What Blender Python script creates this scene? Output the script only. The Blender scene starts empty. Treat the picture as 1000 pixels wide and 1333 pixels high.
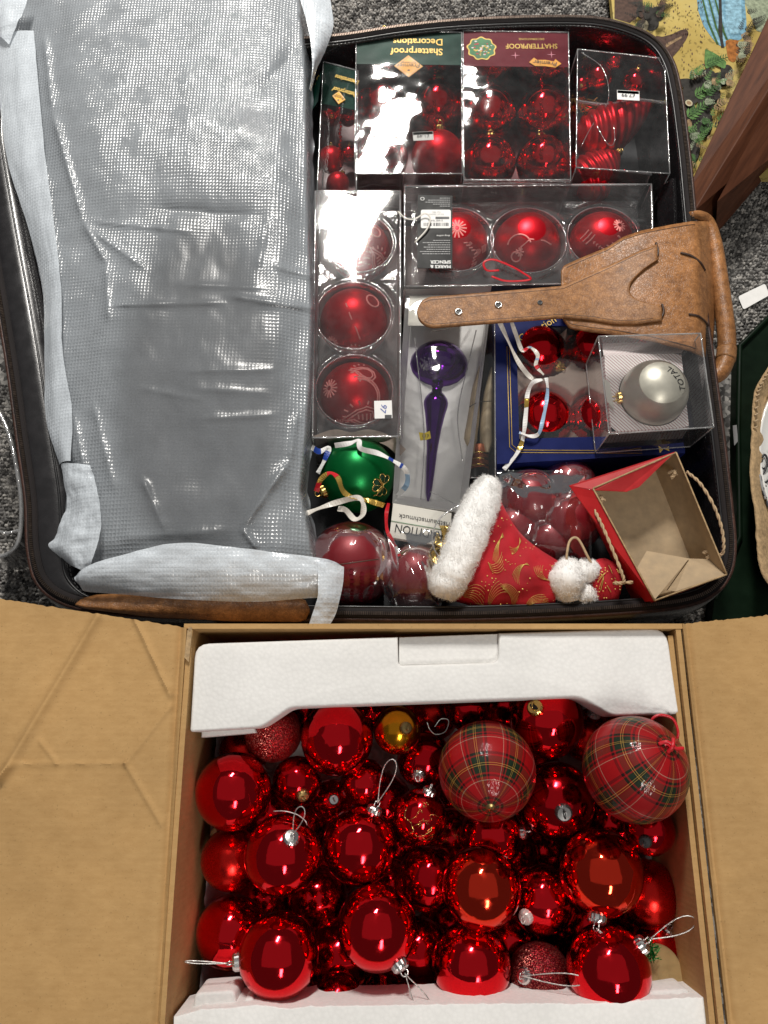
import bpy, bmesh, math, random
import numpy as np
from mathutils import Vector, Matrix, noise

random.seed(7); rng = np.random.default_rng(7)
SC = bpy.context.scene
COL = SC.collection

# ---------------------------------------------------------------- camera, world, lamps, exposure
TILT = math.radians(16.6); CAMH = 1.10; FPX = 1000.0
cam_d = bpy.data.cameras.new('camera'); cam = bpy.data.objects.new('camera', cam_d); COL.objects.link(cam)
cam.location = (0, 0, CAMH); cam.rotation_euler = (TILT, 0, 0)
cam_d.sensor_fit = 'VERTICAL'; cam_d.sensor_height = 36.0; cam_d.lens = 36.0 * FPX / 1333.0
cam_d.clip_start = 0.02; cam_d.clip_end = 60.0
SC.camera = cam

world = bpy.data.worlds.new('World'); SC.world = world; world.use_nodes = True
world.node_tree.nodes['Background'].inputs['Color'].default_value = (0.95, 0.97, 1.0, 1)
world.node_tree.nodes['Background'].inputs['Strength'].default_value = 0.08

def area_lamp(name, loc, target, sx, sy, watts, color, rz=0.0):
    d = bpy.data.lights.new(name, 'AREA'); d.shape = 'RECTANGLE'; d.size = sx; d.size_y = sy; d.energy = watts; d.color = color
    o = bpy.data.objects.new(name, d); COL.objects.link(o); o.location = loc
    o.rotation_euler = (0, 0, math.radians(rz))
    return o
# fluorescent fitting on the ceiling beyond the suitcase, a second one behind the viewer, and the ceiling itself as a dim wide source
area_lamp('ceiling_strip_lamp', (-0.18, 2.56, 2.50), (0, 0, 0), 0.30, 0.54, 73, (1.0, 0.96, 0.90), -17)
area_lamp('ceiling_strip_lamp', (0.0, 3.15, 2.50), (0, 0, 0), 0.30, 0.54, 73, (1.0, 0.96, 0.90), -17)
area_lamp('ceiling_strip_lamp_behind', (0.55, -1.75, 2.50), (0, 0, 0), 0.30, 1.2, 33, (1.0, 0.95, 0.88))
area_lamp('ceiling_bounce', (0.0, 0.75, 2.64), (0, 0, 0), 4.4, 3.6, 7.0, (1.0, 0.97, 0.93))

SC.view_settings.view_transform = 'Standard'; SC.view_settings.look = 'None'
SC.view_settings.gamma = 1.0; SC.view_settings.use_curve_mapping = False
SC.view_settings.exposure = 0.28
cy = SC.cycles
cy.use_denoising = True
try: cy.denoiser = 'OPENIMAGEDENOISE'
except Exception: pass
cy.max_bounces = 10; cy.diffuse_bounces = 3; cy.glossy_bounces = 6; cy.transmission_bounces = 6; cy.transparent_max_bounces = 40
cy.sample_clamp_indirect = 4.0; cy.blur_glossy = 0.5; cy.caustics_reflective = True; cy.caustics_refractive = False

# ---------------------------------------------------------------- helpers
cT, sT = math.cos(TILT), math.sin(TILT)
def P(px, py, z):
    """real-world point at height z that the photograph shows at (px, py)"""
    u = (px - 500.0) / FPX; v = (666.5 - py) / FPX
    k = (CAMH - z) / (cT - v * sT)
    return Vector((u * k, (sT + v * cT) * k, z))
def D(py, z):
    """metres per 1000 photo pixels at that row and height"""
    return (CAMH - z) / (cT - (666.5 - py) / FPX * sT)
def PM(py, z): return D(py, z) / FPX      # metres per photo pixel

ORG = {}
def props(o, label=None, cat=None, group=None, kind=None):
    if label: o['label'] = label
    if cat: o['category'] = cat
    if group: o['group'] = group
    if kind: o['kind'] = kind
    return o
def thing(name, label, cat, loc, group=None):
    o = bpy.data.objects.new(name, None); COL.objects.link(o); o.location = loc; o.empty_display_size = 0.02
    ORG[o.name] = Vector(loc)
    return props(o, label, cat, group)
def mesh_data(name, V, F, mat, smooth=True, uv=None):
    me = bpy.data.meshes.new(name)
    me.from_pydata([tuple(map(float, v)) for v in V], [], [tuple(map(int, f)) for f in F])
    if uv is not None:
        lay = me.uv_layers.new(name='UVMap')
        idx = np.empty(len(me.loops), dtype=np.int64); me.loops.foreach_get('vertex_index', idx)
        lay.data.foreach_set('uv', np.asarray(uv, dtype=np.float32)[idx].ravel())
    if smooth: me.polygons.foreach_set('use_smooth', [True] * len(me.polygons))
    if mat is not None: me.materials.append(mat)
    me.update()
    return me
def mk(name, VF, mat, parent=None, smooth=True, uv=None, origin=None, bevel=None, sharp=None):
    V, F = VF[0], VF[1]
    V = np.asarray([tuple(v) for v in V], dtype=float)
    if parent is not None: org = ORG[parent.name]
    elif origin is not None: org = Vector(origin)
    else: org = Vector(((V[:, 0].min() + V[:, 0].max()) / 2, (V[:, 1].min() + V[:, 1].max()) / 2, V[:, 2].min()))
    V = V - np.array(org)
    me = mesh_data(name, V, F, mat, smooth, uv)
    if bevel:
        bm = bmesh.new(); bm.from_mesh(me)
        ed = [e for e in bm.edges if len(e.link_faces) == 2 and e.calc_face_angle(0) > math.radians(30)]
        bmesh.ops.bevel(bm, geom=ed, offset=bevel[0], segments=bevel[1], profile=0.5, affect='EDGES')
        bm.to_mesh(me); bm.free()
        if smooth: me.polygons.foreach_set('use_smooth', [True] * len(me.polygons))
    if sharp is not None:
        try: me.set_sharp_from_angle(angle=math.radians(sharp))
        except Exception: pass
    o = bpy.data.objects.new(name, me); COL.objects.link(o)
    if parent is not None: o.parent = parent
    else: o.location = org
    ORG[o.name] = org
    return o
def join(*parts):
    V, F, n = [], [], 0
    for v, f in parts:
        V += [tuple(p) for p in v]; F += [tuple(i + n for i in q) for q in f]; n += len(v)
    return V, F
def box(c, s, rz=0.0):
    c = Vector(c); R = Matrix.Rotation(rz, 3, 'Z')
    V = [c + R @ Vector((x * s[0] / 2, y * s[1] / 2, z * s[2] / 2)) for z in (-1, 1) for y in (-1, 1) for x in (-1, 1)]
    return V, [(0, 2, 3, 1), (4, 5, 7, 6), (0, 1, 5, 4), (2, 6, 7, 3), (0, 4, 6, 2), (1, 3, 7, 5)]
def prism(top, bottom):
    """closed solid between two loops of equal length (top counter-clockwise seen from above)"""
    n = len(top)
    V = [Vector(p) for p in top] + [Vector(p) for p in bottom]
    F = [tuple(range(n)), tuple(range(2 * n - 1, n - 1, -1))]
    for i in range(n):
        j = (i + 1) % n; F.append((i, n + i, n + j, j))
    return V, F
def ccw(pts):
    a = sum(pts[i][0] * pts[(i + 1) % len(pts)][1] - pts[(i + 1) % len(pts)][0] * pts[i][1] for i in range(len(pts)))
    return pts if a > 0 else pts[::-1]
def slab(pts, h):
    """horizontal-ish plate: outline points (their own z) thickened downward by h"""
    pts = ccw([Vector(p) for p in pts])
    return prism(pts, [p - Vector((0, 0, h)) for p in pts])
def tube(pts, r, n=8, closed=False, caps=True):
    pts = [Vector(p) for p in pts]; m = len(pts)
    rs = r if hasattr(r, '__len__') else [r] * m
    tang = []
    for i in range(m):
        a = pts[(i - 1) % m] if (closed or i > 0) else pts[0]
        b = pts[(i + 1) % m] if (closed or i < m - 1) else pts[-1]
        t = b - a; tang.append(t.normalized() if t.length > 1e-12 else Vector((0, 0, 1)))
    up = Vector((0, 0, 1)) if abs(tang[0].z) < 0.9 else Vector((1, 0, 0))
    nrm = (up - tang[0] * up.dot(tang[0])).normalized()
    V, F = [], []
    for i in range(m):
        t = tang[i]; nrm = nrm - t * nrm.dot(t)
        nrm = nrm.normalized() if nrm.length > 1e-9 else t.orthogonal().normalized()
        b = t.cross(nrm)
        for k in range(n):
            a = 2 * math.pi * k / n
            V.append(pts[i] + (nrm * math.cos(a) + b * math.sin(a)) * rs[i])
    for i in range(m if closed else m - 1):
        j = (i + 1) % m
        for k in range(n):
            l = (k + 1) % n
            F.append((i * n + k, i * n + l, j * n + l, j * n + k))
    if caps and not closed:
        F.append(tuple(range(n - 1, -1, -1))); F.append(tuple(range((m - 1) * n, m * n)))
    return V, F
def smooth_path(pts, n=8, closed=False):
    """Catmull-Rom through the points"""
    p = [np.array(tuple(q), dtype=float) for q in pts]; m = len(p); out = []
    rngi = range(m) if closed else range(m - 1)
    for i in rngi:
        p0 = p[(i - 1) % m] if (closed or i > 0) else 2 * p[0] - p[1]
        p1, p2 = p[i], p[(i + 1) % m]
        p3 = p[(i + 2) % m] if (closed or i < m - 2) else 2 * p[-1] - p[-2]
        for k in range(n):
            t = k / n
            out.append(0.5 * (2 * p1 + (p2 - p0) * t + (2 * p0 - 5 * p1 + 4 * p2 - p3) * t * t + (3 * p1 - p0 - 3 * p2 + p3) * t ** 3))
    if not closed: out.append(p[-1])
    return out
def gridmesh(nu, nv, fn, uvfn=None):
    V, UV = [], []
    for j in range(nv + 1):
        for i in range(nu + 1):
            V.append(fn(i / nu, j / nv)); UV.append(uvfn(i / nu, j / nv) if uvfn else (i / nu, j / nv))
    F = [(j * (nu + 1) + i, j * (nu + 1) + i + 1, (j + 1) * (nu + 1) + i + 1, (j + 1) * (nu + 1) + i) for j in range(nv) for i in range(nu)]
    return V, F, UV
def lathe(profile, n=24, axis_o=(0, 0, 0)):
    """profile: list of (r, z)"""
    V, F = [], []
    for r, z in profile:
        for k in range(n):
            a = 2 * math.pi * k / n; V.append(Vector(axis_o) + Vector((r * math.cos(a), r * math.sin(a), z)))
    for i in range(len(profile) - 1):
        for k in range(n):
            l = (k + 1) % n; F.append((i * n + k, i * n + l, (i + 1) * n + l, (i + 1) * n + k))
    return V, F
def ribbon(pts, width, thick=0.0004, side=None, sides=None):
    """flat band along pts; side is the width direction (or a list of them)"""
    pts = [Vector(p) for p in pts]; m = len(pts); V, F = [], []
    for i in range(m):
        t = (pts[min(i + 1, m - 1)] - pts[max(i - 1, 0)]).normalized()
        s = Vector(sides[i]) if sides is not None else (Vector(side) if side is not None else t.cross(Vector((0, 0, 1))))
        s = s - t * s.dot(t); s = s.normalized() if s.length > 1e-6 else t.orthogonal().normalized()
        nn = t.cross(s).normalized() * thick / 2; w = s * width / 2
        V += [pts[i] - w - nn, pts[i] + w - nn, pts[i] + w + nn, pts[i] - w + nn]
    for i in range(m - 1):
        a, b = i * 4, (i + 1) * 4
        for k in range(4):
            l = (k + 1) % 4; F.append((a + k, b + k, b + l, a + l))
    F += [(0, 1, 2, 3), (m * 4 - 1, m * 4 - 2, m * 4 - 3, m * 4 - 4)]
    return V, F
def lerp(a, b, t): return a + (b - a) * t
def interp(x, tab):
    xs = [t[0] for t in tab]; ys = [t[1] for t in tab]
    return float(np.interp(x, xs, ys))
def sstep(a, b, x):
    t = min(1, max(0, (x - a) / (b - a))); return t * t * (3 - 2 * t)
def nz(x, y, z=0.0): return noise.noise(Vector((x, y, z)))

_txt_cache = {}
def text_vf(s, size, align='CENTER', bold=0.0, shear=0.0):
    key = (s, size, align, bold, shear)
    if key in _txt_cache: return _txt_cache[key]
    c = bpy.data.curves.new('txt', 'FONT'); c.body = s; c.size = size; c.align_x = align; c.align_y = 'CENTER'; c.offset = bold; c.shear = shear
    c.resolution_u = 3
    o = bpy.data.objects.new('txt', c); COL.objects.link(o)
    dg = bpy.context.evaluated_depsgraph_get(); me = bpy.data.meshes.new_from_object(o.evaluated_get(dg))
    V = [v.co.copy() for v in me.vertices]; F = [tuple(p.vertices) for p in me.polygons]
    bpy.data.objects.remove(o); bpy.data.curves.remove(c); bpy.data.meshes.remove(me)
    _txt_cache[key] = (V, F); return V, F
def text(s, size, mat, parent, org, xdir, ydir, name='lettering', lift=0.0004, sx=1.0, **kw):
    V, F = text_vf(s, size, **kw)
    X = Vector(xdir).normalized(); Y = Vector(ydir); Y = (Y - X * Y.dot(X)).normalized(); N = X.cross(Y)
    W = [Vector(org) + X * v.x * sx + Y * v.y + N * lift for v in V]
    return mk(name, (W, F), mat, parent, smooth=False)

from mathutils.geometry import tessellate_polygon
def solid(outline, zt, zb, b=.002, n=3):
    """upright solid from a plan outline (world x, y), top edge rounded by b; concave outlines allowed"""
    o = ccw([Vector((p[0], p[1], 0)) for p in outline]); m = len(o); nr = []
    for i in range(m):
        a = (o[i] - o[i - 1]).normalized(); c = (o[(i + 1) % m] - o[i]).normalized(); na, nc = Vector((-a.y, a.x, 0)), Vector((-c.y, c.x, 0))
        k = na + nc; k = k / max(.35, k.length_squared / 2) if k.length > 1e-6 else na; nr.append(k)
    rings = []
    for k in range(n + 1):
        t = k / n * math.pi / 2; rings.append([p + q * b * (1 - math.sin(t)) + Vector((0, 0, zt - b * (1 - math.cos(t)))) for p, q in zip(o, nr)])
    rings.append([p + Vector((0, 0, zb)) for p in o]); V = [p for r in rings for p in r]; F = []
    for a in range(len(rings) - 1):
        for i in range(m): j = (i + 1) % m; F.append((a * m + i, (a + 1) * m + i, (a + 1) * m + j, a * m + j))
    L = (len(rings) - 1) * m
    for tri in tessellate_polygon([rings[0]]):
        q = [rings[0][i] for i in tri]; up = (q[1] - q[0]).cross(q[2] - q[0]).z > 0; F.append(tuple(tri) if up else tuple(tri[::-1]))
    for tri in tessellate_polygon([rings[-1]]):
        q = [rings[-1][i] for i in tri]; up = (q[1] - q[0]).cross(q[2] - q[0]).z > 0; F.append(tuple(L + i for i in (tri[::-1] if up else tri)))
    return V, F

# ---------------------------------------------------------------- materials
def new_mat(name):
    m = bpy.data.materials.new(name); m.use_nodes = True
    nt = m.node_tree; b = nt.nodes['Principled BSDF']
    return m, nt, b
def N(nt, typ, **kw):
    n = nt.nodes.new(typ)
    for k, v in kw.items():
        if k in n.inputs.keys() if hasattr(n.inputs, 'keys') else False: n.inputs[k].default_value = v
        else: setattr(n, k, v)
    return n
def setin(b, **kw):
    m = {'color': 'Base Color', 'rough': 'Roughness', 'metal': 'Metallic', 'ior': 'IOR', 'coat': 'Coat Weight', 'coatr': 'Coat Roughness',
         'sheen': 'Sheen Weight', 'trans': 'Transmission Weight', 'alpha': 'Alpha', 'sss': 'Subsurface Weight', 'spec': 'Specular IOR Level'}
    for k, v in kw.items():
        if k == 'color': v = (v[0], v[1], v[2], 1)
        b.inputs[m[k]].default_value = v
def coords(nt, kind='Object'):
    return nt.nodes.new('ShaderNodeTexCoord').outputs[kind]
def noise_tex(nt, vec, scale, detail=4, rough=0.55):
    n = nt.nodes.new('ShaderNodeTexNoise'); n.inputs['Scale'].default_value = scale; n.inputs['Detail'].default_value = detail; n.inputs['Roughness'].default_value = rough
    if vec is not None: nt.links.new(vec, n.inputs['Vector'])
    return n
def ramp(nt, fac, stops, interp_='LINEAR'):
    r = nt.nodes.new('ShaderNodeValToRGB'); e = r.color_ramp.elements; r.color_ramp.interpolation = interp_
    while len(e) < len(stops): e.new(0.5)
    for i, (p, c) in enumerate(stops):
        e[i].position = p; e[i].color = (c[0], c[1], c[2], 1) if hasattr(c, '__len__') else (c, c, c, 1)
    nt.links.new(fac, r.inputs['Fac']); return r
def bump(nt, b, height, strength, dist, prev=None):
    n = nt.nodes.new('ShaderNodeBump'); n.inputs['Strength'].default_value = strength; n.inputs['Distance'].default_value = dist
    nt.links.new(height, n.inputs['Height'])
    if prev is not None: nt.links.new(prev.outputs['Normal'], n.inputs['Normal'])
    if b is not None: nt.links.new(n.outputs['Normal'], b.inputs['Normal'])
    return n
def math_n(nt, op, a, b_=None, c=None):
    n = nt.nodes.new('ShaderNodeMath'); n.operation = op
    for i, x in enumerate((a, b_, c)):
        if x is None: continue
        if isinstance(x, (int, float)): n.inputs[i].default_value = x
        else: nt.links.new(x, n.inputs[i])
    return n.outputs[0]
def mix_col(nt, fac, a, b_, blend='MIX'):
    n = nt.nodes.new('ShaderNodeMix'); n.data_type = 'RGBA'; n.blend_type = blend
    for sock, x in ((n.inputs[0], fac), (n.inputs[6], a), (n.inputs[7], b_)):
        if isinstance(x, (int, float)): sock.default_value = x
        elif isinstance(x, (tuple, list)): sock.default_value = (x[0], x[1], x[2], 1)
        else: nt.links.new(x, sock)
    return n.outputs[2]

def plain(name, color, rough=0.5, metal=0.0, var=0.12, vscale=60, bstr=0.0, bscale=300, bdist=0.0005, coords_kind='Object', **kw):
    """base colour with gentle mottling and fine relief"""
    m, nt, b = new_mat(name); setin(b, color=color, rough=rough, metal=metal, **kw)
    co = coords(nt, coords_kind)
    if var:
        n = noise_tex(nt, co, vscale, 5)
        lo = tuple(c * (1 - var) for c in color); hi = tuple(min(1, c * (1 + var)) for c in color)
        r = ramp(nt, n.outputs['Fac'], [(0.3, lo), (0.7, hi)]); nt.links.new(r.outputs['Color'], b.inputs['Base Color'])
        rr = ramp(nt, n.outputs['Fac'], [(0.25, max(0.02, rough * 0.8)), (0.75, min(1, rough * 1.2))]); nt.links.new(rr.outputs['Color'], b.inputs['Roughness'])
    if bstr:
        n2 = noise_tex(nt, co, bscale, 4); bump(nt, b, n2.outputs['Fac'], bstr, bdist)
    return m

M = {}
def chrome(name, color, rough=0.045, dust=0.45):
    m, nt, b = new_mat(name); setin(b, color=color, metal=1.0, rough=rough)
    co = coords(nt); n = noise_tex(nt, co, 3.2, 6, 0.65)
    r = ramp(nt, n.outputs['Fac'], [(0.42, rough), (0.72, rough + 0.14)]); nt.links.new(r.outputs['Color'], b.inputs['Roughness'])
    # specks of dust: tiny pale dots
    v = nt.nodes.new('ShaderNodeTexVoronoi'); v.inputs['Scale'].default_value = 26; nt.links.new(co, v.inputs['Vector'])
    d = ramp(nt, v.outputs['Distance'], [(0.0, 1.0), (0.055, 0.0)]); g = noise_tex(nt, co, 9, 2); gg = ramp(nt, g.outputs['Fac'], [(0.5, 0), (0.6, 1)])
    f = math_n(nt, 'MULTIPLY', math_n(nt, 'MULTIPLY', d.outputs['Color'], gg.outputs['Color']), dust)
    nt.links.new(mix_col(nt, f, color, (0.8, 0.55, 0.5)), b.inputs['Base Color'])
    nt.links.new(math_n(nt, 'SUBTRACT', 1.0, f), b.inputs['Metallic'])
    n2 = noise_tex(nt, co, 2.2, 2); bump(nt, b, n2.outputs['Fac'], 0.02, 0.02)
    return m
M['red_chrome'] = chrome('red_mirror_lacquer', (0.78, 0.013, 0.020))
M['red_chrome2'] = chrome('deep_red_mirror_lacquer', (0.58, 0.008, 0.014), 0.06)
M['red_orange'] = chrome('warm_red_mirror_lacquer', (0.84, 0.045, 0.020), 0.05)
M['red_dull'] = chrome('worn_red_lacquer', (0.62, 0.015, 0.012), 0.22, 0.6)
M['amber'] = chrome('amber_lacquer', (0.62, 0.24, 0.012), 0.16)
M['purple'] = chrome('purple_mirror_lacquer', (0.075, 0.007, 0.18), 0.06, 0.1)
def satin(name, color, rough=0.36, metal=0.72):
    m, nt, b = new_mat(name); setin(b, color=color, metal=metal, rough=rough)
    co = coords(nt); n = noise_tex(nt, co, 4, 5)
    r = ramp(nt, n.outputs['Fac'], [(0.3, rough * 0.9), (0.7, rough * 1.12)]); nt.links.new(r.outputs['Color'], b.inputs['Roughness'])
    n2 = noise_tex(nt, co, 140, 2); bump(nt, b, n2.outputs['Fac'], 0.04, 0.01)
    return m
M['red_satin'] = satin('red_satin_lacquer', (0.62, 0.006, 0.016))
M['crimson_satin'] = satin('crimson_matte_lacquer', (0.22, 0.003, 0.010), 0.42, 0.25)
M['green_satin'] = satin('green_satin_lacquer', (0.0, 0.15, 0.032), 0.34)
M['pearl'] = plain('pearl_lacquer', (0.56, 0.54, 0.46), 0.42, 0.55, 0.05, 3)
M['red_print'] = plain('raised_red_glitter_line', (0.90, 0.30, 0.28), 0.6, 0.0, 0.2, 500, 0.4, 900, 0.0004, spec=0.2)
M['gold'] = plain('gold_metal', (0.72, 0.50, 0.16), 0.22, 1.0, 0.2, 80)
M['dark_gold'] = plain('tarnished_gold_metal', (0.34, 0.24, 0.10), 0.35, 1.0, 0.3, 80)
M['silver'] = plain('silver_metal', (0.72, 0.71, 0.69), 0.25, 1.0, 0.25, 80)
M['gunmetal'] = plain('dark_grey_metal', (0.10, 0.10, 0.10), 0.35, 0.8, 0.3, 80)
M['clear_cap'] = plain('frosted_clear_plastic_cap', (0.62, 0.55, 0.52), 0.25, 0.3, 0.2, 80)
def glitter(name, color):
    m, nt, b = new_mat(name); setin(b, color=color, metal=0.8, rough=0.35)
    v = nt.nodes.new('ShaderNodeTexVoronoi'); v.inputs['Scale'].default_value = 46; nt.links.new(coords(nt), v.inputs['Vector'])
    sx = nt.nodes.new('ShaderNodeSeparateColor'); nt.links.new(v.outputs['Color'], sx.inputs[0])
    r = ramp(nt, sx.outputs[0], [(0.0, tuple(c * 0.35 for c in color)), (0.75, color), (1.0, (0.9, 0.28, 0.22))]); nt.links.new(r.outputs['Color'], b.inputs['Base Color'])
    # every flake tilts its own way
    nm = nt.nodes.new('ShaderNodeNewGeometry')
    vm = nt.nodes.new('ShaderNodeVectorMath'); vm.operation = 'SUBTRACT'; nt.links.new(v.outputs['Color'], vm.inputs[0]); vm.inputs[1].default_value = (0.5, 0.5, 0.5)
    sc_ = nt.nodes.new('ShaderNodeVectorMath'); sc_.operation = 'SCALE'; nt.links.new(vm.outputs[0], sc_.inputs[0]); sc_.inputs['Scale'].default_value = 0.9
    ad = nt.nodes.new('ShaderNodeVectorMath'); ad.operation = 'ADD'; nt.links.new(nm.outputs['Normal'], ad.inputs[0]); nt.links.new(sc_.outputs[0], ad.inputs[1])
    no = nt.nodes.new('ShaderNodeVectorMath'); no.operation = 'NORMALIZE'; nt.links.new(ad.outputs[0], no.inputs[0]); nt.links.new(no.outputs[0], b.inputs['Normal'])
    return m
M['red_glitter'] = glitter('red_glitter', (0.42, 0.01, 0.015))
M['dark_glitter'] = glitter('dark_red_glitter', (0.22, 0.004, 0.012))

def clear_sheet(name, tint=0.97, gain=1.0, rough=0.03, wave=0.25, wscale=14, wdist=0.01, fine=0.0, base=0.0, haze=0.03):
    """thin clear plastic sheet: see-through with a fresnel reflection"""
    m = bpy.data.materials.new(name); m.use_nodes = True; nt = m.node_tree; nt.nodes.clear()
    out = nt.nodes.new('ShaderNodeOutputMaterial')
    tr = nt.nodes.new('ShaderNodeBsdfTransparent'); tr.inputs['Color'].default_value = (tint, tint, tint, 1)
    gl = nt.nodes.new('ShaderNodeBsdfGlossy'); gl.inputs['Roughness'].default_value = rough; gl.inputs['Color'].default_value = (1, 1, 1, 1)
    fr = nt.nodes.new('ShaderNodeFresnel'); fr.inputs['IOR'].default_value = 1.5
    co = coords(nt); n = noise_tex(nt, co, wscale, 2); bp = bump(nt, None, n.outputs['Fac'], wave, wdist)
    if fine:
        n2 = noise_tex(nt, co, wscale * 9, 3); bp = bump(nt, None, n2.outputs['Fac'], fine, 0.002, bp)
    nt.links.new(bp.outputs['Normal'], gl.inputs['Normal']); nt.links.new(bp.outputs['Normal'], fr.inputs['Normal'])
    f = math_n(nt, 'MULTIPLY_ADD', fr.outputs[0], gain, base)
    f = math_n(nt, 'MINIMUM', f, 0.9)
    mx = nt.nodes.new('ShaderNodeMixShader'); nt.links.new(f, mx.inputs[0]); nt.links.new(tr.outputs[0], mx.inputs[1]); nt.links.new(gl.outputs[0], mx.inputs[2])
    df = nt.nodes.new('ShaderNodeBsdfDiffuse'); df.inputs['Color'].default_value = (.8, .8, .8, 1); m2 = nt.nodes.new('ShaderNodeMixShader')
    sc_ = ramp(nt, noise_tex(nt, co, 35, 6, .7).outputs['Fac'], [(.35, haze * .5), (.75, haze * 2)]); nt.links.new(sc_.outputs['Color'], m2.inputs[0]); nt.links.new(mx.outputs[0], m2.inputs[1]); nt.links.new(df.outputs[0], m2.inputs[2])
    nt.links.new(m2.outputs[0], out.inputs['Surface'])
    return m
M['clear'] = clear_sheet('clear_box_plastic', 0.95, 1.4, 0.05, 0.21, 13, 0.012, haze=.014)
M['clear_flat'] = clear_sheet('stiff_clear_box_plastic', 0.95, 1.3, 0.05, 0.06, 10, 0.01, haze=.018)
M['clear_edge'] = clear_sheet('folded_clear_plastic_edge', 0.80, 2.0, 0.10, 0.5, 60, 0.004, base=0.20, haze=.16)
M['blister'] = clear_sheet('vacuum_formed_clear_plastic', 0.92, 1.7, 0.06, 0.25, 30, 0.006, 0.1, base=.02, haze=.07)
M['cello'] = clear_sheet('crinkled_cellophane', 0.95, 1.3, 0.06, 0.25, 22, 0.008, 0.0, haze=.007)
M['wrap'] = clear_sheet('thin_polythene_bag', 0.94, 0.55, 0.10, 0.25, 20, 0.006, 0.0, base=0.004, haze=.003)

def cardboard():
    m, nt, b = new_mat('brown_corrugated_cardboard'); setin(b, rough=0.82, spec=0.25)
    co = coords(nt)
    mp = nt.nodes.new('ShaderNodeMapping'); mp.inputs['Scale'].default_value = (1, 2.2, 1); nt.links.new(co, mp.inputs['Vector'])
    n1 = noise_tex(nt, mp.outputs[0], 60, 8, 0.7); n2 = noise_tex(nt, co, 5, 3); n3 = noise_tex(nt, co, 420, 2)
    c = ramp(nt, n1.outputs['Fac'], [(0.3, (0.440, 0.262, 0.104)), (0.7, (0.520, 0.322, 0.136))])
    c2 = ramp(nt, n2.outputs['Fac'], [(0.3, 0.84), (0.7, 1.08)])
    col = mix_col(nt, 1.0, c.outputs['Color'], c2.outputs['Color'], 'MULTIPLY')
    sp = ramp(nt, n3.outputs['Fac'], [(0.26, 0.55), (0.36, 1.0)]); col = mix_col(nt, 0.5, col, mix_col(nt, 1.0, col, sp.outputs['Color'], 'MULTIPLY'))
    v = nt.nodes.new('ShaderNodeTexVoronoi'); v.inputs['Scale'].default_value = 42; nt.links.new(co, v.inputs['Vector'])
    sd = ramp(nt, v.outputs['Distance'], [(0.02, 1.0), (0.06, 0.0)]); gate = ramp(nt, n2.outputs['Fac'], [(0.55, 0), (0.62, 1)])
    nt.links.new(mix_col(nt, math_n(nt, 'MULTIPLY', math_n(nt, 'MULTIPLY', sd.outputs['Color'], gate.outputs['Color']), 0.7), col, (0.10, 0.06, 0.03)), b.inputs['Base Color'])
    w = nt.nodes.new('ShaderNodeTexWave'); w.bands_direction = 'Y'; w.inputs['Scale'].default_value = 55; w.inputs['Distortion'].default_value = 0.6; nt.links.new(co, w.inputs['Vector'])
    bp = bump(nt, None, w.outputs['Fac'], 0.05, 0.001); bump(nt, b, n1.outputs['Fac'], 0.16, 0.001, bp)
    return m
M['card'] = cardboard()
M['kraft'] = plain('plain_kraft_paper', (0.42, 0.31, 0.19), 0.85, 0, 0.12, 90, 0.2, 500)
M['kraft_edge'] = plain('torn_cardboard_edge', (0.40, 0.27, 0.14), 0.9, 0, 0.3, 220, 0.5, 500, 0.001)
def foam():
    m, nt, b = new_mat('white_expanded_polystyrene'); setin(b, color=(0.80, 0.79, 0.77), rough=0.6, spec=0.3)
    co = coords(nt); v = nt.nodes.new('ShaderNodeTexVoronoi'); v.inputs['Scale'].default_value = 230; nt.links.new(co, v.inputs['Vector'])
    n = noise_tex(nt, co, 14, 5)
    r = ramp(nt, n.outputs['Fac'], [(0.3, (0.76, 0.75, 0.73)), (0.7, (0.84, 0.83, 0.81))])
    d = ramp(nt, v.outputs['Distance'], [(0.25, 1.0), (0.75, 0.95)])
    nt.links.new(mix_col(nt, 1.0, r.outputs['Color'], d.outputs['Color'], 'MULTIPLY'), b.inputs['Base Color'])
    bp = bump(nt, None, v.outputs['Distance'], 0.30, -0.0009); bump(nt, b, n.outputs['Fac'], 0.35, 0.005, bp)
    return m
M['foam'] = foam()
def leather(name, c0, c1, rough=0.38, dark=(0.10, 0.04, 0.015)):
    m, nt, b = new_mat(name); setin(b, rough=rough + .1, coat=0.06, coatr=0.3, spec=0.3)
    co = coords(nt); v = nt.nodes.new('ShaderNodeTexVoronoi'); v.feature = 'DISTANCE_TO_EDGE'; v.inputs['Scale'].default_value = 230
    nd = noise_tex(nt, co, 60, 3); mv = mix_col(nt, 0.03, co, nd.outputs['Color']); nt.links.new(mv, v.inputs['Vector'])
    n1 = noise_tex(nt, co, 90, 6, 0.65); n2 = noise_tex(nt, co, 11, 4)
    c = ramp(nt, n1.outputs['Fac'], [(0.22, c0), (0.62, c1)])
    cr = ramp(nt, v.outputs['Distance'], [(0.0, 0.66), (0.13, 1.0)])
    col = mix_col(nt, 1.0, c.outputs['Color'], cr.outputs['Color'], 'MULTIPLY')
    w = ramp(nt, n2.outputs['Fac'], [(0.3, 0.70), (0.7, 1.12)])
    nt.links.new(mix_col(nt, 1.0, col, w.outputs['Color'], 'MULTIPLY'), b.inputs['Base Color'])
    h = ramp(nt, v.outputs['Distance'], [(0.0, 0.0), (0.2, 1.0)])
    bp = bump(nt, None, h.outputs['Color'], 0.35, 0.0006); bump(nt, b, n1.outputs['Fac'], 0.35, 0.0010, bp)
    return m
M['tan_leather'] = leather('worn_tan_leather', (0.16, 0.064, 0.022), (0.42, 0.200, 0.078))
M['tan_leather2'] = leather('polished_tan_leather', (0.15, 0.060, 0.020), (0.42, 0.190, 0.070), 0.26)
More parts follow.
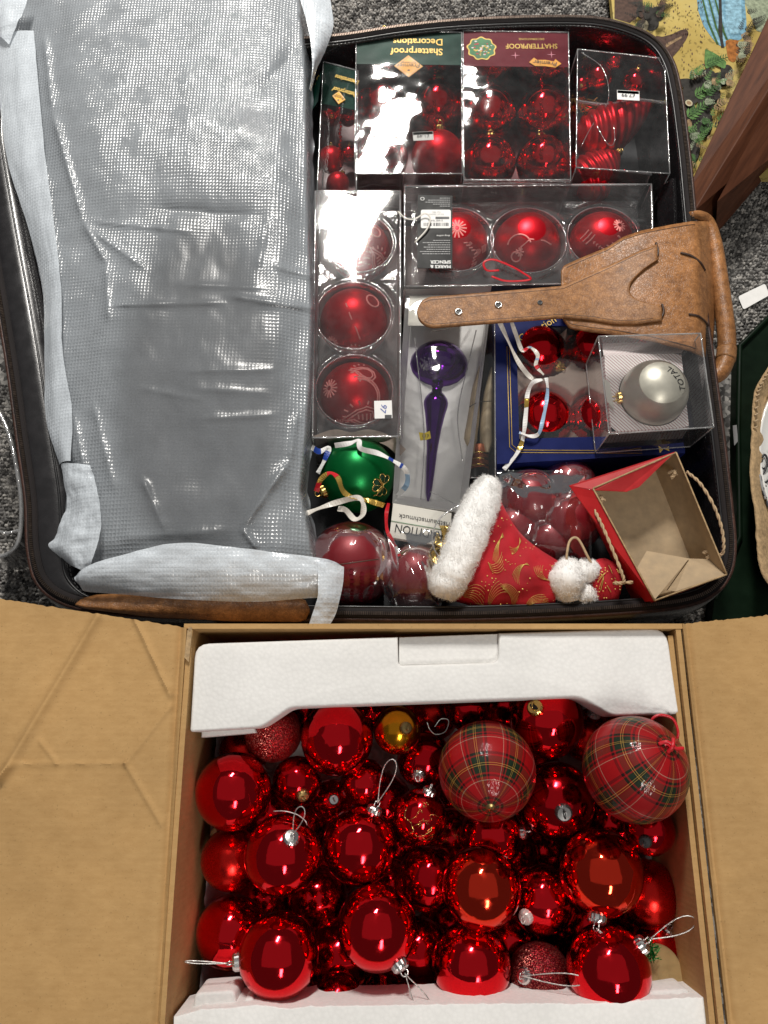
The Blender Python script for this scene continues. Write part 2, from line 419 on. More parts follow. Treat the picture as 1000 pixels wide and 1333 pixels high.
M['leather_edge'] = plain('dark_burnished_leather_edge', (0.05, 0.025, 0.015), 0.5, 0, 0.2, 100)
M['brown_piping'] = leather('dark_brown_leather_piping', (0.028, 0.012, 0.008), (0.07, 0.028, 0.018), 0.4)
def weave(name, c, scale, rough=0.85, bs=0.4):
    m, nt, b = new_mat(name); setin(b, color=c, rough=rough)
    co = coords(nt)
    w1 = nt.nodes.new('ShaderNodeTexWave'); w1.bands_direction = 'X'; w1.inputs['Scale'].default_value = scale; w1.inputs['Distortion'].default_value = 0.4
    w2 = nt.nodes.new('ShaderNodeTexWave'); w2.bands_direction = 'Y'; w2.inputs['Scale'].default_value = scale; w2.inputs['Distortion'].default_value = 0.4
    nt.links.new(co, w1.inputs['Vector']); nt.links.new(co, w2.inputs['Vector'])
    h = math_n(nt, 'MULTIPLY', w1.outputs['Fac'], w2.outputs['Fac'])
    n = noise_tex(nt, co, 20, 4)
    r = ramp(nt, n.outputs['Fac'], [(0.3, tuple(x * 0.75 for x in c)), (0.7, tuple(x * 1.3 for x in c))]); nt.links.new(r.outputs['Color'], b.inputs['Base Color'])
    bump(nt, b, h, bs, 0.0006)
    return m
M['lining'] = weave('black_woven_lining', (0.016, 0.017, 0.020), 130, 0.7)
M['shell'] = plain('black_leatherette', (0.010, 0.009, 0.010), 0.26, 0, 0.3, 60, 0.2, 500, 0.0006, coat=0.4, coatr=0.12)
M['zip_tape'] = weave('dark_brown_zip_tape', (0.008, 0.005, 0.005), 160, 0.9)
M['zip_teeth'] = plain('dark_bronze_zip_teeth', (0.10, 0.075, 0.06), 0.35, 0.9, 0.3, 200)
M['stitch'] = plain('grey_stitching_thread', (0.10, 0.10, 0.10), 0.7, 0, 0.2, 300)
M['black'] = plain('black_plastic', (0.012, 0.012, 0.013), 0.35, 0, 0.2, 60)
M['black_card'] = plain('matte_black_printed_card', (0.018, 0.018, 0.018), 0.45, 0, 0.15, 60, spec=0.12)
M['white_card'] = plain('off_white_card', (0.66, 0.64, 0.58), 0.6, 0, 0.05, 40)
M['white_paper'] = plain('white_paper', (0.76, 0.75, 0.73), 0.6, 0, 0.05, 60)
M['cream_tray'] = plain('cream_flocked_tray', (0.50, 0.40, 0.34), 0.6, 0, 0.1, 60, 0.15, 300)
M['green_card'] = plain('dark_green_printed_card', (0.004, 0.055, 0.036), 0.35, 0, 0.35, 18, spec=0.12)
M['red_card'] = plain('maroon_printed_card', (0.16, 0.008, 0.020), 0.4, 0, 0.15, 18, spec=0.12)
M['blue_card'] = plain('navy_blue_printed_card', (0.007, 0.012, 0.075), 0.38, 0, 0.2, 30, spec=0.12)
M['gold_ink'] = plain('gold_ink', (0.62, 0.42, 0.10), 0.4, 0.3, 0.15, 100)
M['yellow_ink'] = plain('yellow_ink', (0.78, 0.40, 0.04), 0.45, 0, 0.12, 60)
M['sticker_yellow'] = plain('yellow_sticker', (0.80, 0.60, 0.02), 0.5, 0, 0.08, 60)
M['white_ink'] = plain('white_ink', (0.72, 0.72, 0.70), 0.5, 0, 0.05, 60)
M['grey_ink'] = plain('grey_ink', (0.25, 0.25, 0.25), 0.5, 0, 0.1, 60)
M['dark_ink'] = plain('black_ink', (0.015, 0.015, 0.018), 0.5, 0, 0.1, 60)
M['pink_ink'] = plain('pink_ink', (0.70, 0.25, 0.32), 0.5, 0, 0.05, 60)
M['red_ink'] = plain('red_ink', (0.55, 0.03, 0.05), 0.5, 0, 0.1, 60)
M['blue_ink'] = plain('blue_ink', (0.02, 0.06, 0.32), 0.4, 0, 0.1, 60)
M['green_ink'] = plain('green_ink', (0.05, 0.22, 0.08), 0.5, 0, 0.3, 60)
M['white_ribbon'] = plain('cream_ribbon', (0.66, 0.62, 0.56), 0.4, 0, 0.06, 60)
M['red_ribbon'] = plain('red_ribbon', (0.55, 0.01, 0.02), 0.35, 0, 0.1, 60)
M['gold_ribbon'] = plain('gold_foil_ribbon', (0.55, 0.36, 0.08), 0.28, 0.7, 0.15, 60)
M['blue_ribbon'] = plain('pale_blue_ribbon', (0.30, 0.45, 0.62), 0.4, 0, 0.08, 60)
M['royal_ribbon'] = plain('royal_blue_ribbon', (0.015, 0.05, 0.30), 0.35, 0, 0.08, 60)
M['cord'] = plain('silver_thread', (0.62, 0.61, 0.58), 0.35, 0.8, 0.3, 400, 0.6, 900, 0.0008)
M['rope'] = plain('twisted_paper_rope', (0.48, 0.34, 0.20), 0.8, 0, 0.2, 200, 0.5, 600, 0.0008)
# ---------------------------------------------------------------- more materials used by the large pieces
def carpet_mat():
    m, nt, b = new_mat('grey_flecked_loop_carpet'); setin(b, rough=0.95, spec=0.1)
    co = coords(nt, 'Object'); v = nt.nodes.new('ShaderNodeTexVoronoi'); v.inputs['Scale'].default_value = 170; nt.links.new(co, v.inputs['Vector'])
    s = nt.nodes.new('ShaderNodeSeparateColor'); nt.links.new(v.outputs['Color'], s.inputs[0])
    r = ramp(nt, s.outputs[0], [(0.0, (0.05, 0.048, 0.046)), (0.45, (0.13, 0.125, 0.12)), (0.72, (0.26, 0.25, 0.235)), (1.0, (0.42, 0.40, 0.37))])
    nt.links.new(r.outputs['Color'], b.inputs['Base Color'])
    n = noise_tex(nt, co, 900, 2); bump(nt, b, n.outputs['Fac'], 0.6, 0.001)
    return m
M['carpet'] = carpet_mat()
def film_mat(name, white=0.62, trans=(.5, .25), bs=0.55):
    """milky packing film embossed with a small square grid"""
    m = bpy.data.materials.new(name); m.use_nodes = True; nt = m.node_tree; b = nt.nodes['Principled BSDF']
    out = nt.nodes['Material Output']; setin(b, color=(white, white * 1.01, white * 1.03), rough=0.24, spec=0.9)
    uv = coords(nt, 'UV'); nd = noise_tex(nt, uv, 24, 4)
    vv = nt.nodes.new('ShaderNodeVectorMath'); vv.operation = 'MULTIPLY_ADD'
    nt.links.new(nd.outputs['Color'], vv.inputs[0]); vv.inputs[1].default_value = (0.004, 0.004, 0); nt.links.new(uv, vv.inputs[2])
    sp = nt.nodes.new('ShaderNodeSeparateXYZ'); nt.links.new(vv.outputs[0], sp.inputs[0])
    k = math.pi / 0.0046
    sx = math_n(nt, 'SINE', math_n(nt, 'MULTIPLY', sp.outputs[0], k)); sy = math_n(nt, 'SINE', math_n(nt, 'MULTIPLY', sp.outputs[1], k * 0.9))
    ax = math_n(nt, 'ABSOLUTE', sx); ay = math_n(nt, 'ABSOLUTE', sy)
    h = math_n(nt, 'MULTIPLY', ax, ay)
    n = noise_tex(nt, uv, 30, 5); nn = noise_tex(nt, uv, 420, 3)
    at = nt.nodes.new('ShaderNodeAttribute'); at.attribute_name = 'emboss'
    am = ramp(nt, noise_tex(nt, uv, 26, 6, .7).outputs['Fac'], [(0.34, 0.30), (0.64, 1.15)])
    hh = math_n(nt, 'MULTIPLY', math_n(nt, 'MULTIPLY', h, am.outputs['Color']), at.outputs['Fac'])
    bp = bump(nt, None, hh, bs, 0.00066); bp = bump(nt, None, n.outputs['Fac'], 0.035, 0.006, bp); bump(nt, b, nn.outputs['Fac'], 0.06, 0.0005, bp)
    cr = ramp(nt, n.outputs['Fac'], [(0.3, (white * .82, white * .885, white * .95)), (0.7, (white * 1.00, white * 1.08, white * 1.16))]); 
    fl = ramp(nt, nn.outputs['Fac'], [(0.3, 0.85), (0.7, 1.1)]); nt.links.new(mix_col(nt, 1.0, cr.outputs['Color'], fl.outputs['Color'], 'MULTIPLY'), b.inputs['Base Color'])
    tr = nt.nodes.new('ShaderNodeBsdfTransparent'); mx = nt.nodes.new('ShaderNodeMixShader'); tf_ = ramp(nt, at.outputs['Fac'], [(0.1, trans[0]), (1.0, trans[1])]); nt.links.new(tf_.outputs['Color'], mx.inputs[0])
    nt.links.new(b.outputs[0], mx.inputs[1]); nt.links.new(tr.outputs[0], mx.inputs[2]); nt.links.new(mx.outputs[0], out.inputs['Surface'])
    return m
M['film'] = film_mat('milky_embossed_packing_film', 0.38, (.70, .24), 1.0)
M['film_fold'] = film_mat('smooth_milky_packing_film', 0.80, (.3, .10), 0.8)
M['wood'] = None
def wood_mat():
    m, nt, b = new_mat('reddish_brown_varnished_wood'); setin(b, rough=0.6, spec=0.15)
    co = coords(nt); mp = nt.nodes.new('ShaderNodeMapping'); mp.inputs['Rotation'].default_value = (0, 0, math.radians(-57)); nt.links.new(co, mp.inputs['Vector'])
    mp2 = nt.nodes.new('ShaderNodeMapping'); mp2.inputs['Scale'].default_value = (1.5, 26, 26); nt.links.new(mp.outputs[0], mp2.inputs['Vector'])
    n = noise_tex(nt, mp2.outputs[0], 4, 6, 0.6)
    r = ramp(nt, n.outputs['Fac'], [(0.25, (0.036, 0.012, 0.006)), (0.5, (0.078, 0.027, 0.013)), (0.8, (0.125, 0.046, 0.022))])
    nt.links.new(r.outputs['Color'], b.inputs['Base Color']); bump(nt, b, n.outputs['Fac'], 0.12, 0.001)
    return m
M['wood'] = wood_mat()

# ---------------------------------------------------------------- carpet
floor = mk('carpet', gridmesh(8, 8, lambda u, v: (lerp(-3, 3, u), lerp(-2.5, 3.5, v), 0))[:2], M['carpet'], origin=(0, 0, 0))
props(floor, 'grey flecked loop pile carpet', None, None, 'structure')
def tufts(rects):
    base = []
    for r, z in ((0.0, 1.0), (0.75, 0.62), (1.0, 0.0)):
        for k in range(6 if r else 1):
            a = k * math.pi / 3; base.append((r * math.cos(a), r * math.sin(a), z))
    F0 = [(0, 1 + k, 1 + (k + 1) % 6) for k in range(6)] + [(1 + k, 7 + k, 7 + (k + 1) % 6, 1 + (k + 1) % 6) for k in range(6)]
    V, F = [], []
    for (x0, y0, x1, y1) in rects:
        a = P(x0, y1, 0); bq = P(x1, y0, 0); c = P(x0, y0, 0); dq = P(x1, y1, 0)
        X0, X1 = min(a.x, c.x), max(bq.x, dq.x); Y0, Y1 = a.y, c.y; s = 0.0058
        for j in range(int((Y1 - Y0) / s) + 1):
            for i in range(int((X1 - X0) / s) + 1):
                x = X0 + (i + (j % 2) * 0.5 + random.uniform(-.28, .28)) * s; y = Y0 + (j + random.uniform(-.28, .28)) * s
                ra = random.uniform(0.0026, 0.0038); rb = random.uniform(0.0026, 0.0040); h = random.uniform(0.003, 0.006); n = len(V)
                t = random.uniform(0, 6.28); ct, st = math.cos(t), math.sin(t)
                for (p, q, w) in base:
                    p *= ra; q *= rb; V.append((x + p * ct - q * st, y + p * st + q * ct, w * h))
                F += [tuple(k + n for k in f) for f in F0]
    return V, F
pile = mk('carpet_pile', tufts([(395, -12, 850, 50), (880, 190, 1010, 450), (830, 765, 960, 815), (-14, 500, 110, 800), (90, 780, 450, 818)]), M['carpet'], floor)
pile['kind'] = 'stuff'

# ---------------------------------------------------------------- suitcase
RIMZ = 0.160; FLOORZ = 0.045
rim_px = [(430, 44), (520, 31), (600, 23), (700, 19), (770, 20), (815, 29), (852, 46), (874, 72), (886, 112), (897, 190), (907, 290), (918, 390), (931, 480), (944, 580), (953, 660),
          (957, 710), (951, 745), (934, 768), (905, 783), (850, 792), (720, 800), (580, 804), (430, 803), (280, 801), (160, 797), (90, 786), (50, 760), (36, 715), (33, 650), (22, 570),
          (10, 480), (-6, 380), (-26, 260), (-38, 170), (-30, 110), (0, 80), (60, 68), (180, 58), (300, 52)]
rim_w = smooth_path([P(x, y, RIMZ) for x, y in rim_px], 6, True)
NR = len(rim_w); rim_w = [Vector(p) for p in rim_w]
nrm_in = []
ctr = sum(rim_w, Vector()) / NR
for i in range(NR):
    t = (rim_w[(i + 1) % NR] - rim_w[i - 1]).normalized(); n = Vector((-t.y, t.x, 0))
    nrm_in.append(n if n.dot(ctr - rim_w[i]) > 0 else -n)
leftness = [sstep(-0.36, -0.46, p.x) for p in rim_w]
def ring(off, z, g=0.0): return [Vector((p.x, p.y, 0)) + n * (off + g * l) + Vector((0, 0, z)) for p, n, l in zip(rim_w, nrm_in, leftness)]
def skin(rings, fill=False):
    V = [p for r in rings for p in r]; F = []
    for a in range(len(rings) - 1):
        for i in range(NR):
            j = (i + 1) % NR; F.append((a * NR + i, a * NR + j, (a + 1) * NR + j, (a + 1) * NR + i))
    if fill:
        c = sum(rings[-1], Vector()) / NR; V.append(c); k = len(V) - 1; o = (len(rings) - 1) * NR
        F += [(o + i, o + (i + 1) % NR, k) for i in range(NR)]
    return V, F
suit = thing('suitcase', 'open black suitcase with tan leather straps holding boxed ornaments', 'suitcase', (ctr.x, ctr.y, 0))
mk('outer_shell', skin([ring(-0.004, 0.004), ring(-0.010, 0.03), ring(-0.010, 0.12), ring(-0.006, 0.148), ring(-0.001, 0.153)]), M['shell'], suit)
mk('zip_tape', skin([ring(-0.002, 0.152), ring(0.000, 0.1575), ring(0.006, 0.160), ring(0.012, 0.1575), ring(0.013, 0.152)]), M['zip_tape'], suit)
mk('lining_wall', skin([ring(0.012, 0.155), ring(0.013, 0.157, 0.02), ring(0.015, 0.150, 0.040), ring(0.018, 0.12, 0.046), ring(0.024, 0.07, 0.05), ring(0.034, FLOORZ, 0.055)]), M['shell'], suit)
mk('lining_floor', skin([ring(0.030, FLOORZ + 0.001, 0.05), ring(0.12, FLOORZ)], True), M['lining'], suit)
mk('piping', tube(ring(-0.002, 0.1540), 0.0028, 8, True), M['brown_piping'], suit)
mk('inner_seam', tube(ring(0.0135, 0.156, 0.028), 0.0016, 6, True), M['black'], suit)
def teeth():
    V, F = [], []
    R_ = ring(0.0052, 0.1608); acc = 0.0
    for i in range(NR):
        a, b_ = R_[i], R_[(i + 1) % NR]; L = (b_ - a).length; t = acc
        while t < L:
            p = a.lerp(b_, t / L); d = b_ - a
            v, f = box(p, (0.0014, 0.0042, 0.0014), math.atan2(d.y, d.x)); o = len(V)
            V += v; F += [tuple(k + o for k in q) for q in f]; t += 0.0026
        acc = t - L
    return V, F
zt = mk('zipper_teeth', teeth(), M['zip_teeth'], suit, smooth=False); zt['kind'] = 'stuff'
def stitches(off, z, g, step=0.0062, ln=0.0036):
    V, F = [], []; R_ = ring(off, z, g); acc = 0.0
    for i in range(NR):
        a, b_ = R_[i], R_[(i + 1) % NR]; L = (b_ - a).length; t = acc
        while t < L:
            p = a.lerp(b_, t / L); d = b_ - a
            v, f = box(p, (ln, 0.0008, 0.0008), math.atan2(d.y, d.x)); o = len(V)
            V += v; F += [tuple(k + o for k in q) for q in f]; t += step
        acc = t - L
    return V, F
st = mk('stitching', stitches(0.0142, 0.1535, 0.0395), M['stitch'], suit, smooth=False); st['kind'] = 'stuff'
for (x, y) in ((862, 248), (862, 276)):
    c = P(x, y, 0.118)
    v, f = lathe([(0.0, 0.0026), (0.003, 0.0022), (0.0048, 0.001), (0.0050, -0.002)], 14)
    R3 = Matrix.Rotation(math.radians(-55), 3, 'Y')
    mk('rivet', ([c + R3 @ p for p in v], f), M['silver'], suit)
# flat plate of the side wall that carries the rivets
mk('wall_stay', prism([P(856, 232, 0.118), P(856, 296, 0.118), P(878, 296, 0.150), P(876, 232, 0.150)], [P(858, 232, 0.113), P(858, 296, 0.113), P(882, 296, 0.146), P(880, 232, 0.146)]), M['shell'], suit, smooth=False)

def strip(nu, nv, x0, xend, top, bot, zf, th, edge=0.0012):
    """leather piece: x from x0 to xend(v), edges y=top(x), bot(x) in photo rows, height zf(x, y)"""
    T, B = [], []
    for j in range(nv + 1):
        v = j / nv
        for i in range(nu + 1):
            u = i / nu; u = u * u * (3 - 2 * u) * 0.5 + u * 0.5
            x = lerp(x0, xend(v), u); y = lerp(top(x), bot(x), v); z = zf(x, y)
            e = min(min(v, 1 - v) * (bot(x) - top(x)), min(u, 1 - u) * 200 if u > 0.5 else 1e9, )
            dz = -edge * (1 - min(1, e / 2.2)) ** 2
            T.append(P(x, y, z + dz)); B.append(P(x, y, z) - Vector((0, 0, th)))
    n = (nu + 1) * (nv + 1); V = T + B; F = []
    for j in range(nv):
        for i in range(nu):
            a = j * (nu + 1) + i; q = (a, a + nu + 1, a + nu + 2, a + 1)
            F.append(q); F.append(tuple(n + k for k in q[::-1]))
    for i in range(nu):
        for a, b_ in ((i, i + 1), (nv * (nu + 1) + i + 1, nv * (nu + 1) + i)): F.append((a, b_, n + b_, n + a))
    for j in range(nv):
        for a, b_ in (((j + 1) * (nu + 1), j * (nu + 1)), (j * (nu + 1) + nu, (j + 1) * (nu + 1) + nu)): F.append((a, b_, n + b_, n + a))
    return V, F
def zs(x, y): return 0.163 + 0.012 * sstep(740, 880, x) + 0.002 * math.sin(x * 0.03) - 0.10 * max(0, (x - 905) / 40) ** 1.7 + 0.004 * math.sin((y - 290) / 160 * math.pi) * sstep(780, 860, x)
btop = lambda x: interp(x, [(731, 352), (734, 346), (742, 342), (765, 332), (790, 322), (812, 308), (835, 300), (870, 293), (900, 288), (920, 288), (940, 291)])
bbot = lambda x: interp(x, [(731, 408), (734, 416), (742, 426), (770, 431), (800, 434), (850, 443), (900, 456), (922, 466), (940, 478)])
base = mk('strap_base', strip(60, 26, 731, lambda v: 926 + 6 * math.sin(v * 3.14), btop, bbot, zs, 0.004), M['tan_leather2'], suit)
def ttop(x):
    if x < 566: return 405 - 19 * math.sqrt(max(0, 1 - ((566 - x) / 23) ** 2))
    return interp(x, [(566, 386), (640, 380), (733, 372), (760, 360), (800, 342), (835, 325), (858, 317), (870, 316)])
def tbot(x):
    if x < 566: return 406 + 20 * math.sqrt(max(0, 1 - ((566 - x) / 23) ** 2))
    return interp(x, [(566, 426), (640, 420), (733, 413), (770, 416), (800, 421), (830, 421), (862, 417), (870, 416)])
def tend(v):   # two prongs with a crescent scooped out between them
    if v < 0.2: return 856
    if v > 0.80: return 862
    return 820 + 38 * abs((v - 0.5) / 0.3) ** 2.4
ton = mk('strap_tongue', strip(90, 30, 543, tend, ttop, tbot, lambda x, y: zs(x, y) + 0.0046 - 0.002 * sstep(600, 550, x), 0.0036), M['tan_leather'], suit)
def tz(x, y): return zs(x, y) + 0.0047 - 0.002 * sstep(600, 550, x)
for (x, y, m_) in ((597, 406, 'silver'), (649, 397, 'silver'), (703, 394, 'gunmetal')):
    c = P(x, y, tz(x, y)); r = 0.0042 if m_ == 'silver' else 0.0030
    ey = mk('eyelet', tube([c + Vector((r * math.cos(a), r * math.sin(a), 0.0004)) for a in np.linspace(0, 2 * math.pi, 20, False)], 0.0014 if m_ == 'silver' else 0.0007, 8, True), M[m_], ton)
    v, f = lathe([(0.0, 0.0), (r, 0.0)], 16, c + Vector((0, 0, 0.0003))); mk('hole', (v, f), M['black'], ton)
def lip(pts, r=0.0016): return tube(smooth_path([P(x, y, zs(x, y) + 0.0012) for x, y in pts], 8), r, 6)
for pts in ([(886, 329), (900, 333), (912, 342), (918, 352)], [(897, 409), (910, 412), (921, 422), (925, 432)], [(854, 316), (857, 327), (855, 336)], [(862, 396), (864, 406), (860, 416)]):
    mk('slot', lip(pts), M['leather_edge'], base)
def edge_line(top, bot, x0, x1, zf, inset, n=50):
    a = [P(x, top(x) + inset, zf(x, top(x) + inset)) for x in np.linspace(x0, x1, n)]
    b_ = [P(x, bot(x) - inset, zf(x, bot(x) - inset)) for x in np.linspace(x0, x1, n)]
    return a, b_
for pts in edge_line(ttop, tbot, 552, 850, lambda x, y: tz(x, y) - 0.0004, 4.0): mk('edge_groove', tube(pts, 0.0006, 5), M['leather_edge'], ton)
for pts in edge_line(btop, bbot, 738, 905, lambda x, y: zs(x, y) - 0.0002, 4.5): mk('edge_groove', tube(pts, 0.0006, 5), M['leather_edge'], base)
hp = [P(898, 281, 0.158), P(911, 282, 0.152), P(922, 292, 0.142), P(930, 320, 0.138), P(937, 365, 0.136), P(943, 410, 0.135), P(946, 440, 0.134), P(945, 466, 0.134), P(938, 484, 0.135), P(928, 490, 0.135), P(922, 484, 0.132)]
hh = smooth_path(hp, 8); rr = [interp(i, [(0, .006), (10, .009), (24, .0115), (44, .0125), (58, .0125), (66, .0115), (74, .010), (80, .007)]) for i in range(len(hh))]
mk('carry_handle', tube(hh, rr, 14), M['tan_leather2'], suit)
mk('handle_wrap', tube([Vector(p) for p in hh[52:58]], [0.0134] * 6, 14), M['tan_leather'], suit)
mk('front_handle', strip(50, 8, 98, lambda v: 398 + 5 * math.sin(v * 3.14), lambda x: interp(x, [(98, 786), (106, 779), (125, 774), (180, 771), (300, 774), (390, 778), (403, 784)]),
     lambda x: interp(x, [(98, 788), (110, 792), (150, 797), (200, 803), (300, 808), (390, 809), (403, 803)]), lambda x, y: 0.160 + 0.014 * math.sin(min(1, max(0, (y - 770) / 40)) * math.pi), 0.006, 0.004), M['tan_leather2'], suit)

# ---------------------------------------------------------------- sheet of packing film
fl = [(-14, -8), (60, -4), (130, 3), (200, 12), (300, 38), (380, 57), (480, 58), (560, 62), (620, 82), (670, 76), (705, 66), (738, 100)]
frt = [(-14, 398), (100, 407), (200, 408), (300, 411), (400, 415), (500, 412), (560, 408), (640, 400), (680, 409), (738, 419)]
creases = [  # x0, y0, x1, y1, width px, height m
    (121, 288, 247, 301, 3.0, .0030), (140, 397, 292, 394, 3.0, .0038), (297, 385, 412, 402, 5, .0050), (198, 272, 350, 282, 9, -.0045), (234, 483, 360, 481, 4, .0025), (184, 620, 216, 692, 6, .0050),
    (315, 688, 378, 598, 6, .0075), (315, 688, 336, 716, 5, .0060), (378, 598, 386, 540, 5, .0045), (58, 45, 68, 144, 5, .0050), (68, 144, 108, 288, 5, .0055), (108, 288, 138, 342, 5, .0050), (138, 342, 142, 420, 5, .0040),
    (54, 207, 74, 360, 4, .0050), (74, 360, 78, 470, 4, .0040), (120, 300, 190, 350, 5, .0040), (230, 370, 345, 375, 4, .0026), (120, 520, 150, 640, 7, .0040), (250, 505, 350, 512, 5, .0022), (260, 545, 360, 540, 4, .0025),
    (180, 505, 262, 520, 4, .0018), (355, 345, 412, 362, 5, .0040), (392, 0, 402, 250, 6, .0030), (240, 80, 250, 230, 22, .0030), (330, 130, 390, 60, 14, -.0040), (96, 540, 128, 700, 5, .0045), (150, 700, 300, 690, 8, .0035), (348, 284, 336, 350, 5, .0030), (245, 440, 240, 560, 30, .002)]
def crease_z(x, y):
    s = 0.0
    for (x0, y0, x1, y1, w, h) in creases:
        dx, dy = x1 - x0, y1 - y0; L2 = dx * dx + dy * dy; t = ((x - x0) * dx + (y - y0) * dy) / L2
        if t < -0.25 or t > 1.25: continue
        tc = min(1, max(0, t)); d = math.hypot(x - x0 - dx * tc, y - y0 - dy * tc)
        wob = 1.0 + 0.35 * nz(x * .05, y * .05, 3)
        if d < w * 5: s += 1.0 * h * wob * math.exp(-(d / w) ** 1.3) * sstep(-0.05, 0.2, 0.5 - abs(tc - 0.5) + 0.02)
    return s
def film_z(x, y):
    xl, xr = interp(y, fl), interp(y, frt); a = x - xl; b_ = xr - x
    z = 0.172 + 0.016 * sstep(20, 130, a) * sstep(0, 60, b_) - 0.026 * sstep(26, 0, a) - 0.050 * sstep(14, 0, b_) ** 2 - 0.006 * sstep(640, 740, y)
    z += 0.0050 * nz(x * .011, y * .009, 1.0) + 0.0018 * nz(x * .028, y * .022, 5) + 0.0004 * nz(x * .08, y * .05, 9)
    z += 0.010 * math.exp(-(((x - 250) / 130) ** 2 + ((y - 200) / 190) ** 2)) - 0.007 * math.exp(-(((x - 255) / 90) ** 2 + ((y - 330) / 60) ** 2))
    return z + crease_z(x, y)
def film_pt(u, v):
    y = lerp(-14, 738, v); xl, xr = interp(y, fl), interp(y, frt); x = lerp(xl + 2 * nz(y * .06, 0, 2), xr + 3 * nz(y * .05, 0, 7), u)
    return P(x, y, film_z(x, y))
def film_uv(u, v):
    p = film_pt(u, v); return (p.x, p.y)
filmV = gridmesh(190, 300, film_pt, lambda u, v: (0, 0))
fo = film_pt(.5, .5)
film = mk('packing_film', filmV[:2], M['film'], uv=[(p.x, p.y) for p in filmV[0]], origin=(fo.x, fo.y, 0.12))
def emboss(o, vals):
    at = o.data.attributes.new('emboss', 'FLOAT', 'POINT'); at.data.foreach_set('value', np.asarray(vals, dtype=np.float32))
ev = []
for j in range(301):
    for i in range(191):
        y = lerp(-14, 738, j / 300); x = lerp(interp(y, fl), interp(y, frt), i / 190)
        flat = sstep(1.25, .75, math.hypot((x - 262) / 112, (y - 520) / 215)) * .85 + .30 * sstep(1.4, .3, math.hypot((x - 280) / 110, (y - 290) / 90))   # stretched smooth over what lies beneath
        ev.append(max(.10, 1 - flat))
emboss(film, ev)
props(film, 'translucent silver-grey embossed packing film draped over one half of the suitcase', 'packing film')
def flap(rows, nu=26, nv=50, name='folded_edge', mat='film_fold', wr=0.0015, seed=0, dome=0.0):
    """rows: list of (xl, yl, zl, xr, yr, zr); a loose lap of film between the two chains"""
    A = smooth_path([P(r[0], r[1], r[2]) for r in rows], 8); B = smooth_path([P(r[3], r[4], r[5]) for r in rows], 8); m = len(A) - 1
    def fn(u, v):
        f = v * m; i = min(int(f), m - 1); t = f - i
        a = A[i] * (1 - t) + A[i + 1] * t; b_ = B[i] * (1 - t) + B[i + 1] * t
        p = Vector(a * (1 - u) + b_ * u)
        p.z += dome * math.sin(u * math.pi) + wr * (nz(p.x * 45, p.y * 30, seed) + 1.3 * abs(nz(p.x * 22 + seed, p.y * 60, 4)) + 0.5 * nz(p.x * 140, p.y * 140, seed + 2))
        return p
    g = gridmesh(nu, nv, fn)
    o = mk(name, g[:2], M[mat], film, uv=[(p.x, p.y) for p in g[0]]); emboss(o, [.6] * len(g[0])); return o
# lap along the side next to the bare lining
flap([(-6, 50, .176, 44, 40, .196), (0, 130, .172, 52, 130, .194), (10, 210, .168, 60, 210, .190), (38, 300, .164, 72, 300, .188), (56, 380, .160, 80, 380, .186), (58, 470, .160, 82, 460, .186), (60, 545, .160, 94, 535, .184), (78, 605, .162, 92, 600, .180)], wr=.0018, seed=1, dome=.004)
# twisted corner
flap([(80, 604, .166, 118, 606, .190), (84, 630, .168, 124, 625, .194), (88, 655, .166, 130, 655, .196), (80, 680, .160, 132, 680, .194), (72, 700, .158, 128, 705, .192), (64, 712, .156, 122, 728, .188), (92, 736, .156, 114, 746, .182)], 26, 40, wr=.0034, seed=2, dome=.006)
# broad fold across the foot end, hanging over the rim
flap([(97, 752, .176, 106, 764, .172), (112, 738, .194, 112, 770, .178), (160, 722, .202, 160, 774, .180), (232, 707, .207, 230, 780, .182), (300, 712, .206, 300, 783, .183), (350, 718, .205, 345, 783, .183), (400, 724, .203, 385, 780, .184), (432, 730, .199, 412, 778, .184), (447, 738, .192, 420, 776, .184)], 30, 70, wr=.0024, seed=3, dome=.007)
# loose tail of the fold
flap([(414, 730, .206, 448, 738, .196), (414, 755, .206, 447, 756, .196), (414, 776, .204, 443, 778, .196), (408, 796, .200, 437, 800, .194), (402, 814, .197, 426, 819, .193)], 16, 34, wr=.0022, seed=4, dome=.004)
# loose corner at the head end
flap([(386, -14, .200, 428, -14, .190), (394, 10, .202, 432, 12, .188), (402, 40, .202, 434, 36, .186), (406, 70, .198, 424, 66, .182), (406, 95, .192, 412, 92, .180), (402, 122, .186, 405, 120, .180)], 18, 34, wr=.0020, seed=5, dome=.006)
flap([(-12, -14, .192, 40, -14, .204), (-10, 10, .192, 34, 8, .202), (-4, 30, .190, 22, 34, .198), (-2, 48, .186, 12, 58, .192)], 16, 24, wr=.002, seed=6, dome=.004)
# dark cushion that the film is laid over
def bundle(u, v):
    y = lerp(-14, 712, v); x = lerp(interp(y, fl) + 24, 394, u)
    e = sstep(0, .10, min(u, 1 - u)) * sstep(0, .05, min(v, 1 - v) + .02)
    return P(x, y, lerp(0.06, 0.158, e ** .6) + .016 * sstep(130, 70, y) + .004 * nz(x * .02, y * .02, 8))
bn = mk('wrapped_bundle', gridmesh(40, 60, bundle)[:2], plain('charcoal_cloth', (0.06, 0.06, 0.064), 0.8, 0, .3, 30, .3, 200))
props(bn, 'charcoal bundle showing dimly through the packing film', 'bundle')
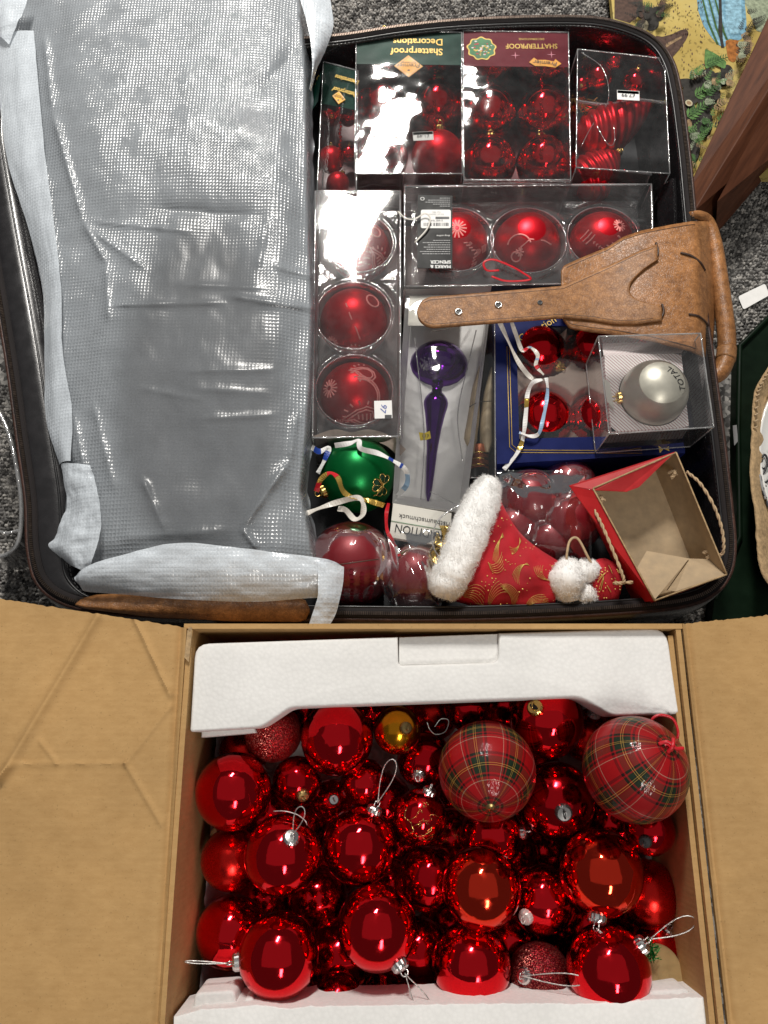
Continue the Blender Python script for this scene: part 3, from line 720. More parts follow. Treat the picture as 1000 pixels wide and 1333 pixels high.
# ---------------------------------------------------------------- brown carton
CZ = 0.265
X0, X1 = -0.213, 0.322; YB = P(500, 812, CZ).y; YF = -0.33
carton = thing('carton', 'open brown cardboard carton full of loose red baubles', 'carton', ((X0 + X1) / 2, (YB + YF) / 2, 0))
th = 0.0055
def wall(x0, y0, x1, y1, z0, z1, n=24, wob=.0012, seed=0):
    """upright board between two plan points, a little bowed"""
    d = Vector((x1 - x0, y1 - y0, 0)); L = d.length; d.normalize(); nn = Vector((-d.y, d.x, 0))
    V, F = [], []; m = 10
    for s in (0, 1):
        for j in range(m + 1):
            for i in range(n + 1):
                u, v = i / n, j / m; p = Vector((x0, y0, 0)) + d * L * u + nn * (s * th + wob * 2 * nz(u * 3 + seed, v * 2, seed) * math.sin(v * 3.14)) + Vector((0, 0, lerp(z0, z1, v)))
                if j == m: p.z += .0006 * nz(u * 40, s * 3, seed)
                V.append(p)
    K = (n + 1) * (m + 1)
    for j in range(m):
        for i in range(n):
            a = j * (n + 1) + i; F.append((a, a + 1, a + n + 2, a + n + 1)); F.append((K + a + n + 1, K + a + n + 2, K + a + 1, K + a))
    for i in range(n):
        a = m * (n + 1) + i; F.append((a, a + 1, K + a + 1, K + a))
    for j in range(m):
        for i in (0, n):
            a = j * (n + 1) + i; b_ = a + n + 1; F.append((a, b_, K + b_, K + a))
    return V, F
mk('side_wall', wall(X0, YB, X0, YF, 0.006, CZ, 24, seed=1), M['card'], carton, sharp=40)
mk('side_wall', wall(X1 - th, YB, X1 - th, YF, 0.006, CZ, 24, seed=2), M['card'], carton, sharp=40)
mk('end_wall', wall(X0 - .004, YB - th, X1 + .004, YB - th, 0.006, CZ + .001, 30, seed=3), M['card'], carton, sharp=40)
mk('end_wall', wall(X0 + .007, YF, X1 - .007, YF, 0.006, CZ - .002, 30, seed=4), M['card'], carton, sharp=40)
mk('base', box(((X0 + X1) / 2, (YB + YF) / 2, 0.004), (X1 - X0 + .004, YB - YF - .006, 0.005)), M['card'], carton, smooth=False)
def board(rows_a, rows_b, folds, nu=60, nv=70, seed=0):
    """a flap: bilinear sheet between hinge chain a and outer chain b; folds are crease segments in plan metres"""
    A = [Vector(p) for p in rows_a]; B = [Vector(p) for p in rows_b]
    def fn(u, v):
        p = A[0].lerp(A[1], v).lerp(B[0].lerp(B[1], v), u)
        p.z += .004 * nz(p.x * 6, p.y * 5, seed) * u + .0007 * nz(p.x * 40, p.y * 30, seed)
        for (a, b_, w, h) in folds:
            d = b_ - a; t = min(1, max(0, ((p - a).x * d.x + (p - a).y * d.y) / (d.x ** 2 + d.y ** 2))); q = a + d * t
            dist = math.hypot(p.x - q.x, p.y - q.y); p.z += 1.5 * h * math.exp(-(dist / (w * 1.35)) ** 1.5)
        if v == 0: p.y += .0016 * nz(u * 30, 1, seed)
        return p
    T = gridmesh(nu, nv, fn)[0]; K = len(T); V = list(T) + [p - Vector((0, 0, .0048)) for p in T]; F = []
    for j in range(nv):
        for i in range(nu):
            a = j * (nu + 1) + i; q = (a, a + 1, a + nu + 2, a + nu + 1); F.append(q); F.append(tuple(K + k for k in q[::-1]))
    for i in range(nu):
        for j in (0, nv): a = j * (nu + 1) + i; F.append((a, a + 1, K + a + 1, K + a))
    for j in range(nv):
        for i in (0, nu): a = j * (nu + 1) + i; F.append((a, a + nu + 1, K + a + nu + 1, K + a))
    return V, F
def pp(x, y): return P(x, y, .262)
fa = [(pp(128, 802), pp(0, 1012), .0042, .0046), (pp(176, 806), pp(224, 905), .0020, .0022), (pp(0, 1010), pp(14, 996), .003, .003), (pp(165, 994), pp(224, 920), .0018, .0014), (pp(165, 994), pp(212, 1072), .0018, .0014), (pp(20, 995), pp(165, 994), .0015, .0010), (pp(50, 965), pp(72, 993), .0015, .0012), (pp(236, 815), pp(205, 1333), .0026, -.0034)]
lf = mk('flap', board([P(243, 817, CZ + .003), P(201, 1420, CZ + .003)], [P(-22, 776, .250), P(-110, 1440, .252)], fa, 150, 190, seed=11), M['card'], carton, sharp=40)
fb = [(pp(893, 812), pp(952, 1333), .0026, -.0034), (pp(960, 900), pp(1010, 1010), .003, .0012), (pp(930, 1150), pp(1000, 1130), .002, .0012)]
rf = mk('flap', board([P(889, 812, CZ + .003), P(958, 1420, CZ + .003)], [P(1040, 797, .256), P(1130, 1440, .256)], fb, seed=12), M['card'], carton, sharp=40)
# inner ply that shows beside the far side wall
mk('inner_ply', wall(X1 - .0125, YB - .012, X1 - .0115, YF, 0.03, CZ - .006, 20, seed=6), M['card'], carton, sharp=40)
# torn corner with the flutes showing
v, f = [], []
for k in range(9):
    z0 = CZ + .001 - k * .0042; a = box((X0 + .003, YB - .014 - .001 * (k % 2), z0), (.0042, .020, .0016)); o = len(v); v += a[0]; f += [tuple(i + o for i in q) for q in a[1]]
mk('torn_corner', (v, f), M['kraft_edge'], carton, smooth=False)
mk('torn_corner_ply', prism([P(250, 824, CZ + .004), P(246, 862, CZ + .004), P(240, 856, CZ + .005), P(244, 820, CZ + .005)], [P(250, 824, CZ - .014), P(246, 862, CZ - .016), P(240, 856, CZ - .010), P(244, 820, CZ - .010)]), M['kraft_edge'], carton, smooth=False)

# ---------------------------------------------------------------- polystyrene end pieces
def rounded(pts, r, n=5):
    """round the corners of an outline given as (x, y, radius factor)"""
    out = []; m = len(pts)
    for i in range(m):
        p = np.array(pts[i][:2], float); a = np.array(pts[i - 1][:2], float); b_ = np.array(pts[(i + 1) % m][:2], float); k = pts[i][2] if len(pts[i]) > 2 else 1
        da, db = a - p, b_ - p; la, lb = np.linalg.norm(da), np.linalg.norm(db); q = min(r * k, la * .45, lb * .45)
        if q <= 0.01: out.append(tuple(p)); continue
        s, e = p + da / la * q, p + db / lb * q
        for t in np.linspace(0, 1, n): out.append(tuple((1 - t) ** 2 * s + 2 * t * (1 - t) * p + t * t * e))
    return out
FT = 0.2595
def foam_block(outline, zt, zb, name, parent, bev=.003):
    return mk(name, solid([P(x, y, zt) for x, y in outline], zt, zb, bev), M['foam'], parent, sharp=50)
c0 = P(565, 890, FT)
foam_t = thing('polystyrene_end', 'notched white polystyrene block across the end of the carton by the suitcase', 'polystyrene block', (c0.x, c0.y, FT - .05))
foam_block(rounded([(254, 838, 1.0), (518, 829, 0), (519, 866, .3), (649, 862, .6), (650, 824, 0), (868, 817, 1.2), (885, 929, .2), (797, 932, .5), (755, 907, .6), (378, 921, .5), (340, 947, .5), (247, 953, .25)], 18), FT, FT - .042, 'block', foam_t)
foam_block([(519.5, 829.5), (519.5, 866), (649, 863), (649, 825)], FT - .008, FT - .048, 'recess_floor', foam_t, .001)
foam_block([(262, 949), (330, 946), (334, 954), (262, 960)], FT - .034, FT - .060, 'foot', foam_t, .002)
c1 = P(575, 1340, .24)
foam_b = thing('polystyrene_end', 'chipped white polystyrene strip along the bottom edge of the photo', 'polystyrene block', (c1.x, c1.y, .19))
ol = [(226, 1324, .3), (262, 1314, 0), (310, 1311, 0), (330, 1308, 0), (352, 1310, 0), (380, 1313, 0), (400, 1310, 0), (470, 1309, 0), (540, 1308, 0), (590, 1307, 0), (680, 1306, 0), (735, 1306, 0), (748, 1307, 0), (800, 1305, 0), (846, 1301, 0), (890, 1299, 0), (924, 1298, .3), (934, 1420, 0), (224, 1420, 0)]
dense = []
for i in range(len(ol)):
    a, b_ = ol[i], ol[(i + 1) % len(ol)]; n = max(1, int(abs(b_[0] - a[0]) / 5)) if i < 16 else 1
    for k in range(n):
        t = k / n; dense.append((lerp(a[0], b_[0], t), lerp(a[1], b_[1], t) + (1.6 * nz(lerp(a[0], b_[0], t) * .12, 3, 1) + .8 * nz(lerp(a[0], b_[0], t) * .5, 7, 1) if 0 < i < 16 else 0)))
foam_block(dense, .2500, .185, 'block', foam_b, .0012)
foam_block(rounded([(253, 1293, 1), (306, 1289, 1), (309, 1325, 0), (250, 1325, 0)], 8), .2330, .185, 'step', foam_b, .003)
foam_block(rounded([(318, 1300, 1), (330, 1298, 1), (332, 1325, 0), (316, 1325, 0)], 5), .2340, .185, 'step', foam_b, .002)
foam_block(rounded([(846, 1290, 1), (898, 1287, 1), (903, 1320, 0), (842, 1320, 0)], 8), .2360, .185, 'step', foam_b, .003)
foam_block(rounded([(842, 1292, 0), (800, 1300, 0), (700, 1303, 0), (700, 1330, 0), (842, 1325, 0)], 3), .226, .185, 'step', foam_b, .002)

# white tissue lining the carton
def tis(u, v):
    x = lerp(X0 + .012, X1 - .018, u); y = lerp(YB - .03, YF + .01, v)
    e = sstep(.05, 0, min(u, 1 - u)); z = .010 + .13 * e + .012 * abs(nz(x * 28, y * 22, 1)) + .014 * abs(nz(x * 60, y * 50, 4)) + .004 * nz(x * 160, y * 160, 2)
    return (x, y, z)
props(mk('tissue_paper', gridmesh(110, 90, tis)[:2], plain('crumpled_white_tissue', (0.50, 0.47, 0.46), 0.75, 0, .06, 40, .15, 200)), 'crumpled white tissue paper lining the carton under the baubles', 'tissue paper')

# ---------------------------------------------------------------- bauble builder (shared meshes)
def sphere_me(mat, nu=48, nv=32, key=None):
    V, F, UV = [], [], []
    for j in range(nv + 1):
        t = math.pi * j / nv
        for i in range(nu + 1):
            a = 2 * math.pi * i / nu; V.append((math.sin(t) * math.cos(a), math.sin(t) * math.sin(a), math.cos(t))); UV.append((i / nu, 1 - j / nv))
    F = [(j * (nu + 1) + i, (j + 1) * (nu + 1) + i, (j + 1) * (nu + 1) + i + 1, j * (nu + 1) + i + 1) for j in range(nv) for i in range(nu)]
    return mesh_data('ball', V, F, mat, True, UV)
_sph = {}
def get_sphere(mkey):
    if mkey not in _sph: _sph[mkey] = sphere_me(M[mkey])
    return _sph[mkey]
_caps = {}
def get_cap(mkey):
    if mkey in _caps: return _caps[mkey]
    n = 32; V, F = [], []   # unit: base radius 1, along +z; crimped skirt, flat crown
    prof = [(1.06, -0.35), (1.02, 0.0), (0.98, 0.55), (0.80, 0.80), (0.30, 0.86), (0.0, 0.86)]
    for r, z in prof:
        for k in range(n):
            a = 2 * math.pi * k / n; rr_ = r * (1 + (0.055 if (k % 2 and r > .9) else 0)); V.append((rr_ * math.cos(a), rr_ * math.sin(a), z))
    for i in range(len(prof) - 1):
        for k in range(n): l = (k + 1) % n; F.append((i * n + k, i * n + l, (i + 1) * n + l, (i + 1) * n + k))
    _caps[mkey] = mesh_data('cap', V, F, M[mkey], False); return _caps[mkey]
_ring = {}
def get_ring(mkey):
    if mkey not in _ring:
        v, f = tube([(0.42 * math.cos(a), 0, 0.42 * math.sin(a) + 1.15) for a in np.linspace(0, 2 * math.pi, 16, False)], 0.09, 6, True)
        _ring[mkey] = mesh_data('ring', v, f, M[mkey])
    return _ring[mkey]
def child(name, me, parent, mtx):
    o = bpy.data.objects.new(name, me); COL.objects.link(o); o.parent = parent; o.matrix_local = mtx
    ORG[o.name] = ORG[parent.name]
    return o
def align_z(d, twist=0.0):
    return Vector(d).to_track_quat('Z', 'Y').to_matrix().to_4x4() @ Matrix.Rotation(twist, 4, 'Z')
def bauble(label, c, R, mkey, cap_dir=(0, 1, -.5), cap='silver', capr=0.22, ring=True, group=None, loop=None, name='bauble', twist=0.0, loopmat='cord', category='bauble'):
    c = Vector(c); t = thing(name, label, category, (c.x, c.y, c.z - R), group)
    d = Vector(cap_dir).normalized(); off = Matrix.Translation((0, 0, R)); rot = align_z(d, twist)
    b_ = child('ball', get_sphere(mkey), t, off @ rot @ Matrix.Scale(R, 4))
    cr = R * capr if capr < 1 else capr; base = math.sqrt(max(0, R * R - cr * cr)) - .0004
    if cap:
        cp = child('cap', get_cap(cap), t, off @ rot @ Matrix.Translation((0, 0, base)) @ Matrix.Scale(cr, 4))
        if ring:
            rg = bpy.data.objects.new('ring', get_ring(cap)); COL.objects.link(rg); rg.parent = cp
    if loop:   # (direction, length, width, side direction)
        ld, L, W, sd = loop; ld = Vector(ld).normalized(); sd = Vector(sd); sd = (sd - ld * sd.dot(ld)).normalized()
        s0 = c + d * (base + cr * 1.25)
        pts = []
        for k in range(25):
            q = 2 * math.pi * k / 25; pts.append(s0 + ld * (L * (1 - math.cos(q)) / 2) + sd * (W * .62 * math.sin(q) * abs(math.sin(q / 2)) ** 1.5) + Vector((0, 0, .004 * math.sin(q / 2))))
        mk('hanging_loop', tube(pts, 0.00062, 5, True), M[loopmat], t)
    return t

def tartan():
    m, nt, b = new_mat('lacquered_tartan_cloth'); setin(b, rough=0.55, spec=0.15, coat=0.35, coatr=0.04)
    uv = coords(nt, 'UV'); sp = nt.nodes.new('ShaderNodeSeparateXYZ'); nt.links.new(uv, sp.inputs[0])
    R_, K_, G_, Y_, W_ = (0.30, 0.004, 0.006), (0.010, 0.004, 0.004), (0.008, 0.020, 0.009), (0.40, 0.26, 0.05), (0.42, 0.30, 0.22)
    def sett(coord, rep):
        f = math_n(nt, 'FRACT', math_n(nt, 'MULTIPLY', coord, rep))
        return ramp(nt, f, [(0.0, R_), (.30, K_), (.36, R_), (.40, G_), (.52, K_), (.545, Y_), (.562, K_), (.59, Y_), (.607, K_), (.64, G_), (.76, R_), (.80, K_), (.85, R_), (.915, W_), (.932, R_)], 'CONSTANT').outputs['Color']
    a = sett(sp.outputs[0], 7.0); c = sett(sp.outputs[1], 3.6)
    tw = math_n(nt, 'FRACT', math_n(nt, 'ADD', math_n(nt, 'MULTIPLY', sp.outputs[0], 260.0), math_n(nt, 'MULTIPLY', sp.outputs[1], 130.0)))
    f = ramp(nt, tw, [(0.35, 0.25), (0.65, 0.75)])
    col = mix_col(nt, f.outputs['Color'], a, c)
    nt.links.new(col, b.inputs['Base Color'])
    n = noise_tex(nt, coords(nt), 3.0, 3); bump(nt, b, tw, 0.05, 0.002); 
    n2 = noise_tex(nt, coords(nt), 7, 3); bp = nt.nodes.new('ShaderNodeBump'); bp.inputs['Strength'].default_value = .12; bp.inputs['Distance'].default_value = .02
    nt.links.new(n2.outputs['Fac'], bp.inputs['Height']); nt.links.new(bp.outputs['Normal'], b.inputs['Coat Normal'])
    return m
M['tartan'] = tartan()

# centre x, centre y, radius (photo px), rough height, finish, label, cap direction, cap metal, loop
UP = (0, .3, 1)
balls = [
 (356, 954, 37, 0.185, 'red_glitter', 'dark red glitter bauble peeping out beneath the notched polystyrene block', (.2, .9, -.4), 'silver', None),
 (439, 961, 47, 0.195, 'red_chrome', 'large shiny red bauble beside the amber one', (-.6, .9, -.4), 'silver', None),
 (517, 950, 31, 0.200, 'amber', 'small amber gold bauble among the red ones', (.35, .05, 1), 'dark_gold', None),
 (304, 1030, 49, 0.205, 'red_chrome', 'large shiny red bauble in the carton corner below the glitter bauble', (-.3, -.5, -.8), 'silver', None),
 (387, 1017, 32, 0.185, 'red_chrome2', 'small deep red bauble with a tarnished cap touching the large corner bauble', (.28, -.42, .72), 'dark_gold', None),
 (474, 1019, 31, 0.180, 'red_chrome', 'small shiny red bauble lying just above the thin wire loop', (.3, -.7, -.5), 'silver', None),
 (318, 978, 32, 0.150, 'red_dull', 'dull red bauble wedged behind the large corner bauble', (-.3, .7, -.4), 'silver', None),
 (553, 988, 36, 0.165, 'red_chrome2', 'deep red bauble with a round silver cap facing up next to a tartan one', (-.25, -.5, .8), 'silver', None),
 (634, 1003, 63, 0.205, 'tartan', 'tartan cloth bauble without a ribbon, sitting in the middle', (-.05, -.62, .70), None, None),
 (827, 1001, 67, 0.205, 'tartan', 'tartan cloth bauble with a red ribbon loop near the carton corner', (.42, .42, .80), None, None),
 (712, 938, 48, 0.190, 'red_chrome', 'red bauble with a big gold cap between the two tartan ones', (-.45, .28, .85), 'gold', None),
 (724, 1042, 49, 0.170, 'red_chrome2', 'red bauble with a dark ring cap between and below the tartan ones', (-.04, -.22, 1), 'gunmetal', None),
 (766, 958, 34, 0.150, 'red_dull', 'small red bauble with a clear cap under the polystyrene notch', (.1, .75, .6), 'clear_cap', None),
 (547, 1063, 35, 0.185, 'red_chrome', 'small red bauble with a crackled finish and ribbed silver cap', (.32, .86, .35), 'silver', None),
 (368, 1113, 50, 0.215, 'red_chrome', 'large red bauble with a silver thread loop standing on its cap', (.30, .50, .85), 'silver', ((.35, .9, .5), .034, .012, (1, -.3, .2))),
 (468, 1101, 48, 0.208, 'red_chrome', 'large shiny red bauble directly below the thin wire loop', (.4, .9, .2), 'silver', ((.38, 1, .35), .052, .016, (1, -.3, .1))),
 (301, 1118, 39, 0.175, 'red_dull', 'matte orange-red bauble half hidden against the carton wall', (-.5, .7, -.3), 'silver', None),
 (301, 1213, 45, 0.180, 'red_chrome', 'red bauble against the carton wall, half covered by the lower corner one', (-.6, -.2, -.6), 'silver', None),
 (363, 1243, 52, 0.212, 'red_chrome', 'large red bauble with a silver thread loop pointing at the carton wall', (-.98, -.12, .12), 'silver', ((-1, .06, .02), .044, .003, (0, 1, .3))),
 (491, 1207, 52, 0.214, 'red_chrome', 'large red bauble with a silver loop dangling below it, centre of the heap', (.55, -.72, .42), 'silver', ((.55, -.85, -.1), .048, .017, (1, .5, 0))),
 (559, 1143, 41, 0.180, 'red_chrome2', 'red bauble tucked behind the large orange-red one', (.1, .6, -.7), 'silver', None),
 (441, 1247, 48, 0.165, 'red_chrome2', 'red bauble sunk between two large ones near the lower foam strip', (.3, -.2, -.9), 'silver', None),
 (362, 1300, 36, 0.165, 'red_dull', 'dull red bauble peeking out under the lower corner bauble', (-.2, -.7, -.5), 'silver', None),
 (627, 1155, 51, 0.216, 'red_orange', 'large orange-red mirror bauble right in the centre of the heap', (.3, .5, -.8), 'silver', None),
 (706, 1171, 43, 0.190, 'red_chrome', 'red bauble with a clear plastic cap at its side', (-.62, -.32, .70), 'clear_cap', None),
 (783, 1136, 54, 0.216, 'red_orange', 'largest orange-red mirror bauble beneath the ribboned tartan one', (-.25, -.85, .32), 'silver', ((.75, -.75, .1), .052, .010, (.6, .6, 0))),
 (842, 1163, 42, 0.185, 'red_dull', 'satin red bauble against the far side wall of the carton', (.5, .3, -.8), 'silver', None),
 (614, 1255, 51, 0.206, 'red_chrome', 'large red bauble whose neighbour has a flat silver loop', (.3, -.6, -.7), 'silver', None),
 (792, 1261, 54, 0.208, 'red_chrome', 'large red bauble in the lower corner with a silver loop', (.72, .58, .34), 'silver', ((.9, .45, .25), .050, .017, (-.4, .9, .1))),
 (703, 1270, 40, 0.175, 'dark_glitter', 'dark glittery red bauble with a flat silver loop across it', (-.62, .20, .78), 'silver', ((1, .05, .42), .064, .013, (0, 1, .1))),
 (640, 1086, 41, 0.165, 'red_chrome', 'small red bauble with a ribbed cap in the shade of the plain tartan one', (.90, .10, .36), 'silver', None),
 (846, 1080, 32, 0.165, 'red_chrome2', 'small red bauble with a grey and black cap under the ribboned tartan one', (-.5, -.35, .85), 'gunmetal', None),
 (545, 1238, 41, 0.160, 'red_chrome2', 'deep red bauble wedged in the gap beside the centre one', (0, -.4, -.9), 'silver', None),
 (440, 1302, 33, 0.170, 'red_chrome2', 'small red bauble at the foam strip beside a loose thread', (.55, -.5, .65), 'silver', ((.9, .45, .3), .046, .012, (0, .5, 1))),
 (414, 1168, 39, 0.150, 'red_chrome', 'red bauble seen in the gap beside the looped one', (.2, .1, -.9), 'silver', None),
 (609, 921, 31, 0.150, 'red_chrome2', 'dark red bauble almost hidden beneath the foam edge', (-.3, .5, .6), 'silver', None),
 (663, 1113, 37, 0.140, 'red_chrome2', 'red bauble deep between the tartan and the orange-red one', (.3, .1, -.8), 'silver', None),
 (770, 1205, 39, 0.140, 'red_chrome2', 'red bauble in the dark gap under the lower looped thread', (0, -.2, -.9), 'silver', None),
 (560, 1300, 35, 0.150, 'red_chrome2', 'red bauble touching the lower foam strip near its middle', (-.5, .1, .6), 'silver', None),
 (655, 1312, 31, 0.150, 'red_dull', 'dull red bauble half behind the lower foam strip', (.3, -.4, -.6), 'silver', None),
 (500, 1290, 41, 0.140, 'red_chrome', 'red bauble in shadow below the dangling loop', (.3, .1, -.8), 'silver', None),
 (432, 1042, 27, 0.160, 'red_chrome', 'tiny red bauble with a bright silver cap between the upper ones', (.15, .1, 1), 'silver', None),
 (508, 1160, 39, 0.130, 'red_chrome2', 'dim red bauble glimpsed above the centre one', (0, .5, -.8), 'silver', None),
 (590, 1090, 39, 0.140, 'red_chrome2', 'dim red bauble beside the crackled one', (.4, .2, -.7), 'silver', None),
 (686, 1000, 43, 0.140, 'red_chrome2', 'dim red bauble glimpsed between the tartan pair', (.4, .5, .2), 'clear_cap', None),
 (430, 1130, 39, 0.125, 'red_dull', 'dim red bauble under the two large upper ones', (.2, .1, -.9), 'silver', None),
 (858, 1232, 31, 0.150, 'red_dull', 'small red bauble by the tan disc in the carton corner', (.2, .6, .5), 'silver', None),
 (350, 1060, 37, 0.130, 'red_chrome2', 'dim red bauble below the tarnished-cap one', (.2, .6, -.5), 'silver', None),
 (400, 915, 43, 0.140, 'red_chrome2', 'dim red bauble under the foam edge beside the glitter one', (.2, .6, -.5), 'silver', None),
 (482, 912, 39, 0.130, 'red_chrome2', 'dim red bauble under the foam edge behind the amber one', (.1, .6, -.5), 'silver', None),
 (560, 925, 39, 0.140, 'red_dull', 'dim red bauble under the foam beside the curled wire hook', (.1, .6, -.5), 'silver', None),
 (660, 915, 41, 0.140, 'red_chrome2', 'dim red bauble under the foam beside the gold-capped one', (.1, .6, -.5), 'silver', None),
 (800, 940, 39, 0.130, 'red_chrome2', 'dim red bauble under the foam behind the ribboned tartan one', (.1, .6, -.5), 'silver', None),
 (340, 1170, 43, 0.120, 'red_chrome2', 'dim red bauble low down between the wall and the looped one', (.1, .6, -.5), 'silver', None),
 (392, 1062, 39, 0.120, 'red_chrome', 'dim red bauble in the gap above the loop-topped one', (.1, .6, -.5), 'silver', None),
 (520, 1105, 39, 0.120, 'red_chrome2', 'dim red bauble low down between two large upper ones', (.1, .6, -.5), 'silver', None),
 (590, 1205, 43, 0.125, 'red_chrome2', 'dim red bauble low down below the orange-red one', (.1, .6, -.5), 'silver', None),
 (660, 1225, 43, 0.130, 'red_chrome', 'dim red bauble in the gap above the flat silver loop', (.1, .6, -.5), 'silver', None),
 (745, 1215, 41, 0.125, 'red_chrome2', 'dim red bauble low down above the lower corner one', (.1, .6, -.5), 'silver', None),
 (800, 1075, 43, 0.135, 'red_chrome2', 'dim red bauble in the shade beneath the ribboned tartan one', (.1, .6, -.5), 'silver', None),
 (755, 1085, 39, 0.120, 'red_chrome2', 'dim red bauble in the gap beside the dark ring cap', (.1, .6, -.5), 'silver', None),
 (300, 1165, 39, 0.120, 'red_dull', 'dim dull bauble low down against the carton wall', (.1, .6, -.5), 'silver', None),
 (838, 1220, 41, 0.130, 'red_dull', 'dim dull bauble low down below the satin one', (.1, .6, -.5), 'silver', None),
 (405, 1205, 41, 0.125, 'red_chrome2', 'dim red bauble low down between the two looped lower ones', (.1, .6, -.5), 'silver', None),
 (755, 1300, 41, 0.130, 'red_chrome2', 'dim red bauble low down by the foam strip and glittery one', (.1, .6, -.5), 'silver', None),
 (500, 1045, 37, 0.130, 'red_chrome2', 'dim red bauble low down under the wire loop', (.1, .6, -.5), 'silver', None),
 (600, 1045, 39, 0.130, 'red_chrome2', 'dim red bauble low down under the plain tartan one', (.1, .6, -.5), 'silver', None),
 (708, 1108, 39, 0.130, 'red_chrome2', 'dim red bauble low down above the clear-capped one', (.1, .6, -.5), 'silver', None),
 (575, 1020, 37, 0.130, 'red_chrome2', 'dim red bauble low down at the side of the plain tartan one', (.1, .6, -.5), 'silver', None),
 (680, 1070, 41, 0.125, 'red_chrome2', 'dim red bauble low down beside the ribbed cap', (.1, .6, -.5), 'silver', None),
]
# settle: keep every bauble where the photograph shows it, slide along the line of sight until none cut into each other or the walls
n = len(balls); z = np.array([b[3] for b in balls]); z00 = z.copy()
def state(z):
    c = np.array([tuple(P(b[0], b[1], zz)) for b, zz in zip(balls, z)])
    r = np.array([b[2] * D(b[1], zz) / FPX for b, zz in zip(balls, z)])
    return c, r
for it in range(700):
    c, r = state(z); dz = np.zeros(n)
    for i in range(n):
        for j in range(i + 1, n):
            d = np.linalg.norm(c[i] - c[j]); o = r[i] + r[j] - d
            if o > 0:
                lo, hi = (j, i) if z00[j] <= z00[i] else (i, j)
                dz[lo] -= o * .22; dz[hi] += o * .05 * (z[hi] < z00[hi] + .014)
    for i in range(n):
        if z[i] - r[i] < .012: dz[i] += .003
        if c[i][0] - r[i] < X0 + .006 or c[i][0] + r[i] > X1 - .013: dz[i] += .0009
        if z[i] + r[i] > .256 and balls[i][4] != 'tartan': dz[i] -= .0015
    z += np.clip(dz, -.004, .004)
c, r = state(z)
for k, b_ in enumerate(balls):
    x, y, rp, z0, mat_, lab, cd, cap, loop = b_
    ctr_ = Vector(c[k]); R_ = float(r[k])
    t = bauble(lab, ctr_, R_, mat_, cd, cap, 0.21 if rp > 40 else .25, True, 'loose baubles in the carton', loop, twist=k * 1.3)
    if mat_ == 'tartan':
        d = Vector(cd).normalized(); top = ctr_ + d * R_
        v, f = lathe([(0.0, .0012), (.004, .001), (.0062, -.0012)], 14); Rm = align_z(d).to_3x3()
        mk('pole_cap', ([top + Rm @ p for p in v], f), M['red_ribbon'] if x > 700 else M['dark_gold'], t)
        if x > 700:
            a = top + d * .001
            pts = smooth_path([a, P(858, 955, .262), P(848, 940, .268), P(858, 931, .270), P(876, 936, .270), P(883, 956, .268), P(876, 970, .266), a + Vector((.004, 0, .001))], 6)
            mk('ribbon_loop', tube(pts, .0016, 6), M['red_ribbon'], t)
            mk('ribbon_knot', join(tube(smooth_path([a + Vector((-.012, .002, .003)), a + Vector((-.004, .004, .006)), a + Vector((.004, -.002, .004)), a + Vector((.012, -.002, .002))], 6), .0019, 6), tube(smooth_path([a + Vector((-.004, -.006, .003)), a + Vector((0, 0, .007)), a + Vector((.003, .007, .003))], 6), .0019, 6)), M['red_ribbon'], t)
    if 'crackled' in lab:
        V_, F_ = [], []
        for q in range(16):
            d0 = Vector((random.gauss(0, .5), random.gauss(0, .5), 1)).normalized(); pts = []
            for s in range(7):
                d0 = (d0 + Vector((random.gauss(0, .09), random.gauss(0, .09), 0))).normalized(); pts.append(ctr_ + d0 * (R_ * 1.002))
            V_, F_ = join((V_, F_), tube(pts, .00028, 4))
        mk('crackle', (V_, F_), M['gold'], t)
    if 'gold cap between' in lab:   # oval slot in the big cap
        d = Vector(cd).normalized(); q = ctr_ + d * (math.sqrt(R_ * R_ - (.21 * R_) ** 2) + .21 * R_ * .9); Rm = align_z(d).to_3x3()
        v = [q + Rm @ Vector((.0024 * math.cos(a), .0050 * math.sin(a), .0006)) for a in np.linspace(0, 2 * math.pi, 16, False)]
        mk('cap_slot', (v, [tuple(range(16))]), M['black'], t)
# loose wire hook and a thread in the heap
def loose_wire(lab, pts, zz, r_=.0006, mat='cord', cat='wire hook', name='wire_hook'):
    q = smooth_path([P(x, y, zz + dz_) for x, y, dz_ in pts], 8); props(mk(name, tube(q, r_, 5), M[mat]), lab, cat)
loose_wire('thin curled wire hook lying below the polystyrene notch', [(566, 946, 0), (574, 936, .003), (584, 938, .004), (580, 952, .003), (568, 956, .001), (560, 950, 0), (556, 940, .003)], .205)
loose_wire('silver thread bent over the looped bauble by the carton wall', [(356, 1056, 0), (370, 1056, .004), (386, 1060, .004), (397, 1068, .002), (400, 1074, 0)], .228, cat='thread', name='loose_thread')
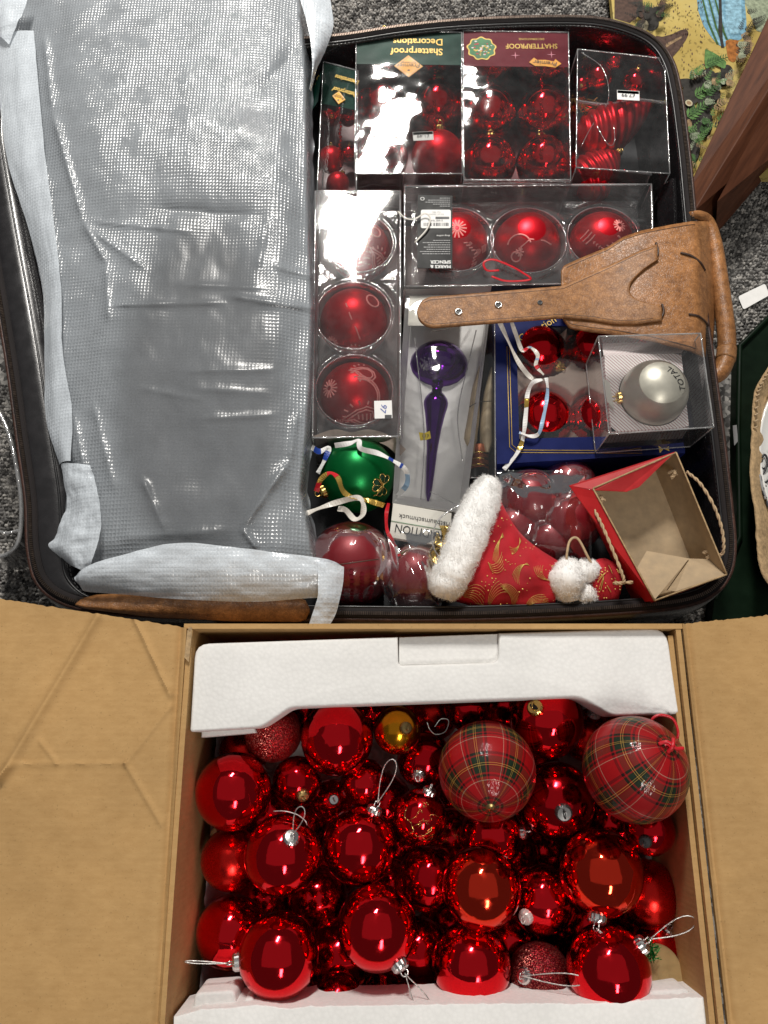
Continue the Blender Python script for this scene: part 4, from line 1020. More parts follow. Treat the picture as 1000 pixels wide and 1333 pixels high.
# tan disc and a twist of green tinsel in the corner
cd_ = P(858, 1268, .2); v, f = lathe([(0, .0016), (.026, .0016), (.028, .0008), (.028, -.0008), (.026, -.0016), (0, -.0016)], 40)
Rm = Matrix.Rotation(math.radians(14), 3, 'Y') @ Matrix.Rotation(math.radians(-12), 3, 'X')
disc = mk('disc_ornament', ([cd_ + Rm @ p for p in v], f), plain('tan_wooden_disc', (0.42, 0.29, 0.13), .6, 0, .15, 60, .2, 300)); props(disc, 'flat tan disc ornament edging out beside the lower corner bauble', 'ornament')
V_, F_ = [], []
for q in range(60):
    a = P(848 + random.gauss(0, 4), 1238 + random.gauss(0, 6), .214 + random.uniform(-.006, .006)); d0 = Vector((random.gauss(0, 1), random.gauss(0, 1), random.gauss(0, .6))).normalized() * random.uniform(.003, .007)
    s = d0.orthogonal().normalized() * .0005; k = len(V_); V_ += [a - d0 - s, a + d0 - s, a + d0 + s, a - d0 + s]; F_.append((k, k + 1, k + 2, k + 3))
props(mk('tinsel_twist', (V_, F_), plain('green_tinsel_foil', (0.02, 0.30, 0.06), .25, .8, .2, 100), smooth=False), 'tiny twist of green tinsel by the lower corner bauble', 'tinsel')
# ---------------------------------------------------------------- clear gift boxes and what lies in them
M['maroon_back'] = plain('glossy_red_card', (0.16, 0.006, 0.012), .4, 0, .2, 30); M['mauve_back'] = plain('grey_mauve_card', (0.26, 0.20, 0.19), .6, 0, .1, 30)
XD, YD = Vector((-1, 0, 0)), Vector((0, -1, 0))       # most of the print faces the far side, so it reads upside down
def sheet(a, b_, c, d, n=14, bow=0.0, seed=0, m=None):
    """quad a-b-c-d as a fine sheet with a soft bow"""
    a, b_, c, d = map(Vector, (a, b_, c, d)); nn = (b_ - a).cross(d - a).normalized()
    def fn(u, v):
        p = a.lerp(b_, u).lerp(d.lerp(c, u), v); e = math.sin(u * math.pi) * math.sin(v * math.pi)
        return p + nn * (bow * e + .0006 * nz(p.x * 30 + seed, p.y * 30, p.z * 30) * e)
    return gridmesh(n, m or n, fn)[:2]
def clear_box(root, top, zt, zb, mat='clear', inset=0.0, bow=.0012, seed=0, edge_r=.0010, backing=None):
    """five or six clear panels; top = 4 photo corners (TL, TR, BR, BL) at height zt"""
    zs_ = zt if hasattr(zt, '__len__') else [zt] * 4; T = [P(x, y, q) for (x, y), q in zip(top, zs_)]; c = sum(T, Vector()) / 4
    B = [Vector((lerp(p.x, c.x, inset), lerp(p.y, c.y, inset), zb)) for p in T]
    mk('top_panel', sheet(T[3], T[2], T[1], T[0], 18, bow, seed), M[mat], root)
    for i in range(4):
        j = (i + 1) % 4; mk('side_panel', sheet(B[i], B[j], T[j], T[i], 8, bow * .6, seed + i), M[mat], root)
    segs = []
    for i in range(4):
        j = (i + 1) % 4
        segs.append(tube([T[i].lerp(T[j], k / 10) + Vector((0, 0, .0006 * nz(k * .9, seed, i))) for k in range(11)], edge_r, 5)); segs.append(tube([T[i], T[i].lerp(B[i], .5), B[i]], edge_r * .8, 5)); segs.append(tube([B[i], B[j]], edge_r * .8, 5))
    mk('folded_edge', join(*segs), M['clear_edge'], root)
    if backing:
        c2 = sum(B, Vector()) / 4; mk('backing_card', slab([p.lerp(c2, .02) + Vector((0, 0, .0025)) for p in B], .0012), M[backing], root, smooth=False)
    return T, B
def card_panel(root, pts, mat, name='header_card', lift=.0006):
    pts = ccw([Vector(p) for p in pts]); return mk(name, prism([p + Vector((0, 0, lift)) for p in pts], [p - Vector((0, 0, .0003)) for p in pts]), M[mat], root, smooth=False)
def sticker(root, px, py, z, w, h, ang, mat='white_paper', txt=None, tsize=.006, band=None, flip=True, nrm=None, name='price_sticker'):
    c = P(px, py, z); r = Matrix.Rotation(ang, 3, 'Z'); x = r @ Vector((1, 0, 0)); y = r @ Vector((0, 1, 0))
    o = mk(name, slab([c - x * w / 2 - y * h / 2, c + x * w / 2 - y * h / 2, c + x * w / 2 + y * h / 2, c - x * w / 2 + y * h / 2], .0003), M[mat], root, smooth=False)
    s = -1 if flip else 1
    if txt: text(txt, tsize, M['dark_ink'], o, c - y * s * (h * .1 if band else 0) * -1 * 0, x * s, y * s, lift=.0003)
    if band:
        q = c + y * h * .32; mk('colour_band', slab([q - x * w * .48 - y * h * .15, q + x * w * .48 - y * h * .15, q + x * w * .48 + y * h * .15, q - x * w * .48 + y * h * .15], .0002), M[band], o, smooth=False)
        for v in o.children[-1].data.vertices: v.co.z += .0003
    return o
def inball(lab, px, py, rp, zc, mat, cd, cap='gold', group=None, loop=None, **kw):
    return bauble(lab, P(px, py, zc), rp * PM(py, zc), mat, cd, cap, .2, True, group, loop, **kw)
def chain(px0, py0, px1, py1, z, lab, r_=.0026, step=.0062):
    """string of small mirror beads"""
    a, b_ = P(px0, py0, z), P(px1, py1, z); L = (b_ - a).length; n = int(L / step); t = thing('bead_string', lab, 'bead string', tuple(a.lerp(b_, .5) - Vector((0, 0, r_))))
    me = get_sphere_low('red_chrome')
    for k in range(n + 1):
        p = a.lerp(b_, k / max(1, n)) + Vector((.0010 * math.sin(k * 1.7), 0, 0)); child('bead', me, t, Matrix.Translation(p - ORG[t.name]) @ Matrix.Scale(r_, 4))
_low = {}
def get_sphere_low(mk_):
    if mk_ not in _low: _low[mk_] = sphere_me(M[mk_], 14, 8)
    return _low[mk_]
def star(root, c, r, mat, n=5, ri=.42, rot=0, name='star'):
    c = Vector(c); v = [c + Vector((math.cos(rot + k * math.pi / n), math.sin(rot + k * math.pi / n), 0)) * (r if k % 2 == 0 else r * ri) for k in range(2 * n)]
    return mk(name, (v, [tuple(range(2 * n))]), M[mat], root, smooth=False)

ZT = .150
# --- slim green-headed box, leaning
def green_box(lab, top, zt, zb, hdr, rot, tsz, dia, dsz, seed, group, lift=0.0):
    c = P(sum(x for x, y in top) / 4, sum(y for x, y in top) / 4, zb)
    t = thing('ornament_box', lab, 'ornament box', tuple(c), group)
    T, B = clear_box(t, top, zt, zb, 'clear', 0, .0022, seed, backing='maroon_back'); zt = max(zt) if hasattr(zt, '__len__') else zt
    up = (T[0] - T[3]).normalized(); rt = (T[1] - T[0]).normalized(); d_ = .0008
    tl_ = .003 if dsz[0] < .02 else .0004
    h = [T[0], T[1], T[1].lerp(T[2], hdr), T[0].lerp(T[3], hdr)]
    cd = card_panel(t, [p - Vector((0, 0, .0016)) for p in h], 'green_card')
    m_ = (T[0] + T[1]) / 2
    text('Shatterproof', tsz, M['gold_ink'], cd, m_ - up * (T[0] - T[3]).length * hdr * .60 + rt * .012 - Vector((0, 0, .0007)), -rt, -up, sx=.85, bold=.0003, lift=tl_)
    text('Decorations', tsz, M['gold_ink'], cd, m_ - up * (T[0] - T[3]).length * hdr * .30 + rt * .014 - Vector((0, 0, .0007)), -rt, -up, sx=.85, bold=.0003, lift=tl_)
    q = P(*dia, zt) - Vector((0, 0, .0004)); q.z = (T[0].z + T[1].z) / 2 - .0002 + (tl_ - .0004); a, b_ = dsz
    di = card_panel(t, [q + rt * a, q + up * b_, q - rt * a, q - up * b_], 'yellow_ink', 'brand_diamond', .0002)
    ins = [q + rt * a * .86, q + up * b_ * .86, q - rt * a * .86, q - up * b_ * .86]
    mk('diamond_line', tube([p + Vector((0, 0, .0003)) for p in ins], .0003, 4, True), M['white_ink'], di)
    text('Premier', tsz * .62, M['dark_ink'], di, q - up * b_ * -.05, -rt, -up, lift=.0004, shear=.2)
    text('Christmas', tsz * .30, M['dark_ink'], di, q + up * b_ * .32, -rt, -up, lift=.0004)
    v = [q - up * b_ * .38 + Vector((math.cos(k) * .0022, math.sin(k) * .0013, .0004)) for k in np.linspace(0, 6.28, 10, False)]; mk('emblem', (v, [tuple(range(10))]), M['dark_ink'], di, smooth=False)
    return t, T
tA, TA = green_box('slim clear bauble box with a green header card, next to the packing film', [(421, 80), (466, 92), (464, 252), (413, 250)], [.132, .146, .146, .132], .062, .33, 0, .0105, (441, 124), (.0125, .0125), 3, 'clear ornament boxes')
# its side card with the end of the lettering
sa = sheet(P(406, 118, .100), P(419, 92, ZT - .001), P(414, 132, ZT - .001), P(402, 150, .100), 4); mk('side_card', sa, M['green_card'], tA, smooth=False)
text('S', .012, M['gold_ink'], tA, P(411, 108, .122), (-.7, -.4, -.6), (0, -1, 0), lift=-.002)
text('D', .010, M['gold_ink'], tA, P(413, 100, .128), (-.7, -.4, -.6), (0, -1, 0), lift=-.002)
gA = 'baubles in the slim green-headed box'
inball('shiny red bauble under the header of the slim green box', 431, 147, 16, .106, 'red_chrome', (.1, -.8, .5), 'gold', gA)
inball('satin red bauble in the middle of the slim green box', 431, 208, 17, .108, 'red_satin', (0, .95, .35), 'gold', gA)
inball('small dark red bauble beside the diamond of the slim box', 453, 152, 12, .100, 'red_chrome2', (.1, -.4, .8), 'gold', gA)
inball('satin red bauble at the foot of the slim green box', 440, 239, 15, .104, 'red_satin', (.45, .75, .6), 'gold', gA)
inball('glossy red bauble at the side of the slim green box', 454, 200, 11, .098, 'red_chrome', (.1, .4, .8), 'gold', gA)
chain(443, 160, 443, 215, .124, 'short red bead string inside the slim green-headed box')
# --- wide green-headed box
tB, TB = green_box('wide clear bauble box with a green header card and white glare', [(464, 40), (601, 42), (602, 226), (462, 226)], ZT, .050, .24, 0, .0185, (532, 86), (.0225, .0215), 8, 'clear ornament boxes')
sticker(tB, 551, 177, ZT + .0008, .031, .016, .06, 'white_paper', '£1.49', .0085, 'grey_ink')
gB = 'baubles in the wide green-headed box'; k = 0
for (x, y, m_, lab) in ((498, 76, 'red_chrome2', 'dark red bauble behind the Shatterproof lettering, diamond side away'), (567, 76, 'red_chrome2', 'dark red bauble behind the green header beside the maroon one'), (497, 141, 'red_chrome', 'shiny red bauble in the glare of the wide green box'),
                        (568, 141, 'red_chrome2', 'dark shiny bauble under the yellow diamond of the wide box'), (497, 205, 'red_chrome2', 'red bauble under the white glare at the foot of the wide box'), (570, 206, 'red_satin', 'glowing satin red bauble under the price sticker of the wide box')):
    inball(lab, x, y, 34.5, .094, m_, (.05, .9, .2 + .1 * k), 'gold', gB); k += 1
chain(566, 90, 566, 170, .130, 'red bead string inside the wide green-headed box')
# --- maroon-headed box
top = [(603, 40), (740, 42), (743, 234), (604, 234)]
c = P(672, 137, .05); tC = thing('ornament_box', 'clear bauble box with a maroon header card', 'ornament box', tuple(c), 'clear ornament boxes')
TC, BC = clear_box(tC, top, ZT, .050, 'clear', 0, .0036, 21, backing='maroon_back')
hdr = [TC[0], TC[1], TC[1].lerp(TC[2], .245), TC[0].lerp(TC[3], .245)]
cd = card_panel(tC, [p - Vector((0, 0, .0016)) for p in hdr], 'red_card')
text('SHATTERPROOF', .0135, M['gold_ink'], cd, P(692, 60, ZT - .0009), XD, YD, sx=.82, bold=.0002)
text('DECORATIONS', .0058, M['gold_ink'], cd, P(692, 51, ZT - .0009), XD, YD)
for (x, y) in ((671, 72), (718, 71)): star(cd, P(x, y, ZT - .0005), .0075, 'pink_ink', 4, .16, .0, 'printed_star')
# gold-edged wreath medallion
q = P(627, 63, ZT - .0004); R_ = .0225
v = [q + Vector((math.cos(a), math.sin(a), 0)) * R_ * (1 + .07 * math.sin(a * 9)) for a in np.linspace(0, 2 * math.pi, 54, False)]
md = mk('medallion', (v, [tuple(range(54))]), M['gold_ink'], cd, smooth=False)
v = [q + Vector((math.cos(a), math.sin(a), 0)) * R_ * .9 * (1 + .07 * math.sin(a * 9)) + Vector((0, 0, .0002)) for a in np.linspace(0, 2 * math.pi, 54, False)]; mk('wreath', (v, [tuple(range(54))]), M['green_ink'], md, smooth=False)
V_, F_ = [], []
for k in range(46):
    a = random.uniform(0, 6.28); rr_ = random.uniform(0, R_ * .75); s = random.uniform(.0008, .0024); p = q + Vector((rr_ * math.cos(a), rr_ * math.sin(a), .0003 + k * 4e-6)); o = len(V_)
    V_ += [p + Vector((s * math.cos(b), s * .7 * math.sin(b), 0)) for b in np.linspace(0, 6.28, 6, False)]; F_.append(tuple(range(o, o + 6)))
for nm, mt, sl in (('printed_berry', 'red_ink', 0), ('printed_petal', 'white_ink', 1), ('printed_bell', 'gold_ink', 2)):
    vv, ff = [], []
    for k, fc in enumerate(F_):
        if k % 3 == sl: ff.append(tuple(range(len(vv), len(vv) + 6))); vv += [V_[i] for i in fc]
    mk(nm, (vv, ff), M[mt], md, smooth=False)
rb = ribbon([P(x, y, ZT + .0004) for x, y in ((692, 78), (698, 82), (710, 82), (722, 84), (727, 80))], .0125, .0003, side=(0, 1, 0)); rbo = mk('brand_ribbon', rb, M['yellow_ink'], cd, smooth=False)
text('Premier', .0115, M['dark_ink'], rbo, P(710, 82, ZT + .0008), XD + Vector((0, .12, 0)), YD, shear=.1)
gC = 'baubles in the maroon-headed box'; k = 0
for (x, y, m_, lab) in ((637, 84, 'red_chrome2', 'dark red bauble below the medallion of the maroon box'), (706, 84, 'red_chrome2', 'dark red bauble below the ribbon print of the maroon box'), (637, 149, 'red_chrome', 'shiny red bauble in the middle row of the maroon box by the glare'),
                        (706, 149, 'red_chrome', 'shiny red bauble in the middle row of the maroon box by the spiral ornaments'), (637, 213, 'red_chrome', 'shiny red bauble in the foot row of the maroon box under the glare'), (706, 213, 'red_chrome', 'shiny red bauble in the foot row of the maroon box by the spirals')):
    inball(lab, x, y, 34.5, .094, m_, (.05 * (-1) ** k, .9, .25), 'gold', gC); k += 1
chain(635, 92, 635, 130, .133, 'red bead string below the medallion in the maroon box'); chain(705, 92, 705, 205, .133, 'long red bead string down the maroon box')
# --- box of spiral ornaments
top = [(752, 64), (865, 76), (872, 226), (750, 218)]
c = P(812, 146, .05); tD = thing('ornament_box', 'clear box of twisted red ornaments with a pink-topped price sticker', 'ornament box', tuple(c), 'clear ornament boxes')
TD, BD = clear_box(tD, top, ZT + .004, .050, 'clear', 0, .0008, 33)
sticker(tD, 818, 124, ZT + .006, .034, .018, -.07, 'white_paper', '£7.99', .0095, 'pink_ink')
mk('inner_strap', tube(smooth_path([P(752, 132, .138), P(790, 136, .140), P(830, 130, .140), P(866, 134, .138)], 8), .0022, 6), M['clear_edge'], tD)
for pts in ([(757, 68), (785, 90), (792, 130), (770, 165), (757, 190)], [(770, 150), (790, 186), (800, 184), (798, 150)]):
    mk('inner_fold', tube(smooth_path([P(x, y, .141) for x, y in pts], 8), .0007, 5), M['clear_edge'], tD)
def spiral(lab, a, b_, rmax, cap, turns=5, twist=9):
    """twisted drop ornament between a (cap end) and b (point)"""
    a, b_ = Vector(a), Vector(b_); ax = (a - b_).normalized(); L = (a - b_).length; t = thing('spiral_ornament', lab, 'ornament', (a.x, a.y, min(a.z, b_.z) - rmax), 'twisted red ornaments')
    e1 = ax.orthogonal().normalized(); e2 = ax.cross(e1); V, F = [], []; nu, nv = 90, 70
    for j in range(nv + 1):
        s = j / nv; R0 = rmax * (math.sin(min(1, s * 1.0) ** .62 * math.pi) ** .7 if 0 < s < 1 else 0.02); 
        for i in range(nu):
            th_ = 2 * math.pi * i / nu; R1 = R0 * (1 + .13 * abs(math.sin(3 * (th_ + twist * s))) - .06)
            V.append(b_ + ax * L * s + (e1 * math.cos(th_) + e2 * math.sin(th_)) * R1)
    for j in range(nv):
        for i in range(nu): l = (i + 1) % nu; F.append((j * nu + i, j * nu + l, (j + 1) * nu + l, (j + 1) * nu + i))
    mk('twisted_body', (V, F), M['red_satin'], t)
    cp = child('cap', get_cap(cap), t, Matrix.Translation(a - ORG[t.name] - ax * .002) @ align_z(ax) @ Matrix.Scale(.0058, 4)); rg = bpy.data.objects.new('ring', get_ring(cap)); COL.objects.link(rg); rg.parent = cp
spiral('twisted red ornament lying with its gold cap toward the box corner', P(849, 134, .118), P(752, 192, .104), .037, 'gold')
spiral('twisted red ornament at the foot of its clear box', P(806, 198, .116), P(750, 250, .100), .036, 'gold')
inball('dark red bauble with a gold cap near the suitcase corner', 826, 112, 19, .100, 'red_chrome2', (.05, .55, .85), 'gold')
inball('shiny red bauble beside the gold-capped one in the spiral box', 778, 104, 19, .104, 'red_chrome', (-.2, .3, -.9), 'gold')
inball('small bright red bauble at the head of the spiral box', 799, 82, 12, .108, 'red_chrome', (.2, .9, .2), 'gold')
inball('slim red bauble at the maroon side of the spiral box', 757, 112, 12, .104, 'red_chrome2', (-.2, -.6, .6), 'gold')
V_, F_ = [], []
for q_ in range(90):
    a = P(random.gauss(762, 9), random.gauss(138, 6), .128 + random.uniform(-.006, .006)); d0 = Vector((random.gauss(0, 1), random.gauss(0, 1), random.gauss(0, .5))).normalized() * random.uniform(.003, .009); s = d0.orthogonal().normalized() * .0005; o = len(V_)
    V_ += [a - d0 - s, a + d0 - s, a + d0 + s, a - d0 + s]; F_.append((o, o + 1, o + 2, o + 3))
props(mk('tinsel_bunch', (V_, F_), M['gold'], smooth=False), 'small bunch of gold tinsel at the edge of the spiral box', 'tinsel')
chain(813, 222, 824, 238, .116, 'short bead tail at the foot of the spiral box', .0024, .005)

# ---------------------------------------------------------------- patterned satin baubles in blister packs
def sph_strokes(root, c, R, front, strokes, w, mat='red_print', name='printed_pattern', lift=.0008):
    """thin raised lines on a ball; strokes are polylines in degrees about the direction front"""
    f = Vector(front).normalized(); e1 = Vector((1, 0, 0)); e1 = (e1 - f * e1.dot(f)).normalized(); e2 = f.cross(e1); V, F = [], []
    for st in strokes:
        pts = []
        for (a, b_) in st:
            r_ = math.hypot(a, b_); ph = math.radians(r_); u = (e1 * a + e2 * b_) / r_ if r_ > 1e-6 else e1; pts.append((f * math.cos(ph) + u * math.sin(ph)))
        o = len(V)
        for i, d in enumerate(pts):
            t = (pts[min(i + 1, len(pts) - 1)] - pts[max(i - 1, 0)]); s = t.cross(d).normalized() * w / 2
            p = Vector(c) + d * (R + lift); e = Vector(c) + d * (R - .0006)
            V += [e - s * 1.1, p - s * .6, p + s * .6, e + s * 1.1]
        for i in range(len(pts) - 1):
            a = o + i * 4; b2 = a + 4
            for k in range(3): F.append((a + k, a + k + 1, b2 + k + 1, b2 + k))
    return mk(name, (V, F), M[mat], root)
def flower(cx, cy, r0, r1, n): return [[(cx + math.cos(a) * lerp(r0, r1, t), cy + math.sin(a) * lerp(r0, r1, t)) for t in (0, .33, .66, 1)] for a in np.linspace(0, 2 * math.pi, n, False)]
def circ(cx, cy, r, a0=0, a1=360, n=16, sq=1.0): return [(cx + r * math.cos(math.radians(a)), cy + r * sq * math.sin(math.radians(a))) for a in np.linspace(a0, a1, n)]
def paisley(cx, cy, s, rot):
    out = []; R2 = lambda x, y: (cx + s * (x * math.cos(rot) - y * math.sin(rot)), cy + s * (x * math.sin(rot) + y * math.cos(rot)))
    for q in (1.0, .72): out.append([R2(q * x, q * y) for x, y in [(0, -1), (.55, -.75), (.72, -.1), (.45, .55), (0, 1.1), (-.35, 1.5), (-.3, .9), (-.62, .3), (-.7, -.3), (-.5, -.8), (0, -1)]])
    for a in np.linspace(.3, 2 * math.pi + .3, 15): out.append([R2(math.cos(a) * q * .78, math.sin(a) * q * 1.0 + .02) for q in (1.12, 1.28, 1.42)])
    for k in range(4): out.append([R2(-.3 + .05 * k, -.5 + .28 * k), R2(.3 - .03 * k, -.42 + .28 * k)])
    return out
def chevron(cx, cy, s, rot):
    R2 = lambda x, y: (cx + s * (x * math.cos(rot) - y * math.sin(rot)), cy + s * (x * math.sin(rot) + y * math.cos(rot))); out = []
    for q in (0, .16, .32): out.append([R2(-1 + q * .3, .9), R2(-.5 + q, 0), R2(-1 + q * .3, -.9)])
    for k in range(9):
        t = k / 8; y = lerp(.9, -.9, t); x = -1 + .5 * (1 - abs(y) / .9); out.append([R2(x - .08, y), R2(x - .36, y + .08 * (1 if y > 0 else -1))])
    for k in range(3): out.append([R2(.0 + .2 * k, -.28), R2(.0 + .2 * k, .0), R2(.06 + .2 * k, .28)])
    return out
def blister(root, top, zt, zb, cups, seed):
    T, B = clear_box(root, top, zt, zb, 'clear_flat', -.02, .0010, seed, .0013, backing='mauve_back')
    # formed inner tray: a sheet with a round cup under each bauble
    zc = zt - .030; a, b_, c_, d_ = [p.copy() for p in T]
    for p in (a, b_, c_, d_): p.z = zc
    nu, nv = (70, 34) if abs((b_ - a).length) > abs((d_ - a).length) else (34, 70)
    def fn(u, v):
        p = d_.lerp(c_, lerp(.03, .97, u)).lerp(a.lerp(b_, lerp(.03, .97, u)), lerp(.03, .97, v)); z_ = zc
        for (cc, R) in cups:
            d = math.hypot(p.x - cc.x, p.y - cc.y) / R
            if d < 1.06: z_ = zc - R * 1.06 * math.sqrt(max(0, 1.06 ** 2 - d * d)) * .9 - .002
            elif d < 1.30: z_ = max(z_, zc + .006 * math.sin((d - 1.06) / .24 * math.pi))
        p.z = max(zb + .003, z_); return p
    mk('formed_tray', gridmesh(nu, nv, fn)[:2], M['blister'], root)
    for (cc, R) in cups: mk('cup_rim', tube([Vector((cc.x + R * 1.10 * math.cos(q), cc.y + R * 1.10 * math.sin(q), zc + .004)) for q in np.linspace(0, 2 * math.pi, 40, False)], .0011, 6, True), M['clear_edge'], root)
    mk('flange', tube([P(x, y, zt - .003) + Vector((0, 0, 0)) for x, y in [(lerp(p[0], q[0], k / 8), lerp(p[1], q[1], k / 8)) for p, q in zip(top, top[1:] + top[:1]) for k in range(8)]], .0018, 6, True), M['clear_edge'], root)
ZE = .142
def patterned(lab, px, py, rp, zc, front, strokes, w=.0026, group='patterned satin baubles in blister packs', cd=(0, .95, -.3)):
    t = inball(lab, px, py, rp, zc, 'red_satin', cd, 'gold', group); R = rp * PM(py, zc); c = P(px, py, zc)
    if strokes: sph_strokes(t, c, R, front, strokes, w)
    return c, R
tocam = lambda x, y, z: (Vector((0, 0, CAMH)) - P(x, y, z)).normalized()
zc = .096
eb = [patterned('plain-fronted satin red bauble at the head of the tall blister pack', 469, 327, 39, zc, tocam(469, 327, zc), paisley(38, -20, 22, .4) + paisley(-2, -52, 16, 1.6)[:2] + [circ(34, 40, 12)]),
      patterned('satin red bauble with a scratch line, middle of the tall blister pack', 461, 421, 44, zc - .003, tocam(461, 421, zc), [[(-14, 34), (-6, 12), (4, -10), (10, -26)]] + flower(-42, -36, 4, 13, 12) + paisley(5, -52, 14, .9) + [circ(38, 44, 14)]),
      patterned('satin red bauble with pale paisley print at the foot of the tall pack', 462, 517, 45, zc - .004, tocam(462, 517, zc), flower(-46, 16, 4, 17, 14) + paisley(16, -34, 26, 1.5) + paisley(20, 44, 20, 1.2)[:9] + flower(-30, -50, 3, 11, 10) + [circ(10, 0, 34, -30, 100), circ(10, 0, 30, -30, 100)])]
te = thing('blister_pack', 'tall clear blister pack of three satin red baubles beside the film', 'blister pack', tuple(P(465, 410, .048)), 'clear blister packs')
blister(te, [(411, 249), (521, 249), (521, 568), (407, 570)], ZE, .048, eb, 41)
stE = sticker(te, 499, 533, ZE + .001, .024, .026, .03, 'white_paper', None)
text('97', .012, M['blue_ink'], stE, P(499, 531, ZE + .0012), (-.2, -1, 0), (1, -.2, 0), shear=.2)
mk('barcode_corner', slab([P(501, 540, ZE + .0013), P(510, 540, ZE + .0013), P(510, 545, ZE + .0013), P(501, 545, ZE + .0013)], .0002), M['dark_ink'], stE, smooth=False)
fb_ = [patterned('satin red bauble with pale flower print behind the black swing tag', 593, 322, 43, zc, tocam(593, 322, zc), flower(2, 32, 6, 17, 14) + [circ(2, 32, 5)] + chevron(52, -4, 24, .35) + flower(-4, -48, 5, 14, 14)),
       patterned('satin red bauble with a red ribbon, middle of the wide blister pack', 685, 323, 44, zc, tocam(685, 323, zc), [circ(-12, 2, 20, 20, 170), circ(-16, -14, 8), [(-10, -12), (-8, 2), (6, 14), (30, 12), (44, 6)]] + flower(-10, -6, 2, 7, 7)),
       patterned('satin red bauble with a pale banded print partly under the strap', 781, 320, 42, zc, tocam(781, 320, zc), chevron(-16, 10, 38, 2.5) + flower(34, 38, 4, 13, 12) + paisley(20, -30, 18, .5))]
tf = thing('blister_pack', 'wide clear blister pack of three satin red baubles under the strap', 'blister pack', tuple(P(688, 310, .048)), 'clear blister packs')
blister(tf, [(527, 243), (848, 240), (851, 368), (527, 373)], ZE, .048, fb_, 47)
r3 = smooth_path([P(650, 352, .148), P(634, 352, .150), P(630, 342, .152), P(642, 338, .152), P(664, 346, .150), P(682, 356, .148), P(690, 364, .147), P(660, 366, .147), P(640, 360, .148)], 8)
mk('hanging_ribbon', ribbon(r3, .0032, .0004), M['red_ribbon'], tf)
# swing tag
tg = thing('swing_tag', 'black printed swing tag with a barcode lying on the wide blister pack', 'tag', tuple(P(566, 302, ZE + .003)))
card = [P(544, 254, .1465), P(589, 255, .1465), P(589, 350, .1465), P(543, 349, .1465)]
cd = card_panel(tg, card, 'black_card', 'card'); zt_ = .1474
text('MARKS &', .0072, M['white_ink'], cd, P(587, 347, zt_), XD, YD, align='LEFT', bold=.0002)
text('SPENCER', .0072, M['white_ink'], cd, P(587, 341, zt_), XD, YD, align='LEFT', bold=.0002)
text('shop online', .0042, M['white_ink'], cd, P(586, 307, zt_), XD, YD, align='LEFT')
for i in range(7): 
    y = 313 + i * 2.9; w = (20, 33, 28, 34, 31, 38, 33)[i]; V_, F_ = [], []; x = 586.0
    while x > 586 - w:
        wd = random.uniform(1.2, 3.4); a = box(P(x - wd / 2, y, zt_ + .0001), (wd * .00112, .0013, .0002)); V_, F_ = join((V_, F_), a); x -= wd + .7
    mk('small_print', (V_, F_), M['grey_ink'], cd, smooth=False)
for i in range(5):
    y = 258 + i * 2.6; w = (14, 26, 30, 22, 13)[i]; V_, F_ = [], []; x = 586.0
    while x > 586 - w:
        wd = random.uniform(1.2, 3.4); a = box(P(x - wd / 2, y, zt_ + .0001), (wd * .00115, .0012, .0002)); V_, F_ = join((V_, F_), a); x -= wd + .7
    mk('small_print', (V_, F_), M['grey_ink'], cd, smooth=False)
mk('round_mark', tube([P(550, 259, zt_ + .0003) + Vector((.0026 * math.cos(a), .0026 * math.sin(a), 0)) for a in np.linspace(0, 6.28, 18, False)], .0007, 5, True), M['white_ink'], cd)
bl = mk('barcode_label', slab([P(x, y, zt_ + .0005) for x, y in rounded([(548, 273), (587, 273), (587, 297), (548, 297)], 2.5)], .0003), M['white_paper'], cd, smooth=False)
V_, F_ = [], []; x = 552.0
while x < 584:
    w = random.choice((.5, .7, 1.0, 1.6)); V_, F_ = join((V_, F_), box(P(x, 292.0, zt_ + .0008), (w * .0011, .0052, .0002))); x += w + random.choice((.5, .7, 1.1))
mk('barcode', (V_, F_), M['dark_ink'], bl, smooth=False)
text('0 448 7640', .0042, M['dark_ink'], bl, P(568, 287, zt_ + .0008), XD, YD); text('Set of 3 Baubles', .0034, M['grey_ink'], bl, P(568, 279, zt_ + .0008), XD, YD); text('T64  9801', .0032, M['grey_ink'], bl, P(568, 276, zt_ + .0008), XD, YD)
mk('dark_bar', slab([P(567, 282, zt_ + .0008), P(585, 282, zt_ + .0008), P(585, 285, zt_ + .0008), P(567, 285, zt_ + .0008)], .0002), M['dark_ink'], bl, smooth=False)
mk('tag_string', ribbon(smooth_path([P(518, 275, .150), P(528, 284, .152), P(540, 285, .152), P(553, 278, .153), P(560, 284, .152), P(556, 298, .151), P(540, 316, .149)], 8), .0022, .0004), M['white_ribbon'], tg)

# ---------------------------------------------------------------- boxed purple tree top
tG = thing('tree_top_box', 'white carton with a clear film front holding the purple tree top', 'ornament box', tuple(P(570, 520, .047)))
G0 = [P(528, 384, .128), P(641, 384, .128), P(606, 668, .132), P(511, 655, .132)]
Gb = [Vector((p.x, p.y, .048)) for p in G0]
gi = [P(536, 395, .104), P(634, 395, .104), P(598, 655, .104), P(519, 645, .104)]
mk('carton_tray', (G0 + Gb + gi, [(8, 11, 10, 9), (0, 4, 5, 1), (1, 5, 6, 2), (2, 6, 7, 3), (3, 7, 4, 0), (0, 1, 9, 8), (1, 2, 10, 9), (2, 3, 11, 10), (3, 0, 8, 11)]), M['white_paper'], tG, smooth=False)
ef = [P(512, 655, .1335), P(588, 668, .1335), P(584, 712, .127), P(507, 699, .127)]
pe = mk('end_panel', prism(ef[::-1], [p - Vector((0, .0, .010)) for p in ef[::-1]]), M['white_card'], tG, smooth=False)
xd = (ef[0] - ef[1]).normalized(); yd = (ef[3] - ef[0]).normalized()
